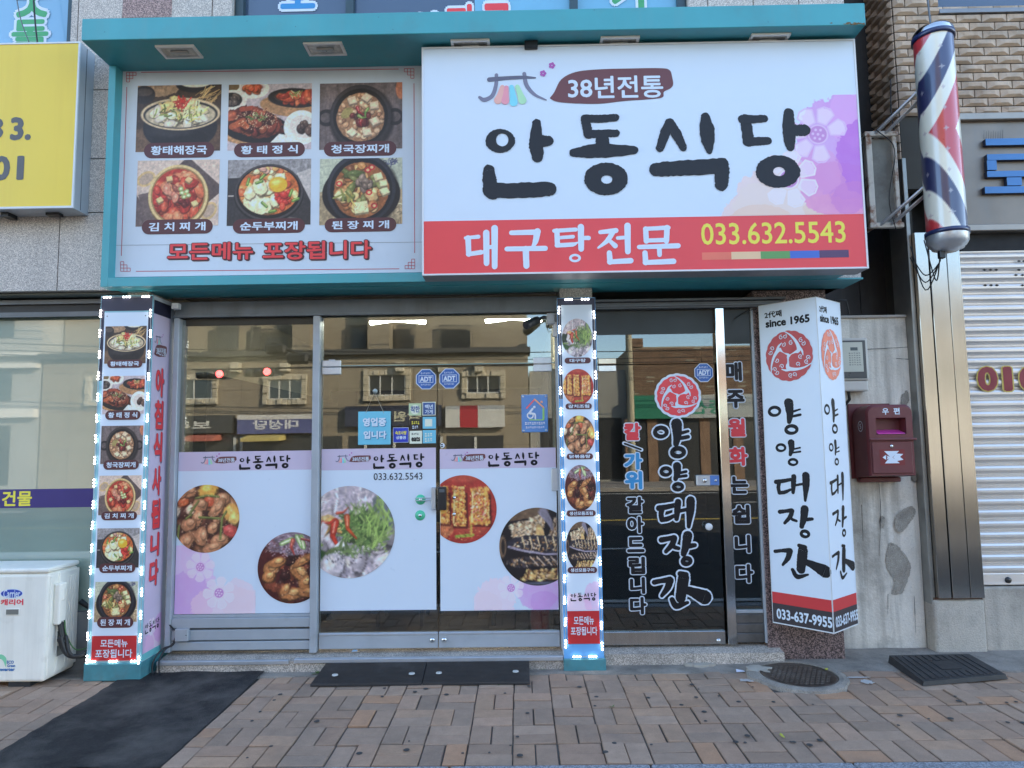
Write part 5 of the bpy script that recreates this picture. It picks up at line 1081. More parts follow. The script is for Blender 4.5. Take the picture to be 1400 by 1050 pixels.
        for cx, cy in (((575, 683), (574.5, 704.5)) if side == 0 else ((621, 680.5), (621, 703))):
            c = fr.uv(cx, cy); m2.lathe([(.0375 if side == 0 else .032, -.007), (.0375 if side == 0 else .032, -.0095), (.0001, -.0096)], (c[0], -.0005, c[1]), gst if side == 0 else gd, 24, 'Y'); m2.lathe([(.014, -.009), (.011, -.016), (.0001, -.018)], (c[0], -.0005, c[1]), chrome, 14, 'Y')
        m2.build('pull_knob', door)
        # stickers
        p = PR(FY(-.0062))
        if side == 0:
            adt(p, 582.5, 518.5, 14); p.build('security_sticker', door); p = PR(FY(-.0062)); W_ = white_tx
            sky_s = M('sticker_sky', pc(96, 176, 222), .35); dkb = M('sticker_royal', pc(36, 60, 190), .35); gry = M('sticker_pale', pc(190, 210, 216), .35); bk = M('sticker_black', pc(38, 38, 44), .35); nv = M('sticker_indigo', pc(52, 84, 150), .35); grn = M('sticker_mint', pc(160, 190, 170), .35)
            p.pxrect(559, 551.5, 576, 568, grn, 1); c = fr.uv(567.5, 560); p.ell(c[0], c[1], .036, .036, gry, 2, 24); p.pxtext('착한', 561.5, 555, 574, 564, nv, 3, .03)
            p.build('sticker', door); p = PR(FY(-.0062)); p.pxrect(577.5, 549.5, 595.5, 568, gry, 1); p.pxrect(578.5, 550.5, 594.5, 567, nv, 2); p.pxtext('백년', 581, 553, 592, 559, W_, 3, .03); p.pxtext('가게', 581, 560, 592, 566, W_, 3, .03)
            p.build('sticker', door); p = PR(FY(-.0062)); p.pxrect(560.5, 572.5, 576, 588, bk, 1); tiny(p, *p.pxbox(563, 576, 574, 580), yellow_tx, 4, 3); tiny(p, *p.pxbox(564, 582, 572.5, 586), W_, 3, 3)
            p.build('sticker', door); p = PR(FY(-.0062)); p.pxrect(578, 570, 596, 586, sky_s, 1); p.pxrect(581, 573, 591, 583, gry, 2); p.build('sticker', door); p = PR(FY(-.0062)); p.pxrect(578, 588, 596, 606, sky_s, 1); tiny(p, *p.pxbox(581, 592, 592, 597), gry, 3, 3); tiny(p, *p.pxbox(581, 599, 592, 604), gry, 3, 3)
            p.build('sticker', door); p = PR(FY(-.0062)); p.pxrect(560, 589, 577, 606.5, gry, 1); p.pxtext('eats', 562.5, 597, 574.5, 603.5, ink, 3, .04); tiny(p, *p.pxbox(563, 592, 573, 594.5), ink, 4, 3)
            p.build('sticker', door); p = PR(FY(-.0062)); p.pxrect(537.5, 584.5, 558.5, 605, W_, 1); p.pxrect(538, 585, 558, 604.5, dkb, 2); p.pxtext('속초사랑', 540.5, 589, 556, 594.5, yellow_tx, 3, .04); p.pxtext('상품권', 541.5, 596, 555, 600.5, W_, 3, .04); p.build('sticker', door)
        else:
            adt(p, 614.5, 517.5, 14); p.build('security_sticker', door); p = PR(FY(-.0062)); c = fr.uv(605, 609); p.ell(c[0], c[1], .017, .017, white_tx, 2, 20); tiny(p, *p.pxbox(602.8, 607, 607.2, 611), ink, 1, 3); p.build('sticker', door)
            m = MB(); sb = M('plate_blue', pc(62, 118, 196), .25, var=.04, coat=.5); u0, v0, u1, v1 = PR(FY(-.02)).pxbox(713, 539.5, 749, 591); m.box(u0, u1, -.022, -.012, v0, v1, sb, .008, 2)
            for sx, sy in ((u0+.014, v0+.014), (u1-.014, v0+.014), (u0+.014, v1-.014), (u1-.014, v1-.014)): m.lathe([(.0075, -.022), (.006, -.027), (.0001, -.028)], (sx, 0, sy), chrome, 12, 'Y')
            pl = m.build('access_plate', door); p = PR(FY(-.023)); W_ = M('plate_white', (.75, .77, .8), .35)
            rd_, gr_, or_ = M('plate_red', pc(196, 90, 110), .35), M('plate_green', pc(120, 180, 110), .35), M('plate_orange', pc(226, 150, 120), .35)
            u = p.fr.uv
            p.ribbon([u(720, 558), u(731, 546)], [.011]*2, rd_, 1, 0); p.ribbon([u(731, 546), u(743, 557)], [.011]*2, or_, 1, 0); p.ribbon([u(743, 559), u(743, 573)], [.014]*2, gr_, 1, 0); p.ribbon([u(743, 574), u(724, 574)], [.008]*2, gr_, 1, 0)
            c = u(725, 568); p.ring(c[0], c[1], .026, .026, .017, .017, W_, 2); c = u(730.5, 556.5); p.ell(c[0], c[1], .010, .010, W_, 2, 16); p.ribbon([u(728, 559), u(724, 565), u(731, 566), u(732, 573)], [.016, .014, .013, .01], W_, 2, 0); c = u(740.5, 549.5); p.ell(c[0], c[1], .010, .010, or_, 1, 5)
            tiny(p, *p.pxbox(718, 577, 746, 580.5), W_, 9, 2); tiny(p, *p.pxbox(719, 583, 745, 585.5), W_, 9, 2); p.build('plate_print', pl)
    m = MB(); u0, v0, u1, v1 = PR(FY(-.02)).pxbox(754, 640, 762, 671); m.box(u0, u1+.004, -.03, -.01, v0, v1, alu_light, .004); m.build('strike_plate', BLD)
storefront()
def open_sign():
    t = thing('open_sign', 'sky blue plate reading open, hung by cord inside the left glass door', 'sign', (-.9, -.03, 1.7))
    Y = -.03; fr = FY(Y); u0, v0, u1, v1 = PR(fr).pxbox(489.5, 562.5, 534, 608); m = MB(); m.box(u0, u1, Y, Y+.006, v0, v1, M('plate_sky', pc(92, 178, 226), .3, var=.04, coat=.3), .003); pl = m.build('plate', t)
    p = PR(FY(Y-.0005)); sh = M('plate_shadow_blue', pc(50, 120, 180), .35)
    for tx, bx in (('영업중', (496, 571, 528, 583)), ('입니다', (497, 589, 528.5, 600))): b = list(p.pxbox(*bx)); p.text(tx, b[0]+.005, b[1]-.005, b[2]+.005, b[3]-.005, sh, 1, .05, .05); p.text(tx, *b, white_tx, 2, .05)
    p.build('lettering', pl)
    m = MB(); k = fr.uv(512, 536); a, b = fr.uv(500, 565), fr.uv(525, 565); m.tube([(a[0], Y, a[1]), (k[0], Y-.004, k[1]), (b[0], Y, b[1])], .002, M('cord_beige', (.4, .36, .28), .7), 6); m.build('cord', t)
    m = MB(); m.lathe([(.0001, Y-.012), (.012, Y-.010), (.017, Y+.02), (.019, -.0062)], (k[0], 0, k[1]+.008), M('suction_cup', (.42, .46, .44), .15, var=.05, coat=.5), 18, 'Y'); m.build('suction_hook', t)
open_sign()
def smithy_front():
    Yd = .06; fr = FY(Yd); xl, x1, xr = P(818, 650, Yd)[0], P(985.5, 650, Yd)[0], P(1031, 650, Yd)[0]
    zt = P(920, 409, 0)[1]; zg = P(900, 424, Yd)[1]; ztr = P(900, 498, Yd)[1]; zb = P(910, 880.5, Yd)[1]; zr1 = P(910, 862, Yd)[1]; xc0, xc1 = P(984, 650, Yd)[0], P(996, 650, Yd)[0]
    m = MB(); m.box(.57, 2.02, Yd-.10, Yd+.06, zg+.05, zt-.001, alu_dark, .004); m.box(.57, 2.0, Yd-.07, Yd+.05, zg, zg+.049, alu_dark, .004); m.box(.57, 2.0, Yd-.085, Yd-.0705, zg+.012, zg+.03, alu_dark, .003)
    m.box(.568, xl, Yd-.03, Yd+.05, Z0, zg-.001, chrome, .004); m.box(xr+.02, xr+.075, Yd-.03, Yd+.06, Z0, zg-.001, alu, .004); m.box(xr+.076, P(1066, 700, .02)[0], Yd-.02, Yd+.06, Z0, zg-.001, alu_dark, .004); m.build('storefront_frame', BLD)
    m = MB(); m.box(xc0, xc1, Yd-.05, Yd+.05, Z0, zg-.001, chrome, .003); m.build('door_post', BLD)
    m = MB(); m.box(xl, xc0, Yd-.004, Yd+.004, ztr+.004, zg, GLD); tr = m.build('transom_glass', BLD)
    m = MB(); m.box(xl+.001, xc0-.001, Yd-.0075, Yd-.0045, P(900, 457, Yd)[1], zg-.001, MATS['added_dark_strip']); m.build('added_dark_strip', tr)  # added strip, darkens the reflection along the top of the transom
    m = MB(); m.box(xl+.004, xc0-.010, Yd-.005, Yd+.005, zr1, ztr-.004, GLD); m.box(xl+.004, xc0-.010, Yd-.022, Yd+.022, zb, zr1-.001, steel, .004); door = m.build('glass_door', BLD)
    m = MB(); u0, u1 = P(817.5, 495, Yd)[0], P(842, 495, Yd)[0]; m.box(u0, u1, Yd-.02, Yd+.02, ztr-.052, ztr-.004, steel, .004); m.build('patch_fitting', door)
    m = MB(); m.box(u0, u1, Yd-.02, Yd+.02, ztr+.005, ztr+.05, M('brass_steel', (.6, .52, .40), .3, metal=1, var=.1, vsc=20), .004); m.build('patch_fitting', tr)
    m = MB(); c = P(987, 876.5, Yd); m.lathe([(.0001, Yd-.034), (.014, Yd-.032), (.017, Yd-.02)], (c[0]-.03, 0, c[1]+.01), chrome, 18, 'Y'); m.build('floor_lock', door)
    m = MB(); c = P(966.5, 719, Yd); m.lathe([(.014, Yd-.005), (.014, Yd-.035), (.026, Yd-.045), (.026, Yd-.06), (.020, Yd-.064), (.0001, Yd-.065)], (c[0], 0, c[1]), white_gl, 24, 'Y'); m.build('door_knob', door)
    m = MB(); u0, v0, u1, v1 = PR(FY(Yd-.03)).pxbox(952, 649.5, 983.5, 664); m.box(u0, u1, Yd-.035, Yd-.006, v0, v1, alu_light, .005); m.box((u0+u1)/2+.015, u1-.004, Yd-.038, Yd-.0345, v0+.004, v1-.004, M('lock_blue', pc(70, 112, 190), .3), .002); m.lathe([(.018, Yd-.035), (.015, Yd-.05), (.0001, Yd-.051)], ((u0*1.3+u1*.7)/2, 0, (v0+v1)/2), chrome, 18, 'Y'); m.lathe([(.010, Yd-.038), (.009, Yd-.045), (.0001, Yd-.046)], (u1-.03, 0, (v0+v1)/2), chrome, 14, 'Y'); m.build('door_lock', door)
    F2 = FY(Yd-.0065); p = PR(F2); cA = F2.uv(926.5, 541); emblem(p, cA, .158, .152, M('vinyl_red', pc(196, 62, 78), .35), white_tx, 2, white_tx)
    cy = lambda y: 578+(y-30)*(832-578)/755; cx = lambda x, y: 893+(x-88)*(968-893)/217
    f = lambda x, y: F2.uv(cx(x, y), cy(y)); smithy(p, f, .345/184, white_tx, 1, .0155); smithy(p, f, .345/184, M('vinyl_black', pc(24, 26, 34), .45, spec=.25), 3, .004); p.build('emblem_vinyl', door)
    p = PR(F2); vb = M('vinyl_blue', pc(44, 132, 206), .35); vr = M('vinyl_crimson', pc(188, 54, 72), .35); vk = M('vinyl_ink', pc(28, 30, 38), .45, spec=.25)
    for ch, b, mt in (('칼', (853, 578, 876, 602), vr), ('가', (853, 619, 878, 642), vb), ('위', (854, 644, 878, 669), vb), ('갈', (856, 679, 880, 702), vk), ('아', (857, 706, 880, 729), vk), ('드', (857, 734, 881, 755), vk), ('립', (859, 761, 882, 785), vk), ('니', (861, 789, 882, 812), vk), ('다', (861, 816, 884, 840), vk)):
        p.pxtext(ch, *b, white_tx, 1, .105, .05); p.pxtext(ch, *b, mt, 3, .05)
    p.ribbon([F2.uv(853, 606), F2.uv(877, 615)], [.028]*2, white_tx, 1, 0); p.ribbon([F2.uv(854, 606.5), F2.uv(876, 614.5)], [.014]*2, vk, 3, 0); p.build('service_vinyl', door)
    p = PR(F2); adt(p, 962, 509.5, 13); p.build('security_sticker', door)
    # side light
    zl0 = P(1010, 833, Yd)[1]; m = MB(); a, b = xc1+.006, xr+.018; m.box(a, b, Yd-.004, Yd+.004, zl0, zg, GLD); win = m.build('sidelight', BLD)
    m = MB(); m.box(a, b, Yd+.02, Yd+.03, zl0, P(1015, 472, Yd)[1], M('dark_blind', (.012, .013, .015), .6)); m.build('blind', win)
    m = MB(); m.box(a+.001, b-.001, Yd-.0075, Yd-.0045, P(1013, 470, Yd)[1], zg-.001, MATS['added_dark_strip']); m.build('added_dark_strip', win)  # same added strip, continues the dark reflected band on the side light
    m = MB(); m.box(a, b, Yd-.02, Yd+.02, zl0-.025, zl0-.001, alu, .003); m.box(a, b, Yd-.005, Yd+.03, Z0, zl0-.026, alu_dark)
    hz = (zl0-.03-Z0)/3
    for i in range(3): m.box(a+.002, b-.002, Yd-.018, Yd-.0051, Z0+.005+i*hz, Z0-.002+(i+1)*hz, M('worn_steel', (.22, .215, .21), .35, metal=.8, var=.15, vsc=7, dirt=((.06, .06, .06), 5, .45, .75, .6)), .003)
    m.build('kick_panel', BLD)
    p = PR(F2)
    for ch, b_, mt in (('매', (992, 495, 1014, 521), vk), ('주', (993, 533, 1018, 558), vk), ('월', (995, 572, 1019, 597), vr), ('화', (996, 611, 1022, 637), vr), ('는', (998, 651, 1023, 675), vk), ('쉽', (1000, 690, 1025, 716), vk), ('니', (1004, 731, 1026, 756), vk), ('다', (1005, 771, 1030, 797), vk)):
        p.pxtext(ch, *b_, white_tx, 1, .10, .05); p.pxtext(ch, *b_, mt, 3, .05)
    p.build('closing_days_vinyl', win)
smithy_front()
# ------------------------------------------------------------------ V-shaped blade sign of the smithy
def prism_sign():
    t = thing('pillar_wedge_sign', 'white V-shaped pillar sign with red cloud emblem and a column of black brush characters', 'sign', (2.1, -.2, .4))
    def at(px, py, Y): return P(px, py, Y)
    A = Vector((P(1047, 640, -.03)[0], -.03, 0)); B = Vector((P(1128, 640, -.33)[0], -.33, 0)); D = Vector((P(1161, 640, -.10)[0], -.10, 0))
    zt, zb = (P(1036, 418, -.03)[1]+P(1115, 406, -.33)[1])/2, (P(1059, 850, -.03)[1]+P(1140, 868, -.33)[1])/2
    m = MB(); tri = [A, B, D]; m.prism([(p.x, p.y, zb) for p in tri], (0, 0, zt-zb), flex); m.build('casing', t)
    f1 = Frame(A, B-A); f2 = Frame(B, D-B); w1, w2 = (B-A).length, (D-B).length
    rd = M('wedge_red', pc(168, 44, 56), .4, var=.02); bk = M('wedge_black', pc(44, 42, 54), .4, var=.03); em = M('emblem_red', pc(158, 42, 52), .4, var=.03); em2 = M('emblem_faded_red', pc(205, 116, 104), .4, var=.12, vsc=4); trim = M('wedge_trim', (.72, .72, .70), .4)
    z_ = lambda y, x=1060: P(x, y, -.10)[1]
    for fr, w_, side in ((f1, w1, 0), (f2, w2, 1)):
        p = PR(fr); zr, zk = zb+.222, zb+.143; p.rect(.004, zb+.008, w_-.003, zk, bk, 1); p.rect(.004, zk, w_-.003, zr, rd, 1)
        for a in (.0, w_-.004): p.rect(a, zb, a+.004, zt, trim, 2)
        p.rect(0, zb, w_, zb+.006, trim, 2); p.rect(0, zt-.005, w_, zt, trim, 2)
        p.text('033-637-9955', w_*.075, zb+.035, w_*.985, zb+.108, white_tx, 3, .03)
        k = w_/w1; p.text('2代째', .045*k, zt-.105, .175*k, zt-.055, ink, 1, .03); p.text('since 1965', .05*k, zt-.175, w_-.05*k, zt-.115, ink, 1, .045); p.build('print_band', t)
        p = PR(fr); emblem(p, (w_*.50, zt-.40), .172*k, .185, em if side == 0 else em2, flex, 1); p.build('emblem_print', t)
        p = PR(fr); kx = w_/240.0
        f = lambda x, y, w_=w_: ((x-68)/245*w_, zt-.735-(y-30)/755*1.255)
        smithy(p, f, k*w1/245 if side == 0 else w_/245*.9, ink, 1); p.build('brush_lettering', t)
    m = MB(); zz = zt-.05; m.tube([(A.x-.16, .04, zz-.03), (A.x-.08, .0, zz+.02), (A.x-.01, -.03, zz+.03)], .004, wire_m, 6); m.tube([(D.x-.03, -.1, zt+.02), (D.x+.04, -.12, zt+.015), (D.x+.09, -.05, zt-.08)], .005, wire_m, 6); m.build('cable', t)
    m = MB(); 
    for z in (zb+.3, zt-.3): m.box((A.x+D.x)/2-.1, (A.x+D.x)/2+.1, -.09, .02, z-.02, z+.02, alu_dark)
    m.build('wall_bracket', t)
    for o in t.children:
        if o.name.startswith('casing'): o.location.y += .0
prism_sign()

# ------------------------------------------------------------------ right: plaster wall, meter, post box
YW = .25
def right_wall():
    xa, xb = 2.31, P(1252, 650, YW)[0]; zt = P(1200, 435, YW)[1]
    pl = M('old_plaster', (.74, .69, .60), .85, var=.12, vsc=3, bump=.6, bsc=45, speck=(150, .10), dirt=((.24, .22, .185), 1.9, .52, .70, .75), streak=((.27, .245, .205), 9, .46, .70, .8), spec=.2)
    t = thing('plaster_wall', 'stained off-white plaster wall carrying the red mailbox, between the two buildings', 'wall', ((xa+xb)/2, YW, 0))
    m = MB(); n, k = 26, 60; vs = []
    for j in range(k+1):
        for i in range(n+1): vs.append((xa+(xb-xa)*i/n, YW+random.uniform(-.0015, .0015)+.004*math.sin(i*.5+j*.21), -.05+(zt+.05)*j/k))
    m.add(vs, [(j*(n+1)+i, j*(n+1)+i+1, (j+1)*(n+1)+i+1, (j+1)*(n+1)+i) for j in range(k) for i in range(n)], pl, True); m.box(xa, xb, YW+.012, YW+.3, -.05, zt-.002, pl); m.build('wall', t)
    m = MB(); m.box(xa, xb-.0, YW-.02, YW+.32, zt+.001, zt+.022, M('coping_cement', (.42, .38, .33), .85, var=.15, bump=.4), .004); m.build('coping', t)
    # patches where the plaster has come away
    pa = M('bare_cement', (.36, .33, .28), .9, var=.2, vsc=14, speck=(160, .3), bump=.6, bsc=90, spec=.2); pr = PR(FY(YW-.007))
    def patch(pts): 
        c, _ = crom(pts+pts[:1], 8); L = [pr.fr.uv(*z) for z in c][:-1]
        for amp in (.0045, .003, .0016):
            L = [q for a, b in zip(L, L[1:]+L[:1]) for q in (a, ((a[0]+b[0])/2+random.uniform(-amp, amp), (a[1]+b[1])/2+random.uniform(-amp, amp)))]
        pr.poly(L[::-1], pa, 0)
    patch([(1217, 742), (1226, 745), (1240, 762), (1245, 778), (1236, 806), (1230, 812), (1219, 812), (1222, 795), (1212, 775), (1212, 757)])
    patch([(1233, 697), (1246, 692), (1252, 700), (1246, 712), (1232, 728), (1223, 720), (1226, 705)]); patch([(1233, 540), (1240, 534), (1243, 545), (1238, 556), (1232, 555)]); patch([(1242, 560), (1249, 563), (1247, 575), (1241, 570)]); patch([(1205, 705), (1210, 708), (1208, 722), (1203, 716)]); patch([(1248, 645), (1254, 650), (1252, 660), (1246, 655)])
    pr.build('bare_patch', t)
    cr = PR(FY(YW-.0072)); ck = M('crack_dark', (.07, .07, .065), .9)
    for pts in ([(1176, 478), (1250, 474)], [(1225, 490), (1254, 492)], [(1200, 640), (1204, 700), (1202, 760)], [(1160, 700), (1166, 730), (1163, 760)], [(1178, 690), (1180, 740)], [(1214, 812), (1214, 840)], [(1250, 815), (1252, 865)]):
        cr.ribbon([cr.fr.uv(*q) for q in pts], [.003, .004, .002], ck, 0, .5, 8, 0, False)
    cr.build('crack', t)
    # dark boarding closing the gap above
    bd = M('dark_boarding', (.022, .02, .02), .6, var=.3, vsc=5, streak=((.07, .06, .055), 14, .55, .8, .6)); x1 = P(1256, 390, .55)[0]
    t2 = thing('gap_boarding', 'dark weathered boards closing the gap above the plaster wall', 'boarding', (2.9, .6, zt)); m = MB(); x = 2.31; i = 0
    while x < x1: m.box(x, x+.145, .58+.006*(i % 2), .62, zt+.03, 13, bd); x += .147; i += 1
    m.build('board', t2)
right_wall()
def meter():
    t = thing('electric_meter', 'grey electricity meter with clear window on the plaster wall', 'meter', (2.6, .2, 1.9)); Y = YW-.10
    u0, v0, u1, v1 = PR(FY(Y)).pxbox(1138, 462, 1188, 535); cs = M('meter_case', (.56, .53, .48), .45, var=.06, dirt=((.2, .2, .19), 12, .6, .85, .5)); m = MB()
    m.box(u0, u1, Y, YW-.002, v0+.085, v1, cs, .012, 2); m.box(u0+.01, u1-.004, Y+.01, YW-.002, v0, v0+.084, cs, .014, 2); body = m.build('case', t)
    m = MB(); m.box(u0+.03, u1-.02, Y-.006, Y+.002, v0+.10, v1-.02, M('meter_bezel', (.04, .05, .06), .3, coat=.3), .006, 2); m.box(u0+.05, u1-.046, Y-.009, Y-.0062, v0+.15, v1-.035, M('meter_dial', (.5, .52, .45), .3, var=.04, coat=.5), .003); m.build('window', t)
    p = PR(FY(Y-.0095)); dk = M('meter_print', (.08, .1, .1), .5); w_ = u1-u0; p.rect(u0+w_*.5, v1-.10, u1-.085, v1-.075, dk, 0)
    for i in range(6): tiny(p, u0+w_*.45, v1-.125-i*.018, u1-.06, v1-.117-i*.018, dk, 5, 0)
    p.build('dial_print', t)
    m = MB(); m.tube([((u0+u1)/2-.005, YW-.05, v0+.01), ((u0+u1)/2, YW-.05, v0-.06), ((u0+u1)/2-.05, YW-.04, v0-.12), ((u0+u1)/2-.1, YW-.03, v0-.15)], .012, wire_m, 10); m.build('conduit', t)
meter()
def mailbox():
    t = thing('mailbox', 'maroon wall mailbox with a posting slot and white swallow emblem', 'mailbox', (2.8, .1, 1.2)); rd = M('mailbox_maroon', (.15, .035, .038), .42, var=.12, vsc=6, dirt=((.2, .1, .1), 7, .55, .8, .35)); Y = -.0
    fr = FY(Y); Xl, Xr = P(1187, 605, Y)[0], P(1251, 600, Y)[0]; zt, zb = P(1215, 553, Y)[1], P(1218, 651, Y)[1]; zm = P(1218, 600, Y)[1]
    def shell(y, l, r, b, tp, rr):
        pts = [(l, y, b), (r, y, b)]
        for k in range(9): a = rad(90*k/8); pts.append((r-rr+rr*math.cos(a), y, tp-rr+rr*math.sin(a)))
        for k in range(9): a = rad(90+90*k/8); pts.append((l+rr+rr*math.cos(a), y, tp-rr+rr*math.sin(a)))
        return pts
    m = MB(); secs = [shell(YW-.004, Xl+.02, Xr+.0, zb-.02, zt-.005, .12), shell(YW-.03, Xl, Xr, zb-.018, zt, .10), shell(.02, Xl, Xr, zb, zt, .06), shell(Y, Xl+.012, Xr-.012, zb+.006, zt-.018, .05)]
    n = len(secs[0]); vs = [q for s_ in secs for q in s_]; m.add(vs, [(i*n+k, i*n+(k+1) % n, (i+1)*n+(k+1) % n, (i+1)*n+k) for i in range(3) for k in range(n)], rd)
    # front with a recessed mouth
    s0, s1 = P(1198, 586, Y)[0], P(1239, 585, Y)[0]; zs0, zs1 = P(1218, 594, Y)[1], P(1218, 571, Y)[1]
    f3 = secs[3]; l, r, b, tp = Xl+.012, Xr-.012, zb+.006, zt-.018
    m.add([(l, Y, b), (r, Y, b), (r, Y, zs0), (l, Y, zs0)], [(0, 1, 2, 3)], rd); m.add([(l, Y, zs0), (s0, Y, zs0), (s0, Y, zs1), (l, Y, zs1)], [(0, 1, 2, 3)], rd); m.add([(s1, Y, zs0), (r, Y, zs0), (r, Y, zs1), (s1, Y, zs1)], [(0, 1, 2, 3)], rd)
    top = [(l, Y, zs1), (r, Y, zs1)]+[q for q in f3[2:] if True]; m.add(top, [list(range(len(top)))], rd)
    dp = .09
    m.add([(s0, Y, zs0), (s1, Y, zs0), (s1, Y, zs1), (s0, Y, zs1), (s0, Y+dp, zs0+.01), (s1, Y+dp, zs0+.01), (s1, Y+dp, zs1-.01), (s0, Y+dp, zs1-.01)], [(0, 1, 5, 4), (1, 2, 6, 5), (2, 3, 7, 6), (3, 0, 4, 7), (4, 5, 6, 7)], rd)
    m.build('body', t, True)
    m = MB(); m.box(Xl+.02, Xr-.014, YW-.06, YW-.004, zb-.055, zb-.019, rd, .006); m.box(Xl-.02, Xr-.04, YW-.012, YW-.003, zb-.03, zt+.02, rd, .004); m.build('back_plate', t)
    m = MB(); m.box(Xl+.004, Xr+.004, Y-.022, Y-.001, zm-.012, zm+.006, rd, .006, 2); m.build('sill', t)
    m = MB(); a0, a1 = P(1192, 625, Y)[0], P(1247, 625, Y)[0]; m.box(a0, a1, Y-.010, Y-.0012, zb+.02, zm-.02, rd, .004); dr = m.build('door', t)
    m = MB(); c = P(1219, 610, Y-.012); m.lathe([(.013, -.010), (.012, -.016), (.0001, -.017)], (c[0], Y, c[1]), chrome, 16, 'Y'); m.build('lock', dr)
    p = PR(FY(Y-.0105)); u0, v0, u1, v1 = p.pxbox(1203, 614.5, 1237, 636); p.rect(u0, v0, u1, v1, M('mailbox_plate_red', (.20, .02, .024), .4, var=.08), 1)
    W, H_ = u1-u0, v1-v0; q = lambda x, y: (u0+x*W, v0+y*H_)
    for pts in ([(.1, .5), (.24, .66), (.24, .34)], [(.18, .9), (.78, .9), (.5, .5), (.42, .5)], [(.42, .5), (.5, .5), (.78, .12), (.18, .12), (.3, .35)], [(.26, .62), (.46, .5), (.26, .36), (.30, .5)], [(.52, .5), (.66, .74), (.94, .70), (.80, .52), (.94, .34), (.66, .26)]): p.poly([q(*a) for a in pts], white_tx, 2)
    p.build('emblem_print', dr)
    p = PR(FY(Y-.0005)); p.pxtext('우', 1206, 558, 1215, 567, white_tx, 1, .03); p.pxtext('편', 1221.5, 557.5, 1230, 566.5, white_tx, 1, .03); p.build('lettering', t)
    sf = Frame((Xl-.0008, YW-.02, 0), (0, -1, 0)); p = PR(sf); zc = P(1172, 583, .1)[1]; p.ring(.13, zc, .036, .040, .031, .035, white_tx, 0); p.text('5', .118, zc-.018, .142, zc+.018, white_tx, 0, .0); p.build('number_print', t)
    m = MB(); pk = M('flyer_magenta', (.62, .05, .33), .35, var=.1, vsc=30)
    m.hexa([(s0+.012, Y+.005, zs0+.004), (s0+.012, Y+.006, zs0+.009), (s0+.02, Y+.085, zs0+.03), (s0+.02, Y+.085, zs0+.036), (s1-.006, Y+.006, zs0+.004), (s1-.006, Y+.007, zs0+.009), (s1-.012, Y+.085, zs0+.03), (s1-.012, Y+.085, zs0+.036)], pk); o = m.build('flyer'); tag(o, 'magenta flyer left in the mouth of the maroon mailbox', 'flyer')
mailbox()

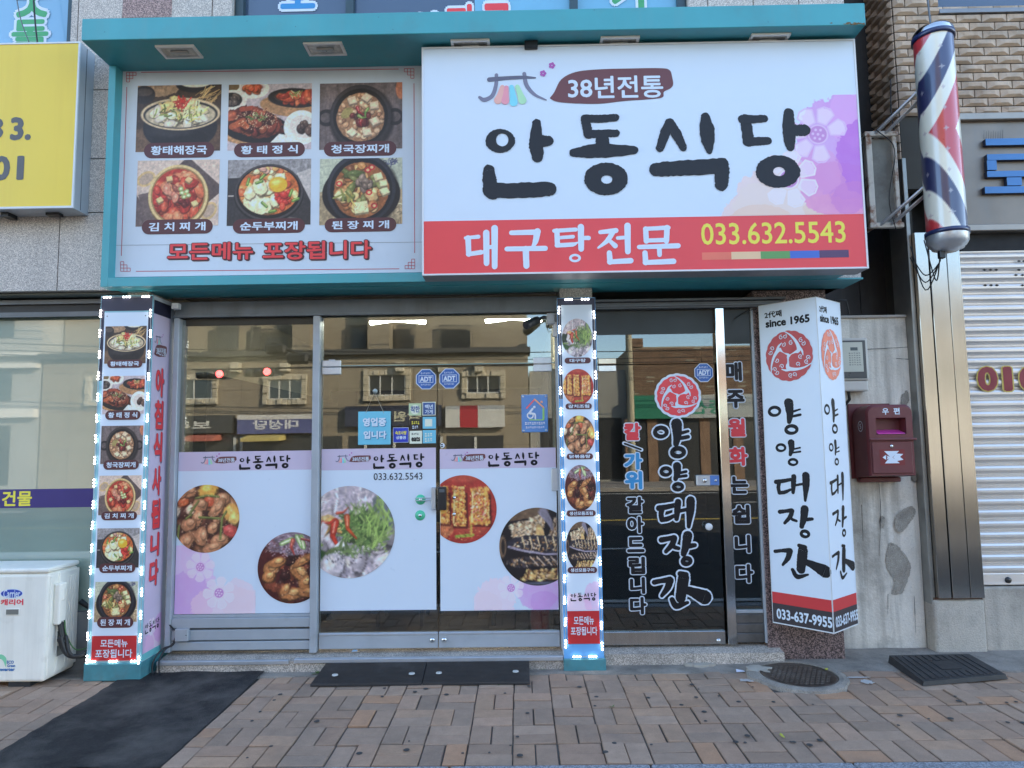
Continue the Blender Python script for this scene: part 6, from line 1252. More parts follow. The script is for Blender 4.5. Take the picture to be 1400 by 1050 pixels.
# ------------------------------------------------------------------ right: tiled building with shutter
def tiled_building():
    Y0 = .22; t = thing('tiled_building', 'shop clad in beige split-face tiles with grey roller shutter and steel pillar', 'building', (4.5, 1, 0))
    xc = P(1226, 110, Y0)[0]; tl = M('split_face_tile', (.54, .41, .30), .7, var=.2, vsc=7, bump=.25, bsc=60, dirt=((.12, .10, .08), 2.2, .5, .8, .5), streak=((.2, .09, .035), 5, .62, .85, .55)); tj = M('tile_joint', (.07, .065, .055), .9)
    zb0 = P(1330, 158, Y0)[1]; th = .0715; tw = .205; m = MB(); rs = random.Random(9)
    def tile(o, u, a0, a1, z0, z1, n):
        g = .004; d = .028; bw = (a1-a0)*.22+.006; bh = (z1-z0)*.30; j = rs.uniform(-.006, .006); O = Vector(o)
        q = lambda a, z, h: O+Vector(u)*a+Vector((0, 0, z))+Vector(n)*h
        v = [q(a0+g, z0+g, 0), q(a1-g, z0+g, 0), q(a1-g, z1-g, 0), q(a0+g, z1-g, 0)]+[q(a0+g, z0+g, .008), q(a1-g, z0+g, .008), q(a1-g, z1-g, .008), q(a0+g, z1-g, .008)]+[q(a0+bw+j, z0+bh, d+j*.5), q(a1-bw+j, z0+bh, d), q(a1-bw+j, z1-bh, d), q(a0+bw+j, z1-bh, d-j*.5)]
        m.add(v, [(k, (k+1) % 4, 4+(k+1) % 4, 4+k) for k in range(4)]+[(4+k, 4+(k+1) % 4, 8+(k+1) % 4, 8+k) for k in range(4)]+[(8, 9, 10, 11)], tl)
    wx0, wz0 = P(1283, 15, Y0)[0], P(1340, 14, Y0)[1]
    for r in range(36):
        z0 = zb0+r*th; off = (r % 2)*tw/2
        cuts = [xc]+[xc+off+i*tw for i in range(0 if off else 1, 14)]
        for a0, a1 in zip(cuts, cuts[1:]):
            if z0 > wz0-.03 and z0 < wz0+1.2:
                if a0 >= wx0-.01: continue
                a1 = min(a1, wx0)
            if a1-a0 > .03: tile((0, Y0, 0), (1, 0, 0), a0, a1, z0, z0+th, (0, -1, 0))
    m.build('tile_front', t)
    m = MB()
    for r in range(-8, 40):
        z0 = zb0+r*th; off = (r % 2)*tw/2; cuts = [0]+[off+i*tw for i in range(0 if off else 1, 8)]
        for a0, a1 in zip(cuts, cuts[1:]): 
            if a1-a0 > .03: tile((xc, Y0, 0), (0, 1, 0), a0, a1, z0, z0+th, (-1, 0, 0))
    m.build('tile_side', t)
    m = MB(); m.box(xc+.006, wx0, Y0+.006, Y0+.12, zb0-.6, 7.5, tj); m.box(wx0, 14, Y0+.006, Y0+.12, zb0-.3, wz0, tj); m.box(wx0, 14, Y0+.006, Y0+.12, wz0+1.3, 8.5, tj); m.box(xc+.006, xc+.12, Y0+.12, 9, 0, 8.5, tj); m.box(xc+.12, 14, 1.6, 9, .1, 8.5, tj); m.box(xc, 14, Y0, 9, 8.501, 8.7, tj); m.box(13.9, 14, Y0+.12, 1.6, 0, 8.5, tj); m.box(xc+.006, wx0, Y0+.006, Y0+.12, 7.5, 8.5, tj); m.build('wall', t)
    m = MB(); m.box(wx0, 14, Y0+.05, Y0+.07, wz0, wz0+1.3, MATS['dark_tinted_window']); w_ = MB(); w_.box(wx0-.01, 14, Y0-.03, Y0+.10, wz0-.035, wz0-.001, M('window_sill_grey', (.25, .26, .28), .5, metal=.4)); win = w_.build('window', t); m.build('pane', win)
    # steel pillar, plinths
    zp, zpb = P(1290, 317, .12)[1], P(1310, 818, .12)[1]; a, b = P(1269, 600, .12)[0], P(1331, 600, .12)[0]
    gd = M('pillar_steel', (.44, .42, .385), .15, metal=1, var=.08, vsc=1.5, streak=((.36, .33, .29), 22, .45, .8, .4)); m = MB(); w_ = b-a
    for p0, p1, y in ((0, .28, .12), (.30, .68, .115), (.70, 1.0, .12)): m.box(a+w_*p0, a+w_*p1, y, .3, zpb, zp, gd, .003)
    m.box(a+w_*.27, a+w_*.72, .135, .3, zpb+.002, zp, dark); m.box(a-.035, a-.002, .16, .4, zpb-.05, zp+.62, M('edge_channel', (.32, .32, .30), .4, metal=.7, var=.12, vsc=8), .003); m.build('steel_pillar', t)
    cc = M('plinth_concrete_right', (.52, .47, .4), .85, var=.10, vsc=6, bump=.8, bsc=80, speck=(170, .16), dirt=((.2, .18, .15), 3, .47, .70, .75), streak=((.25, .22, .19), 10, .5, .8, .5), spec=.2); m = MB(); zsb = P(1370, 800, .18)[1]
    m.box(a-.03, b+.01, .14, .5, -.05, zpb-.018, cc, .02, 2); m.build('pillar_base', t)
    m = MB(); m.box(b+.012, 14, .17, .8, -.05, zsb-.012, cc, .015, 2); m.build('plinth', t)
    m = MB(); m.box(a-.02, b+.005, .16, .4, zpb-.019, zpb-.001, M('rust', (.10, .05, .03), .8, var=.3, vsc=20)); m.build('pillar_shoe', t)
    # shutter
    sm = M('shutter_aluminium', (.78, .73, .68), .36, metal=.55, var=.06, vsc=3, streak=((.42, .42, .43), 12, .55, .85, .4), dirt=((.35, .35, .35), 5, .6, .8, .3)); m = MB(); zt = P(1370, 343, .2)[1]; ys, x1 = .20, 14
    prof = [(0, .0), (.10, .013), (.30, .021), (.5, .022), (.66, .014), (.72, .0), (.76, -.002), (.80, .005), (.92, .006), (.96, -.002)]
    per = .0835; nrow = int((zt-zsb-.09)/per)+1; pts = [(ys, zsb), (ys, zsb+.075), (ys+.01, zsb+.076)]
    for r in range(nrow):
        for u, d in prof: pts.append((ys+.012-d, zsb+.082+(r+u)*per))
    vs = [(xx, y, z) for xx in (b+.002, x1) for y, z in pts]; n = len(pts); m.add(vs, [(k, n+k, n+k+1, k+1) for k in range(n-1)], sm); m.box(b+.002, x1, ys-.006, ys+.01, zsb, zsb+.012, sm)
    sh = m.build('shutter', t, False)
    m = MB(); c = P(1379.5, 797, .19); m.lathe([(.0001, -.012), (.022, -.010), (.024, 0)], (c[0], ys, c[1]+.02), black_pl, 14, 'Y'); m.build('latch', sh)
    p = PR(FY(ys-.012)); ht = M('vent_hole', (.012, .012, .012), .9)
    for row, xs in ((369, (1346, 1354, 1362, 1393)), (376, (1389, 1398)), (390, (1347, 1355, 1363, 1398)), (357, (1393, 1400))):
        for x in xs:
            for q in range(8):
                c = p.fr.uv(x+q*42.5 if q else x, row); p.poly([(c[0]-.018, c[1]), (c[0], c[1]-.009), (c[0]+.018, c[1]), (c[0], c[1]+.009)], ht, 0)
                break
    p.build('vent_holes', sh)
    p = PR(FY(ys-.0125)); pr_, py_ = M('painted_red', (.26, .025, .03), .5, var=.15, vsc=10), M('painted_yellow', (.62, .45, .10), .5, var=.1)
    for ch, b_ in (('0', (1336, 501, 1364, 535)), ('1', (1371, 501, 1384, 535)), ('0', (1393, 501, 1421, 535))):
        bb = p.pxbox(*b_); p.text(ch, *bb, py_, 0, .078, .05); p.text(ch, *bb, pr_, 2, .045, .05)
    p.build('painted_digits', sh)
    # header above the shutter
    yh = .14; hx = P(1318, 240, yh)[0]; z1, z0 = P(1360, 164, yh)[1], P(1360, 306, yh)[1]; hp = M('header_steel', (.24, .20, .165), .42, metal=.55, var=.12, vsc=2.5, streak=((.2, .19, .18), 9, .5, .8, .5)); hf = M('header_frame', (.34, .30, .26), .38, metal=.6, var=.1)
    m = MB(); m.box(hx, 14, yh+.03, .4, z0, z1, hp); m.box(hx-.03, 14, yh-.01, .4, z1+.001, z1+.06, hf, .006); m.box(hx-.03, 14, yh-.005, .4, z0-.055, z0-.001, hf, .006); m.box(hx-.03, hx-.001, yh, .4, z0, z1, hf, .003); m.box(hx-.02, 14, .21, .42, zt-.01, z0-.056, dark); hd = m.build('sign_header', t)
    m = MB(); bl = M('letter_blue', (.055, .21, .50), .35, var=.06); bd = M('letter_side', (.03, .05, .09), .5); fr = FY(yh+.03)
    def bar(x0, y0, x1, y1):
        u0, v0, u1, v1 = PR(fr).pxbox(x0, y0, x1, y1); m.box(u0, u1, yh-.006, yh+.028, v0, v1, bd, .002); m.box(u0, u1, yh-.0095, yh-.0062, v0, v1, bl)
    bar(1343, 192, 1418, 201); bar(1345, 213, 1418, 221); bar(1345, 222, 1358, 235); bar(1345, 236, 1418, 244); bar(1372, 245, 1392, 256); bar(1342, 257, 1440, 266); m.build('letter', hd)
    p = PR(FY(yh+.029))
    for i in range(9): x = 1345+i*3.2; p.ribbon([p.fr.uv(x, 190), p.fr.uv(x+.4, 180-random.uniform(0, 3))], [.006, .003], M('drip_stain', (.12, .11, .10), .6), 0, .2, 3, 0, False)
    p.build('stain', hd)
tiled_building()

def barber():
    t = thing('barber_pole', 'barber pole with red, white and navy stripes on a rusty wall bracket', 'barber pole', (3.1, -.25, 2.9)); Y = -.26
    cx = P(1285, 185, Y)[0]; zt, zb = P(1280, 51, Y)[1], P(1290, 322, Y)[1]; r = (P(1314, 185, Y)[0]-P(1256, 185, Y)[0])/2*.84; H_ = zt-zb
    n, k = 120, 190; th = np.linspace(0, 2*math.pi, n, False); zz = np.linspace(0, 1, k); T, Z_ = np.meshgrid(th, zz)
    c = Cv(1.0, 8, (255, 255, 255), 1, 0); A = np.ones((k, n, 3))*np.array((216, 222, 232.))
    # angle measured so that 0 faces the street, +1 = right rim
    ang = ((T+math.pi/2+math.pi) % (2*math.pi))-math.pi; s_ = np.sin(np.clip(ang, -math.pi/2, math.pi/2))*1.0+(np.abs(ang) > math.pi/2)*np.sign(ang)*(np.abs(ang)-math.pi/2)
    dz = np.abs(Z_-.495)*H_; q = dz-.262*(s_+.9); per = .96; u = ((q+.30) % per)
    red, nav = np.array((176, 58, 72.)), np.array((44, 52, 100.))
    def band(lo, hi, col):
        d = np.minimum(u-lo, hi-u); mm = np.clip(d/.012+.5, 0, 1)[..., None]; A[:] = A*(1-mm)+col*mm
    band(-.2 if False else .0, .30, red); band(.49, .74, nav); edge = np.clip((.012-(per-u))/.012, 0, 1)[..., None]; A[:] = A*(1-edge)+red*edge
    for i in range(9):
        for j, a0 in enumerate((-.25, 1.0, -1.35, 2.3, -2.5)):
            z0 = .09+i*.102+(j % 2)*.04; x = (ang-a0)*r; y = (Z_-z0)*H_; d = np.sqrt(np.abs(x)/.030)+np.sqrt(np.abs(y)/.036); mm = np.clip((1-d)/.18, 0, 1)[..., None]*.75; A[:] = A*(1-mm)+np.array((168, 176, 196.))*mm
    vs = [(cx+r*math.cos(T[j, i]), Y+r*math.sin(T[j, i]), zb+H_*Z_[j, i]) for j in range(k) for i in range(n)]
    fs = [(j*n+i, j*n+(i+1) % n, (j+1)*n+(i+1) % n, (j+1)*n+i) for j in range(k-1) for i in range(n)]
    pm = M('pole_print', (.5, .5, .5), .3, var=.03, attr='col', coat=1.0); mesh_obj('striped_cylinder', vs, fs, [pm], None, [True]*len(fs), t, False, None, to_ref(A.reshape(-1, 3), .9))
    m = MB(); nb = M('pole_band_navy', (.02, .03, .10), .3, coat=.5)
    m.lathe([(r+.001, zb-.002), (r+.012, zb-.002), (r+.012, zb+.028), (r+.001, zb+.028)], (cx, Y, 0), nb, 40); m.lathe([(r+.001, zt-.03), (r+.012, zt-.03), (r+.012, zt+.004), (r+.001, zt+.004)], (cx, Y, 0), nb, 40); m.build('band', t)
    m = MB(); m.lathe([(r+.008, zt+.004), (r+.005, zt+.03), (r*.92, zt+.055), (r*.6, zt+.072), (.02, zt+.08), (.02, zt+.10), (.0001, zt+.10)], (cx, Y, 0), chrome, 40); m.build('top_cap', t)
    m = MB(); m.lathe([(r+.006, zb-.002), (r+.004, zb-.05), (r*.9, zb-.08), (r*.82, zb-.085), (r*.78, zb-.10), (r*.55, zb-.108), (r*.5, zb-.118), (.0001, zb-.12)], (cx, Y, 0), alu_light, 40); m.box(cx-.07, cx-.03, Y-.02, Y+.02, zb-.17, zb-.115, black_pl, .005); m.build('bottom_cap', t)
    m = MB(); m.tube([(cx-.01, Y, zt+.10), (cx-.012, Y+.01, zt+.3), (cx-.015, Y+.02, zt+.9)], .007, alu_dark, 8); m.build('hanger_wire', t)
    # bracket
    ru = M('rusty_white_steel', (.66, .62, .55), .6, var=.15, vsc=8, dirt=((.24, .09, .035), 7, .50, .62, .9)); t2 = thing('rusty_bracket', 'rust-stained steel bracket frame holding the barber pole off the wall', 'bracket', (2.8, .1, 2.8)); Yb = .05
    a, b = P(1192, 240, Yb)[0], P(1226, 240, Yb)[0]; z1, z0 = P(1210, 183, Yb)[1], P(1210, 308, Yb)[1]; m = MB()
    for x in (a, b): m.box(x-.014 if x == b else x-.03, x+.016, Yb, Yb+.05, z0, z1, ru, .004)
    m.box(a-.04, b+.03, Yb-.01, Yb+.03, z1-.02, z1+.02, ru, .005); m.box(a-.04, b+.03, Yb-.01, Yb+.03, z0-.02, z0+.02, ru, .005); m.box(a+.017, b-.015, Yb+.03, Yb+.04, z0+.03, z1-.03, M('bracket_panel', (.21, .21, .19), .7, var=.15, vsc=9, dirt=((.09, .07, .06), 6, .5, .75, .6))); m.build('frame', t2)
    for z in (z1, z0):
        for dx in (-.03, .05): m = MB(); m.tube([(a+.07+dx, Yb, z), (cx-r*.6+dx, Y+.06, z+.20), (cx-.02, Y+.08, z+.24)], .013, alu_light, 8); m.build('arm', t2)
        m = MB(); m.tube([(a, .6, z), (a, Yb, z)], .02, ru, 8); m.build('arm', t2)
    m = MB(); rs = random.Random(4)
    base = Vector((cx-.05, Y+.03, zb-.15))
    for i in range(4):
        e = Vector((a+.25+rs.uniform(-.05, .1), .0, zb-.02+rs.uniform(-.08, .1))); mid = (base+e)/2+Vector((rs.uniform(-.03, .03), 0, -.14-.05*i)); c_, _ = crom([base, base+Vector((0, 0, -.04)), mid, e], 6); m.tube([tuple(q) for q in c_], .0045, wire_m, 6)
    c_, _ = crom([(a+.04, .02, z1+.02), (a+.16, .0, z1-.15), (a+.10, .01, z0+.2), (a+.13, .0, z0-.05)], 6); m.tube([tuple(q) for q in c_], .004, wire_m, 6)
    c_, _ = crom([(b+.06, .15, z1+.5), (b+.03, .12, z1+.2), (b+.04, .1, z1)], 6); m.tube([tuple(q) for q in c_], .004, wire_m, 6); o = m.build('loose_wires'); tag(o, 'tangle of thin black wires hanging under the barber pole', 'wires')
barber()

# ------------------------------------------------------------------ air conditioner
def aircon():
    t = thing('air_conditioner_unit', 'off-white outdoor air conditioner unit on the pavement left of the LED pillar', 'air conditioner', (-3.7, -.2, 0)); cs = M('aircon_white', (.88, .84, .74), .45, var=.05, vsc=4, dirt=((.42, .37, .28), 6, .58, .85, .5), streak=((.5, .45, .36), 9, .58, .85, .4))
    xr = -3.24; xl = xr-.95; yf, yb = -.385, -.06; zt = P(30, 777, yf)[1]; m = MB()
    m.box(xl, xr, yf, yb, .035, zt-.035, cs, .022, 3); m.box(xl-.004, xr+.006, yf-.006, yb+.004, zt-.034, zt, cs, .014, 3); m.build('casing', t)
    for x in (xl+.15, xr-.2): pass
    m = MB(); m.box(xl+.1, xr-.55, yf+.02, yb-.02, .0, .034, black); m.box(xr-.25, xr-.1, yf+.02, yb-.02, .0, .034, black); m.build('foot', t)
    sf = Frame((xr+.0005, yf, 0), (0, 1, 0)); m = MB(); X = xr
    m.box(X-.002, X+.007, yf+.025, yf+.052, .07, zt-.06, cs, .004); m.box(X-.002, X+.012, yf+.11, yb-.005, .07, zt-.05, cs, .006, 2)
    for i in range(4): y = yf+.19+i*.026; m.box(X+.010, X+.017, y, y+.012, .10, zt-.09, cs, .003)
    m.build('side_panel', t)
    m = MB(); m.box(X-.001, X+.045, yf+.065, yf+.145, zt-.40, zt-.12, cs, .012, 2); m.box(X+.012, X+.05, yf+.08, yf+.13, zt-.25, zt-.14, cs, .018, 3); m.build('valve_cover', t)
    p = PR(sf); gl_ = M('label_grey', pc(120, 130, 138), .5, var=.1, vsc=60)
    for z in (zt-.52, zt-.62): p.rect(.10, z, .18, z+.07, gl_, 14)
    p.build('rating_label', t)
    fr = FY(yf); p = PR(fr); bl = M('badge_blue', pc(40, 70, 180), .35); c = fr.uv(16, 811.5); p.ell(c[0], c[1], .078, .031, white_tx, 0); p.ell(c[0], c[1], .073, .0275, bl, 1); b = p.pxbox(5, 806, 28, 817); p.text('Carrier', *b, white_tx, 2, .02); p.pxtext('캐리어', 1, 819, 32, 827.5, M('badge_red', pc(190, 56, 80), .4), 1, .035); p.build('badge', t)
    p = PR(fr); gr = M('eco_green', pc(110, 190, 170), .4); be = M('eco_blue', pc(60, 110, 180), .4)
    p.pxtext('ECO', 9.5, 903, 19, 907.5, be, 1, .05); p.pxtext('Green', 10, 908, 21, 912, be, 1, .05); p.pxtext('inverter', -2, 913, 20.5, 917.5, be, 1, .06)
    p.ribbon([fr.uv(-6, 907), fr.uv(0, 898), fr.uv(6, 901), fr.uv(8, 911)], [.008, .03, .028, .004], gr, 1, 0); p.build('eco_print', t)
    m = MB(); u0, v0, u1, v1 = PR(fr).pxbox(9, 833, 26, 840); m.box(u0-.005, u1+.005, yf-.004, yf+.001, v0-.006, v1+.006, cs, .003); m.box(u0, u1, yf-.0055, yf-.0042, v0, v1, M('handle_recess', (.18, .175, .15), .6), .0005); m.build('handle', t)
    h = thing('refrigerant_hose', 'black insulated hoses looping from the air conditioner to the wall', 'hose', (X+.06, yf+.1, .3))
    for off, rr in ((0, .016), (.022, .012), (-.012, .008)):
        m = MB(); c_, _ = crom([(X+.03+off*.3, yf+.10+off, zt-.38), (X+.055, yf+.10+off, zt-.5), (X+.05+off, yf+.09+off, .30), (X+.09+off, yf+.10, .19), (X+.17, yf+.14+off, .17-off*.6), (X+.22, yf+.24, .22-off), (X+.26, yf+.37, .28), (X+.28, -.0, .3)], 7); m.tube([tuple(q) for q in c_], rr, wire_m, 10); m.build('hose', h)
    m = MB(); c_, _ = crom([(X+.0, yb+.03, zt-.3), (X+.1, yb+.06, zt-.4), (X+.2, -.04, zt-.62)], 7); m.tube([tuple(q) for q in c_], .02, wire_m, 10); m.build('hose', h)
    m = MB(); c_, _ = crom([(X+.05, yf+.12, zt-.38), (X+.065, yf+.12, .32), (X+.12, yf+.16, .2), (X+.2, yf+.3, .22)], 7); m.tube([tuple(q) for q in c_], .004, M('earth_wire_green', (.08, .2, .06), .5), 6); m.build('earth_wire', h)
aircon()

# ------------------------------------------------------------------ things on the pavement and small fixtures
def ramps():
    rib = M('ramp_rubber', (.027, .026, .027), .55, var=.2, vsc=10, dirt=((.10, .10, .10), 5, .55, .8, .5)); rv = M('reflector_disc', (.5, .5, .47), .35, var=.1)
    for k, (x0, x1, lab) in enumerate(((-1.385, -.676, 'ribbed black rubber kerb ramp nearer the asphalt strip'), (-.670, .045, 'ribbed black rubber kerb ramp nearer the narrow LED pillar'))):
        t = thing('kerb_ramp', lab, 'ramp', ((x0+x1)/2, -.28, 0), 'rubber kerb ramps at the restaurant doors'); m = MB(); y0, y1 = -.425, -.160; n = 17; pts = [(y0, .004), (y0, .014)]
        for i in range(n):
            ya, yb = y0+(y1-y0)*i/n, y0+(y1-y0)*(i+1)/n; z = .014+.056*(i+.5)/n; pts += [(ya+.002, z+.006), (ya+(yb-ya)*.5, z+.006), (ya+(yb-ya)*.56, z-.004), (yb, z-.004)]
        pts += [(y1, .07), (y1, .004)]; N_ = len(pts); skew = lambda y, x: x+(.03*((y-y1)/.25) if (k == 0 and x == x0) else 0)
        vs = [(skew(y, xx), y, z) for xx in (x0, x1) for y, z in pts]; m.add(vs, [(i, i+1, N_+i+1, N_+i) for i in range(N_-1)]+[list(range(N_)), [N_+i for i in range(N_)]], rib); m.build('ramp_body', t)
        for px, py in (((458, 923), (563, 921)) if k == 0 else ((600, 920), (705, 918))):
            c = G(px, py, .047); m = MB(); m.lathe([(.021, 0), (.019, .006), (.0001, .007)], (c[0], c[1], .046), rv, 18); m.build('reflector', t)
    t = thing('rubber_ramp_plate', 'thick black moulded rubber plate lying askew before the plaster wall', 'ramp', (2.88, -.25, 0)); m = MB(); q = [Vector((2.575, -.535, 0)), Vector((3.20, -.42, 0)), Vector((3.19, -.06, 0)), Vector((2.60, -.075, 0))]
    zt_ = [.032, .034, .06, .06]; b_ = [p+Vector((0, 0, .006)) for p in q]; tp = [p.lerp(sum(q, Vector())/4, .03)+Vector((0, 0, z)) for p, z in zip(q, zt_)]
    m.add(b_+tp, [(0, 1, 5, 4), (1, 2, 6, 5), (2, 3, 7, 6), (3, 0, 4, 7), (4, 5, 6, 7), (3, 2, 1, 0)], rib); m.build('plate', t)
    m = MB()
    def on(u, v): a = tp[0].lerp(tp[1], u); b = tp[3].lerp(tp[2], u); return a.lerp(b, v)
    def strip(u0, v0, u1, v1, h=.004):
        c = [on(u0, v0), on(u1, v0), on(u1, v1), on(u0, v1)]; m.prism([p+Vector((0, 0, .0005)) for p in c], (0, 0, h), rib)
    for i in range(11):
        u = .05+i*.083
        if .34 < u < .66: strip(u, .06, u+.055, .28); strip(u, .72, u+.055, .94)
        else: strip(u, .06, u+.045, .94)
    strip(.38, .34, .62, .66); m.build('tread', t)
    # manhole
    t = thing('manhole_cover', 'round rusty manhole cover in a cracked concrete ring', 'manhole cover', (1.86, -.34, 0)); c = (1.86, -.33, 0); R_ = .245
    ir = M('cast_iron', (.11, .08, .06), .55, metal=.4, var=.25, vsc=12, bump=.3, bsc=120, dirt=((.19, .165, .14), 5, .5, .75, .6)); cr = M('manhole_ring_concrete', (.30, .26, .215), .85, var=.15, vsc=9, speck=(150, .3), bump=.7, bsc=90, dirt=((.10, .09, .08), 5, .48, .7, .7))
    m = MB(); n = 48; vs = []
    for rr, z in ((R_+.004, .0), (R_+.004, .022), (R_+.03, .024), (R_+.06, .016), (R_+.075, -.03)):
        for k in range(n): a = 2*math.pi*k/n; j = 1+(random.uniform(-.03, .03) if rr > R_+.05 else 0)+(.10 if (rr > R_+.05 and 2.0 < a < 3.4) else 0); vs.append((c[0]+rr*j*math.cos(a), c[1]+rr*j*math.sin(a), z))
    m.add(vs, [(i*n+k, i*n+(k+1) % n, (i+1)*n+(k+1) % n, (i+1)*n+k) for i in range(4) for k in range(n)], cr); m.build('ring', t)
    m = MB(); m.lathe([(R_, -.02), (R_, .018), (R_-.018, .019), (R_-.020, .014), (.0001, .014)], (c[0], c[1], 0), ir, 48)
    s_ = .034
    for i in range(-7, 8):
        for j in range(-7, 8):
            x, y = i*s_+(j % 2)*s_*.5, j*s_
            if math.hypot(x, y) < R_-.045: m.box(c[0]+x-.013, c[0]+x+.013, c[1]+y-.008, c[1]+y+.008, .0135, .020, ir, .003)
    m.build('cover', t)
    # broken mortar beside it
    rb = M('broken_mortar', (.42, .38, .32), .9, var=.15, vsc=10, bump=.6, bsc=70); rs = random.Random(12)
    def slab(cx, cy, rx, ry, h, name, lab, cat, mt, z=.004):
        m = MB(); n = 17; pts = [(cx+rx*rs.uniform(.45, 1.15)*math.cos(2*math.pi*k/n), cy+ry*rs.uniform(.45, 1.15)*math.sin(2*math.pi*k/n), z) for k in range(n)]; m.prism(pts, (0, 0, h), mt); o = m.build(name); return tag(o, lab, cat)
    g = G(1035, 918); slab(g[0], g[1], .13, .07, .02, 'mortar_patch', 'pale broken mortar patch by the manhole under the wedge sign', 'mortar', rb); g = G(958, 912); slab(g[0], g[1], .12, .035, .018, 'mortar_patch', 'crumbled mortar strip at the step of the smithy door', 'mortar', rb)
    ws = M('spilt_white', (.42, .40, .38), .8, var=.06)
    for px, py, rx, ry, lab in ((1020, 932, .055, .03, 'white paint blotch on bricks left of the manhole'), (1185, 934, .045, .04, 'white paint blotch between the manhole and rubber plate'), (1172, 928, .09, .012, 'thin white paint streak right of the manhole')): g = G(px, py); slab(g[0], g[1], rx, ry, .003, 'paint_blotch', lab, 'paint blotch', ws, .008)
    ppr = M('paper_scrap_white', (.66, .68, .78), .7); g = G(1012, 920); m = MB(); m.hexa([(g[0]-.03, g[1]-.015, .010), (g[0]-.03, g[1]-.015, .012), (g[0]-.022, g[1]+.02, .018), (g[0]-.022, g[1]+.02, .02), (g[0]+.03, g[1]-.01, .012), (g[0]+.03, g[1]-.01, .014), (g[0]+.025, g[1]+.015, .010), (g[0]+.025, g[1]+.015, .012)], ppr); tag(m.build('paper_scrap'), 'small crumpled white paper scrap before the smithy step', 'litter')
    g = P(487, 889, .0); m = MB(); m.hexa([(g[0]-.02, -.06, .118), (g[0]-.02, -.06, .120), (g[0]-.01, -.03, .124), (g[0]-.01, -.03, .126), (g[0]+.02, -.055, .119), (g[0]+.02, -.055, .121), (g[0]+.018, -.03, .118), (g[0]+.018, -.03, .12)], M('paper_scrap_blue', (.3, .45, .6), .7)); tag(m.build('paper_scrap'), 'pale blue wrapper scrap under the left glass door', 'litter')
    lf = M('yellow_leaf', (.42, .42, .05), .6, var=.2, vsc=60); gn = M('weed_green', (.10, .19, .04), .6, var=.2, vsc=50)
    def leafy(cx, cy, z, n, sz, mt, name, lab, cat):
        m = MB()
        for i in range(n):
            a = rs.uniform(0, 6.28); l = sz*rs.uniform(.6, 1.1); h = rs.uniform(.1, .6)*l; x, y = cx+rs.uniform(-sz, sz)*.5, cy+rs.uniform(-sz, sz)*.4; dx, dy = l*math.cos(a), l*math.sin(a); wx, wy = -dy*.32, dx*.32
            m.add([(x, y, z), (x+dx*.5+wx, y+dy*.5+wy, z+h*.6), (x+dx, y+dy, z+h), (x+dx*.5-wx, y+dy*.5-wy, z+h*.6)], [(0, 1, 2), (0, 2, 3)], mt)
        return tag(m.build(name, None, False), lab, cat)
    g = G(438, 922); leafy(g[0], g[1], .006, 9, .05, gn, 'weed', 'small yellow-green weed at the left end of the kerb ramps', 'weed'); g = G(1074, 1010); leafy(g[0], g[1], .008, 2, .035, lf, 'fallen_leaf', 'single yellow leaf fallen on the brick pavement', 'leaf')
    g = G(742, 917); leafy(g[0], g[1], .008, 4, .025, gn, 'weed', 'tiny weed between kerb ramp and narrow LED pillar', 'weed'); g = G(965, 911); leafy(g[0], g[1], .008, 3, .02, lf, 'fallen_leaf', 'tiny yellow leaf on cement before the smithy door', 'leaf')
    g = G(1130, 920); leafy(g[0], g[1], .022, 3, .025, lf, 'fallen_leaf', 'dry leaf lying on the manhole cover', 'leaf')
    # weeds in joints
    for px, py, lab in ((682, 937, 'tuft of weed in the brick joint below the right kerb ramp'), (835, 967, 'weed tuft beside the raised brick right of centre'), (1370, 925, 'sparse weed tuft right of the rubber plate'), (200, 925, 'weed tuft at the foot of the wide LED pillar')): g = G(px, py); leafy(g[0], g[1], .0, 7, .02, gn, 'weed', lab, 'weed')
    # gum spots
    m = MB(); gs = M('chewing_gum_black', (.05, .048, .046), .7)
    for i in range(70):
        x, y, r = rs.uniform(-1.7, 3.6), rs.uniform(-1.5, -.45), rs.uniform(.006, .018)
        if -2.8 < x < -1.83 or math.hypot(x-1.86, y+.33) < .4 or (x > 2.5 and y > -.6): continue
        m.lathe([(r, .0065), (r*.8, .0085), (.0001, .009)], (x, y, 0), gs, 9)
    o = m.build('gum_spots'); o['kind'] = 'stuff'; o['label'] = 'flattened dark gum spots over the brick pavement'; o['category'] = 'gum'
ramps()
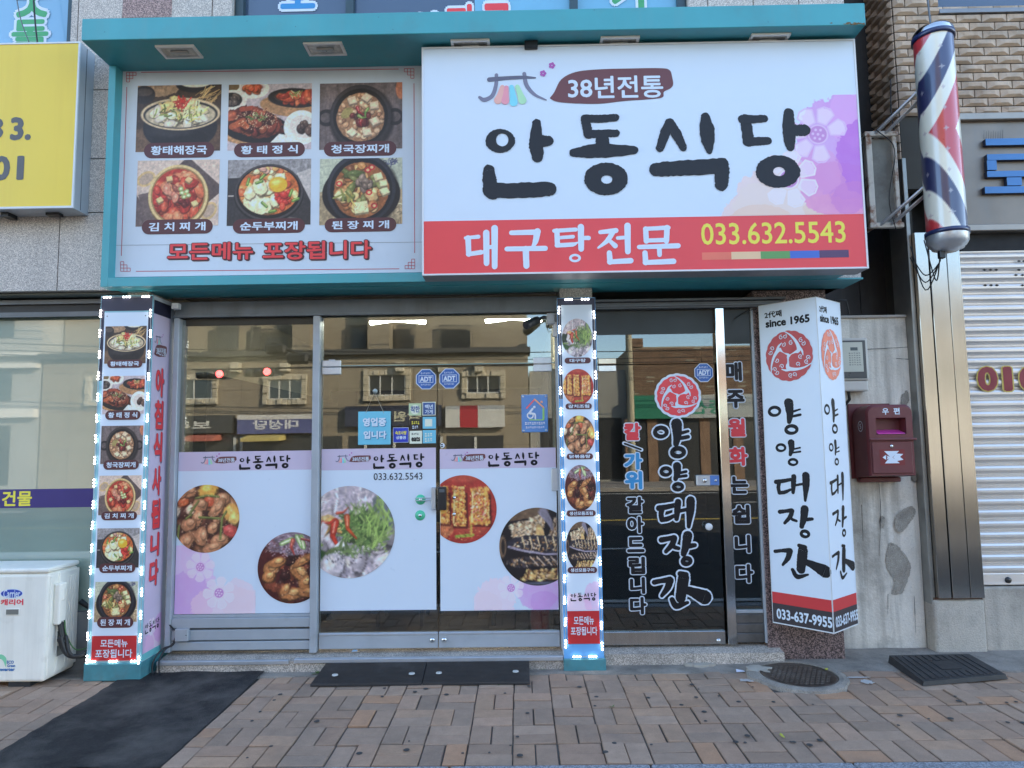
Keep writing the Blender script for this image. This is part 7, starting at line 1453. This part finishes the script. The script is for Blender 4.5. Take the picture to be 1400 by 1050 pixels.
def fixtures():
    t = thing('security_camera', 'black bullet security camera under the beam left of the narrow pillar', 'camera', (.1, -.1, 2.5)); Y = -.12
    a, b = P(719, 446, Y), P(735, 436, Y); m = MB(); ax = Vector((b[0]-a[0], .10, b[1]-a[1])); A = Vector((a[0], Y-.04, a[1])); B = A+ax
    m.tube([A, A+ax*.1, B], [.030, .034, .032], black_pl, 18); m.tube([A-ax*.03, A-ax*.0], [.027, .027], black_pl, 18); m.build('body', t)
    m = MB(); c = P(749, 437, -.06); m.tube([tuple(B-ax*.2), (B.x+.05, -.08, B.z+.02), (c[0], -.06, c[1]+.01)], .013, black_pl, 10); m.box(c[0]-.01, c[0]+.05, -.09, -.03, c[1]-.04, c[1]+.045, M('camera_mount_grey', (.42, .43, .44), .4), .006); m.box(c[0]+.035, c[0]+.075, -.075, -.03, c[1]-.13, c[1]-.02, white_gl, .005); m.build('mount', t)
    m = MB(); c_, _ = crom([(c[0], -.07, c[1]-.03), (c[0]+.01, -.08, c[1]-.07), (c[0]+.04, -.07, c[1]-.06)], 6); m.tube([tuple(q) for q in c_], .003, wire_m, 6); m.build('cable', t)
    t = thing('junction_box', 'grey junction box on the window kick panel with cables leaving it', 'box', (-2.45, -.05, .3)); m = MB(); u0, v0, u1, v1 = PR(FY(-.07)).pxbox(239, 860, 257, 877); m.box(u0, u1, -.075, -.04, v0, v1, alu, .004); m.build('case', t); m = MB(); m.lathe([(.004, -.075), (.0001, -.079)], (u1-.012, 0, (v0+v1)/2), dark, 8, 'Y'); m.build('screw', t)
    m = MB()
    for dx in (0, .025): c_, _ = crom([(u0+.01, -.06, v0+.06-dx), (u0-.015+dx*.3, -.075, v0-.02), (u0-.075+dx, -.10, .16), (u0-.10+dx*1.6, -.16, .10), (u0-.10+dx*2, -.175, .03), (u0-.08+dx*2, -.19, .012)], 7); m.tube([tuple(q) for q in c_], .006, wire_m, 8)
    c_, _ = crom([(u0-.08, -.03, .9), (u0-.082, -.03, .45), (u0-.07, -.04, .34), (u0+.005, -.06, v1-.02)], 7); m.tube([tuple(q) for q in c_], .006, wire_m, 8); tag(m.build('power_cable'), 'thin black cables running down the step by the wide pillar', 'cable')
    m = MB(); zs = P(400, 404, -.16)[1]; pts = [(x, -.17+.01*math.sin(x*3), zs-.012-.012*math.sin((x+2.5)*2.3)**2) for x in np.linspace(-2.55, .3, 26)]; m.tube(pts, .006, wire_m, 6); tag(m.build('soffit_cable'), 'black cable sagging along the dark soffit above the shop window', 'cable')
    m = MB(); b_ = PR(FY(-.1)).pxbox(237, 415, 246, 423); m.box(b_[0], b_[2], -.13, -.08, b_[1], b_[3], white_gl, .003); tag(m.build('cable_connector'), 'little white cable connector at the top of the wide pillar', 'connector')
    c = P(127, 440, -.3)
    m = MB(); c_, _ = crom([P_ for P_ in [(-3.58, -.40, 5.4), (-3.50, -.42, 4.75), (-3.46, -.40, 4.42)]], 8); m.tube([tuple(q) for q in c_], .006, wire_m, 6); c_, _ = crom([(-3.72, -.40, 5.4), (-3.62, -.42, 4.8), (-3.48, -.40, 4.42)], 8); m.tube([tuple(q) for q in c_], .004, alu_dark, 6); tag(m.build('sign_cable'), 'two thin cables dropping to the top of the yellow signboard', 'cable')
fixtures()

# ------------------------------------------------------------------ inside the restaurant
def interior():
    tube = M('fluorescent_tube', (.9, .9, .88), .4, var=0, emit=((1, .96, .86), 8.0))
    for k, (cx, lab) in enumerate(((540, 'crossed fluorescent ceiling lamp behind the left glass door'), (702, 'crossed fluorescent ceiling lamp behind the right glass door'))):
        Yl = 1.15; c = P(cx, 436.5, Yl); t = thing('ceiling_lamp', lab, 'ceiling lamp', (c[0], Yl, 2.8), 'restaurant ceiling lamps'); z = 2.80
        m = MB(); m.box(c[0]-.09, c[0]+.09, Yl-.09, Yl+.09, 2.82, 2.86, white_gl, .004); m.build('base', t)
        for s_ in (1, -1):
            m = MB(); m.tube([(c[0]-.26, Yl-.16*s_, z-.03), (c[0]+.26, Yl+.16*s_, z-.03)], .024, tube, 14); m.build('tube', t)
    wd = M('table_wood', (.16, .085, .045), .4, var=.15, vsc=5); bl = M('chair_black', (.03, .03, .03), .45)
    for k, (x, y, lab) in enumerate(((-1.95, 1.15, 'dark restaurant table behind the picture window'), (-1.0, 1.3, 'dark restaurant table behind the left glass door'), (-.05, 1.3, 'dark restaurant table behind the right glass door'))):
        t = thing('dining_table', lab, 'table', (x, y, .12), 'restaurant tables'); m = MB(); m.box(x-.35, x+.35, y-.35, y+.35, .80, .835, wd, .006); m.build('tabletop', t)
        for sx in (-.3, .3):
            for sy in (-.3, .3): m = MB(); m.box(x+sx-.02, x+sx+.02, y+sy-.02, y+sy+.02, .12, .799, bl); m.build('leg', t)
        for s_, nm in ((-1, 'nearer side'), (1, 'farther side')):
            yc = y+s_*.52; ch = thing('dining_chair', ('black chair at the %s of the table behind the %s' % (nm, ('picture window', 'left glass door', 'right glass door')[k])), 'chair', (x, yc, .12), 'restaurant chairs')
            m = MB(); m.box(x-.2, x+.2, yc-.2, yc+.2, .55, .58, bl, .01); m.build('seat', ch); m = MB(); m.box(x-.2, x+.2, yc+s_*.17, yc+s_*.20, .70, 1.0, bl, .01); m.build('backrest', ch)
            for sx in (-.18, .18):
                for sy in (-.18, .18): m = MB(); m.box(x+sx-.014, x+sx+.014, yc+sy-.014, yc+sy+.014, .12, 1.0 if sy*s_ > 0 else .549, bl); m.build('leg', ch)
    m = MB(); m.lathe([(.07, .12), (.075, .14), (.075, .50), (.055, .56), (.02, .58), (.02, .62), (.0001, .62)], (.14, .35, 0), M('extinguisher_red', (.35, .02, .02), .35, coat=.5), 20); tag(m.build('fire_extinguisher'), 'red fire extinguisher behind the right door, low by the pillar', 'extinguisher')
interior()
# ------------------------------------------------------------------ across the street (it shows as the reflection in the shop glass)
YO = -22.0
def OP(px, py, d=22.0):
    "the point of the far side whose mirror image the photograph shows at this spot"
    return P(px, py, d)
def far_side():
    tile = M('far_stone_cladding', (.25, .21, .15), .75, var=.10, vsc=.6, bump=.1, bsc=8); trim = M('far_stone_trim', (.45, .40, .30), .8, var=.25, vsc=9, bump=.6, bsc=14); jt = M('far_joint', (.12, .10, .08), .9); dk = M('far_window_dark', (.03, .035, .04), .08, coat=.8); wf = M('far_window_frame', (.5, .5, .47), .5); bz = M('far_cornice_dark', (.07, .07, .065), .7)
    A = thing('stone_apartment_building', 'beige stone apartment building across the street with rough-framed windows and balconies', 'building', (-3, YO-3, 0))
    x0, x1 = OP(60, 500)[0], OP(722, 500)[0]; zc = OP(400, 487)[1]
    m = MB(); m.box(x0, x1, YO-8, YO, 0, zc, tile); m.box(x0, x1, YO-8, YO-1.2, zc, 17, tile); m.build('wall', A)
    m = MB()
    for i in range(1, 8): z = i*.78; m.box(x0, x1, YO, YO+.004, z-.008, z+.008, jt)
    for i in range(0, 17): x = x0+(x1-x0)*i/17; m.box(x-.008, x+.008, YO, YO+.0045, 0, zc-.02, jt)
    m.build('cladding_joints', A)
    m = MB(); m.box(x0-.1, x1+.1, YO-1.19, YO+.25, zc, zc+.22, bz); m.build('cornice', A)
    for a, b, t_, bt in ((215, 298, 513, 553), (361, 420, 513, 553), (497, 562, 507, 548), (631, 691, 508, 545), (120, 180, 515, 555)):
        u0, zt = OP(a, t_); u1, zb = OP(b, bt); w_ = MB(); e = .22; rs = random.Random(a)
        n = 9
        for k in range(n):
            for (p0, p1, q0, q1) in ((u0+(u1-u0)*k/n, u0+(u1-u0)*(k+1)/n, zt-e, zt), (u0+(u1-u0)*k/n, u0+(u1-u0)*(k+1)/n, zb, zb+e)): w_.box(p0, p1, YO, YO+.14+rs.uniform(-.05, .05), q0, q1+rs.uniform(-.03, .03), trim, .02)
            for xx in ((u0, u0+e), (u1-e, u1)): w_.box(xx[0], xx[1], YO, YO+.14+rs.uniform(-.05, .05), zb+e+(zt-zb-2*e)*k/n, zb+e+(zt-zb-2*e)*(k+1)/n, trim, .02)
        win = w_.build('window', A); m = MB(); m.box(u0+e, u1-e, YO+.005, YO+.02, zb+e, zt-e, dk); m.build('pane', win); m = MB()
        for f in (0, .30, .62, .97): x = u0+e+(u1-u0-2*e)*f; m.box(x, x+.05, YO+.021, YO+.06, zb+e, zt-e, wf)
        m.box(u0+e, u1-e, YO+.021, YO+.055, zb+e, zb+e+.05, wf); m.build('sash', win)
    # balconies, upper windows
    for a, b, t_, bt in ((280, 308, 430, 472), (333, 340, 450, 472), (350, 378, 455, 475), (600, 640, 445, 470), (470, 500, 440, 470), (540, 560, 452, 470)):
        u0, zt = OP(a, t_); u1, zb = OP(b, bt); m = MB(); m.box(u0, u1, YO-1.3, YO-1.17, zb, zt, dk); win = m.build('window', A)
        m = MB()
        for k in range(15): x = u0-.1+(u1-u0+.2)*k/14; m.box(x-.012, x+.012, YO-1.0, YO-.97, zb, zb+.9, bz)
        m.box(u0-.12, u1+.12, YO-1.01, YO-.96, zb+.9, zb+.95, bz); m.build('railing', win)
    m = MB(); m.box(OP(395, 450)[0], OP(420, 450)[0], YO-1.199, YO-.4, zc+.22, OP(400, 440)[1]+2, tile); m.box(OP(500, 450)[0], OP(530, 450)[0], YO-1.199, YO-.3, zc+.22, 12, tile); m.build('bay', A)
    m = MB()
    for a in (325, 392, 548, 606, 655): u, z = OP(a, 503); m.box(u-.18, u+.18, YO, YO+.4, z-.2, z+.2, trim, .03)
    m.build('corbel', A)
    signs = ((180, 322, 570, 592, 'dark shop sign with white scroll lettering across the street', (.06, .06, .055), '보리밥', (.55, .55, .5)), (329, 432, 568, 592, 'blue and white shop sign of three large characters across the street', (.10, .11, .24), '대성당', (.6, .6, .62)), (474, 604, 556, 582, 'dark navy shop sign with pale characters across the street', (.05, .055, .08), '강원한돈', (.5, .48, .35)), (610, 690, 556, 584, 'white shop sign with a red square across the street', (.55, .54, .5), '', (.2, .2, .2)))
    for a, b, t_, bt, lab, col, tx, tc in signs:
        u0, zt = OP(a, t_); u1, zb = OP(b, bt); s_ = thing('shop_sign', lab, 'sign', ((u0+u1)/2, YO+.2, zb), 'shop signs across the street'); m = MB(); m.box(u0, u1, YO+.005, YO+.3, zb, zt, M('far_sign_%d' % a, col, .4)); m.build('panel', s_)
        fr = Frame((0, YO+.305, 0), (-1, 0, 0)); p = PR(fr); w_, h_ = u1-u0, zt-zb
        if tx: p.text(tx, -u1+w_*.2, zb+h_*.22, -u0-w_*.2, zb+h_*.72, M('far_lettering_%d' % a, tc, .5), 2, .03)
        else: p.rect(-u0-w_*.55, zb, -u0-w_*.25, zt, M('far_red_square', (.4, .03, .04), .4), 2)
        if a == 329: p.rect(-u1, zt-h_*.25, -u0, zt, M('far_sign_white', (.55, .53, .5), .4), 2)
        p.build('lettering', s_)
    for a, b, col, lab in ((262, 304, (.42, .13, .09), 'red fabric awning over a shop across the street'), (341, 392, (.50, .40, .14), 'yellow fabric awning over a shop across the street')):
        u0, zt = OP(a, 593.5); u1, zb = OP(b, 603); m = MB(); n = 8; am = M('awning_%d' % a, col, .7)
        for k in range(n):
            xa, xb = u0+(u1-u0)*k/n, u0+(u1-u0)*(k+1)/n-.01; m.prism([(xa, YO+.005, zt), (xa, YO+.9, zb+.12), (xa, YO+.9, zb), (xa, YO+.005, zb+.05)], (xb-xa, 0, 0), am)
        tag(m.build('awning'), lab, 'awning', 'awnings across the street')
    m = MB(); fk = M('far_shopfront_dark', (.045, .045, .045), .3, coat=.4)
    for a, b in ((180, 322), (329, 432), (440, 470), (476, 604), (610, 690)): u0, u1 = OP(a, 600)[0], OP(b, 600)[0]; m.box(u0+.05, u1-.05, YO, YO+.03, .1, OP(a, 596)[1], fk)
    m.build('shopfront', A); m = MB()
    for a in (182, 322, 331, 432, 500, 540, 604, 650): u = OP(a, 600)[0]; m.box(u-.05, u+.05, YO+.031, YO+.09, .1, OP(a, 597)[1], wf)
    m.build('shopfront_frame', A)
    # brick building to the right, lower
    bk = M('far_brick', (.22, .135, .085), .8, var=.25, vsc=3); mo = M('far_mortar', (.36, .31, .23), .9); B = thing('brick_building', 'low brown brick building across the street with sky above', 'building', (6, YO-3, 0)); u0, zt = OP(862, 474); u1 = OP(1120, 470)[0]; zs = OP(900, 572)[1]
    m = MB(); m.box(u0, u1, YO-7, YO-.02, 0, zt, mo); m.build('wall', B); m = MB(); r = 0; z = zs; rs = random.Random(2)
    while z < zt-.06:
        x = u0+(r % 2)*.16
        while x < u1: m.box(x, min(x+.30, u1), YO-.02, YO+rs.uniform(-.004, .02), z, z+.062, bk if rs.random() < .93 else mo); x += .32
        z += .082; r += 1
    m.box(u0, OP(880, 470)[0], YO-.5, YO+.05, zt, zt+.35, bk); m.build('brickwork', B)
    m = MB()
    for a in (862, 893, 965, 1010): u = OP(a, 600)[0]; m.box(u-.2, u+.2, YO-.02, YO+.05, 0, zs-.01, bk)
    m.build('brick_pier', B)
    m = MB(); m.box(u0, u1, YO-.019, YO+.01, .0, zs-.005, fk); m.build('shopfront', B); u0b, zt_ = OP(866, 541); u1b, zb = OP(1040, 570); s_ = thing('shop_sign', 'long green shop sign on the brick building across the street', 'sign', (u0b, YO+.1, zb), 'shop signs across the street'); m = MB(); xm = OP(935, 550)[0]
    m.box(u0b, xm, YO+.051, YO+.25, zb, zt_, M('far_green', (.03, .20, .12), .4)); m.box(xm+.002, u1b, YO+.051, YO+.25, zb, zt_, M('far_pale', (.42, .44, .42), .4)); m.build('panel', s_); p = PR(Frame((0, YO+.255, 0), (-1, 0, 0))); p.text('종산', -OP(990, 550)[0], zb+.15, -xm-.2, zt_-.2, M('far_green_text', (.05, .28, .18), .4), 1, .03); p.build('lettering', s_)
    # more buildings closing the street
    gy = M('far_plaster', (.30, .295, .27), .85, var=.1, vsc=.8); C_ = thing('grey_corner_building', 'small grey plaster building between the stone and brick buildings across the street', 'building', (3.5, YO-3, 0)); m = MB(); m.box(x1+.05, OP(858, 500)[0], YO-8, YO-.4, 0, OP(800, 505)[1], gy); m.build('wall', C_); m = MB(); m.box(x1+.5, OP(850, 500)[0], YO-.39, YO-.35, .1, 2.6, fk); m.build('shopfront', C_)
    D_ = thing('long_plaster_building', 'long pale plaster building across the street to the far left', 'building', (-18, YO-3, 0)); m = MB(); m.box(x0-22, x0-.1, YO-8, YO, 0, 8.5, gy); m.build('wall', D_)
    m = MB()
    for z, h_ in ((2.9, .35), (4.9, .18), (5.4, .12), (7.6, .25)): m.box(x0-22, x0-.1, YO+.001, YO+.3, z, z+h_, M('far_white_band', (.6, .58, .52), .8))
    for i in range(9): m.box(x0-2.2-i*2.4, x0-1.2-i*2.4, YO+.001, YO+.02, .2, 2.6, fk)
    m.build('facade_band', D_)
    for i in range(12):
        for z in (3.6, 6.2): x = x0-1.8-i*1.75; m = MB(); m.box(x-.55, x+.55, YO+.001, YO+.03, z, z+1.3, dk); m.build('window', D_)
    E_ = thing('white_corner_block', 'white block across the street to the far right', 'building', (20, YO-3, 0)); m = MB(); m.box(u1+.3, u1+16, YO-8, YO, 0, 8, gy); m.build('wall', E_)
    for i in range(7):
        for z in (3.4, 5.9): x = u1+1.6+i*2.1; m = MB(); m.box(x-.6, x+.6, YO+.001, YO+.03, z, z+1.3, dk); m.build('window', E_)
    # signals and lines over the road
    sb = M('signal_black', (.02, .02, .02), .5); rl = M('signal_red_lamp', (.8, .05, .05), .3, var=0, emit=((1, .06, .06), 9.0)); off = M('signal_lamp_off', (.03, .035, .03), .2, coat=.6); gs = M('galvanised_steel', (.42, .40, .34), .4, metal=.6, var=.1)
    t = thing('traffic_signal_mast', 'traffic signal mast across the road with two red lights on its arm', 'traffic signal', (2.2, -15, 0)); d = 15.0; xm = P(758, 500, d)[0]; zz = P(560, 504, d)[1]
    m = MB(); m.tube([(xm, -d, 0), (xm, -d, zz+1.0)], [.12, .09], gs, 14); m.build('mast', t); m = MB(); m.tube([(xm, -d, zz+.06), (P(262, 510, d)[0], -d, P(262, 507, d)[1]+.04)], [.035, .025], sb, 10); m.build('arm', t)
    for cx, cy in ((289, 511.5), (354, 509)):
        c = P(cx, cy, d); m = MB(); m.box(c[0]-.44, c[0]+.44, -d-.1, -d+.10, c[1]-.13, c[1]+.13, sb, .04); hd = m.build('signal_head', t)
        for k, mt in ((-1, off), (0, off), (1, rl)): m = MB(); m.lathe([(.11, .101), (.10, .12), (.0001, .13)], (c[0]+k*.28, -d, c[1]), mt, 18, 'Y'); m.build('lamp', hd)
    t = thing('signal_back', 'dark traffic signal seen from behind on a slanting arm', 'traffic signal', (-2, -9, 0)); d = 9.0; m = MB(); a, b = P(372, 468, d), P(470, 510, d); xe = P(434, 500, d)[0]; b = (xe, P(434, 496, d)[1])
    m.tube([(a[0], -d, a[1]), (b[0], -d, b[1])], .035, sb, 10); m.tube([(xe, -d, 0), (xe, -d, b[1]+.1)], .045, sb, 10); m.build('arm', t)
    for cx, cy in ((378, 478), (408, 491)): c = P(cx, cy, d); m = MB(); m.box(c[0]-.22, c[0]+.22, -d-.12, -d+.12, c[1]-.11, c[1]+.11, sb, .05); m.build('signal_head', t)
    pl = M('utility_pole_concrete', (.42, .37, .26), .8, var=.08)
    t = thing('utility_pole', 'pale concrete utility pole before the brick building across the street', 'pole', (4, YO+1.5, 0)); u = P(862, 520, 20.5)[0]; m = MB(); m.tube([(u, -20.5, 0), (u, -20.5, 9)], [.15, .11], pl, 14); m.build('shaft', t); m = MB(); m.box(u-.8, u+.8, -20.56, -20.44, 7.6, 7.7, pl); m.box(u-.6, u+.6, -20.56, -20.44, 6.9, 7.0, pl); m.build('crossarm', t)
    k = 0
    for z, d in ((4.9, 19.5), (4.75, 19.6), (5.15, 19.4), (6.1, 12), (7.2, 20.5), (6.9, 20.45)):
        m = MB(); pts = [(x, -d, z-.25+.0012*(x-4)**2) for x in range(-40, 41, 4)]; m.tube(pts, .018, wire_m, 6); k += 1
        tag(m.build('overhead_line'), 'black overhead line sagging above the street, mirrored in the glass', 'overhead line', 'overhead lines above the street')
far_side()
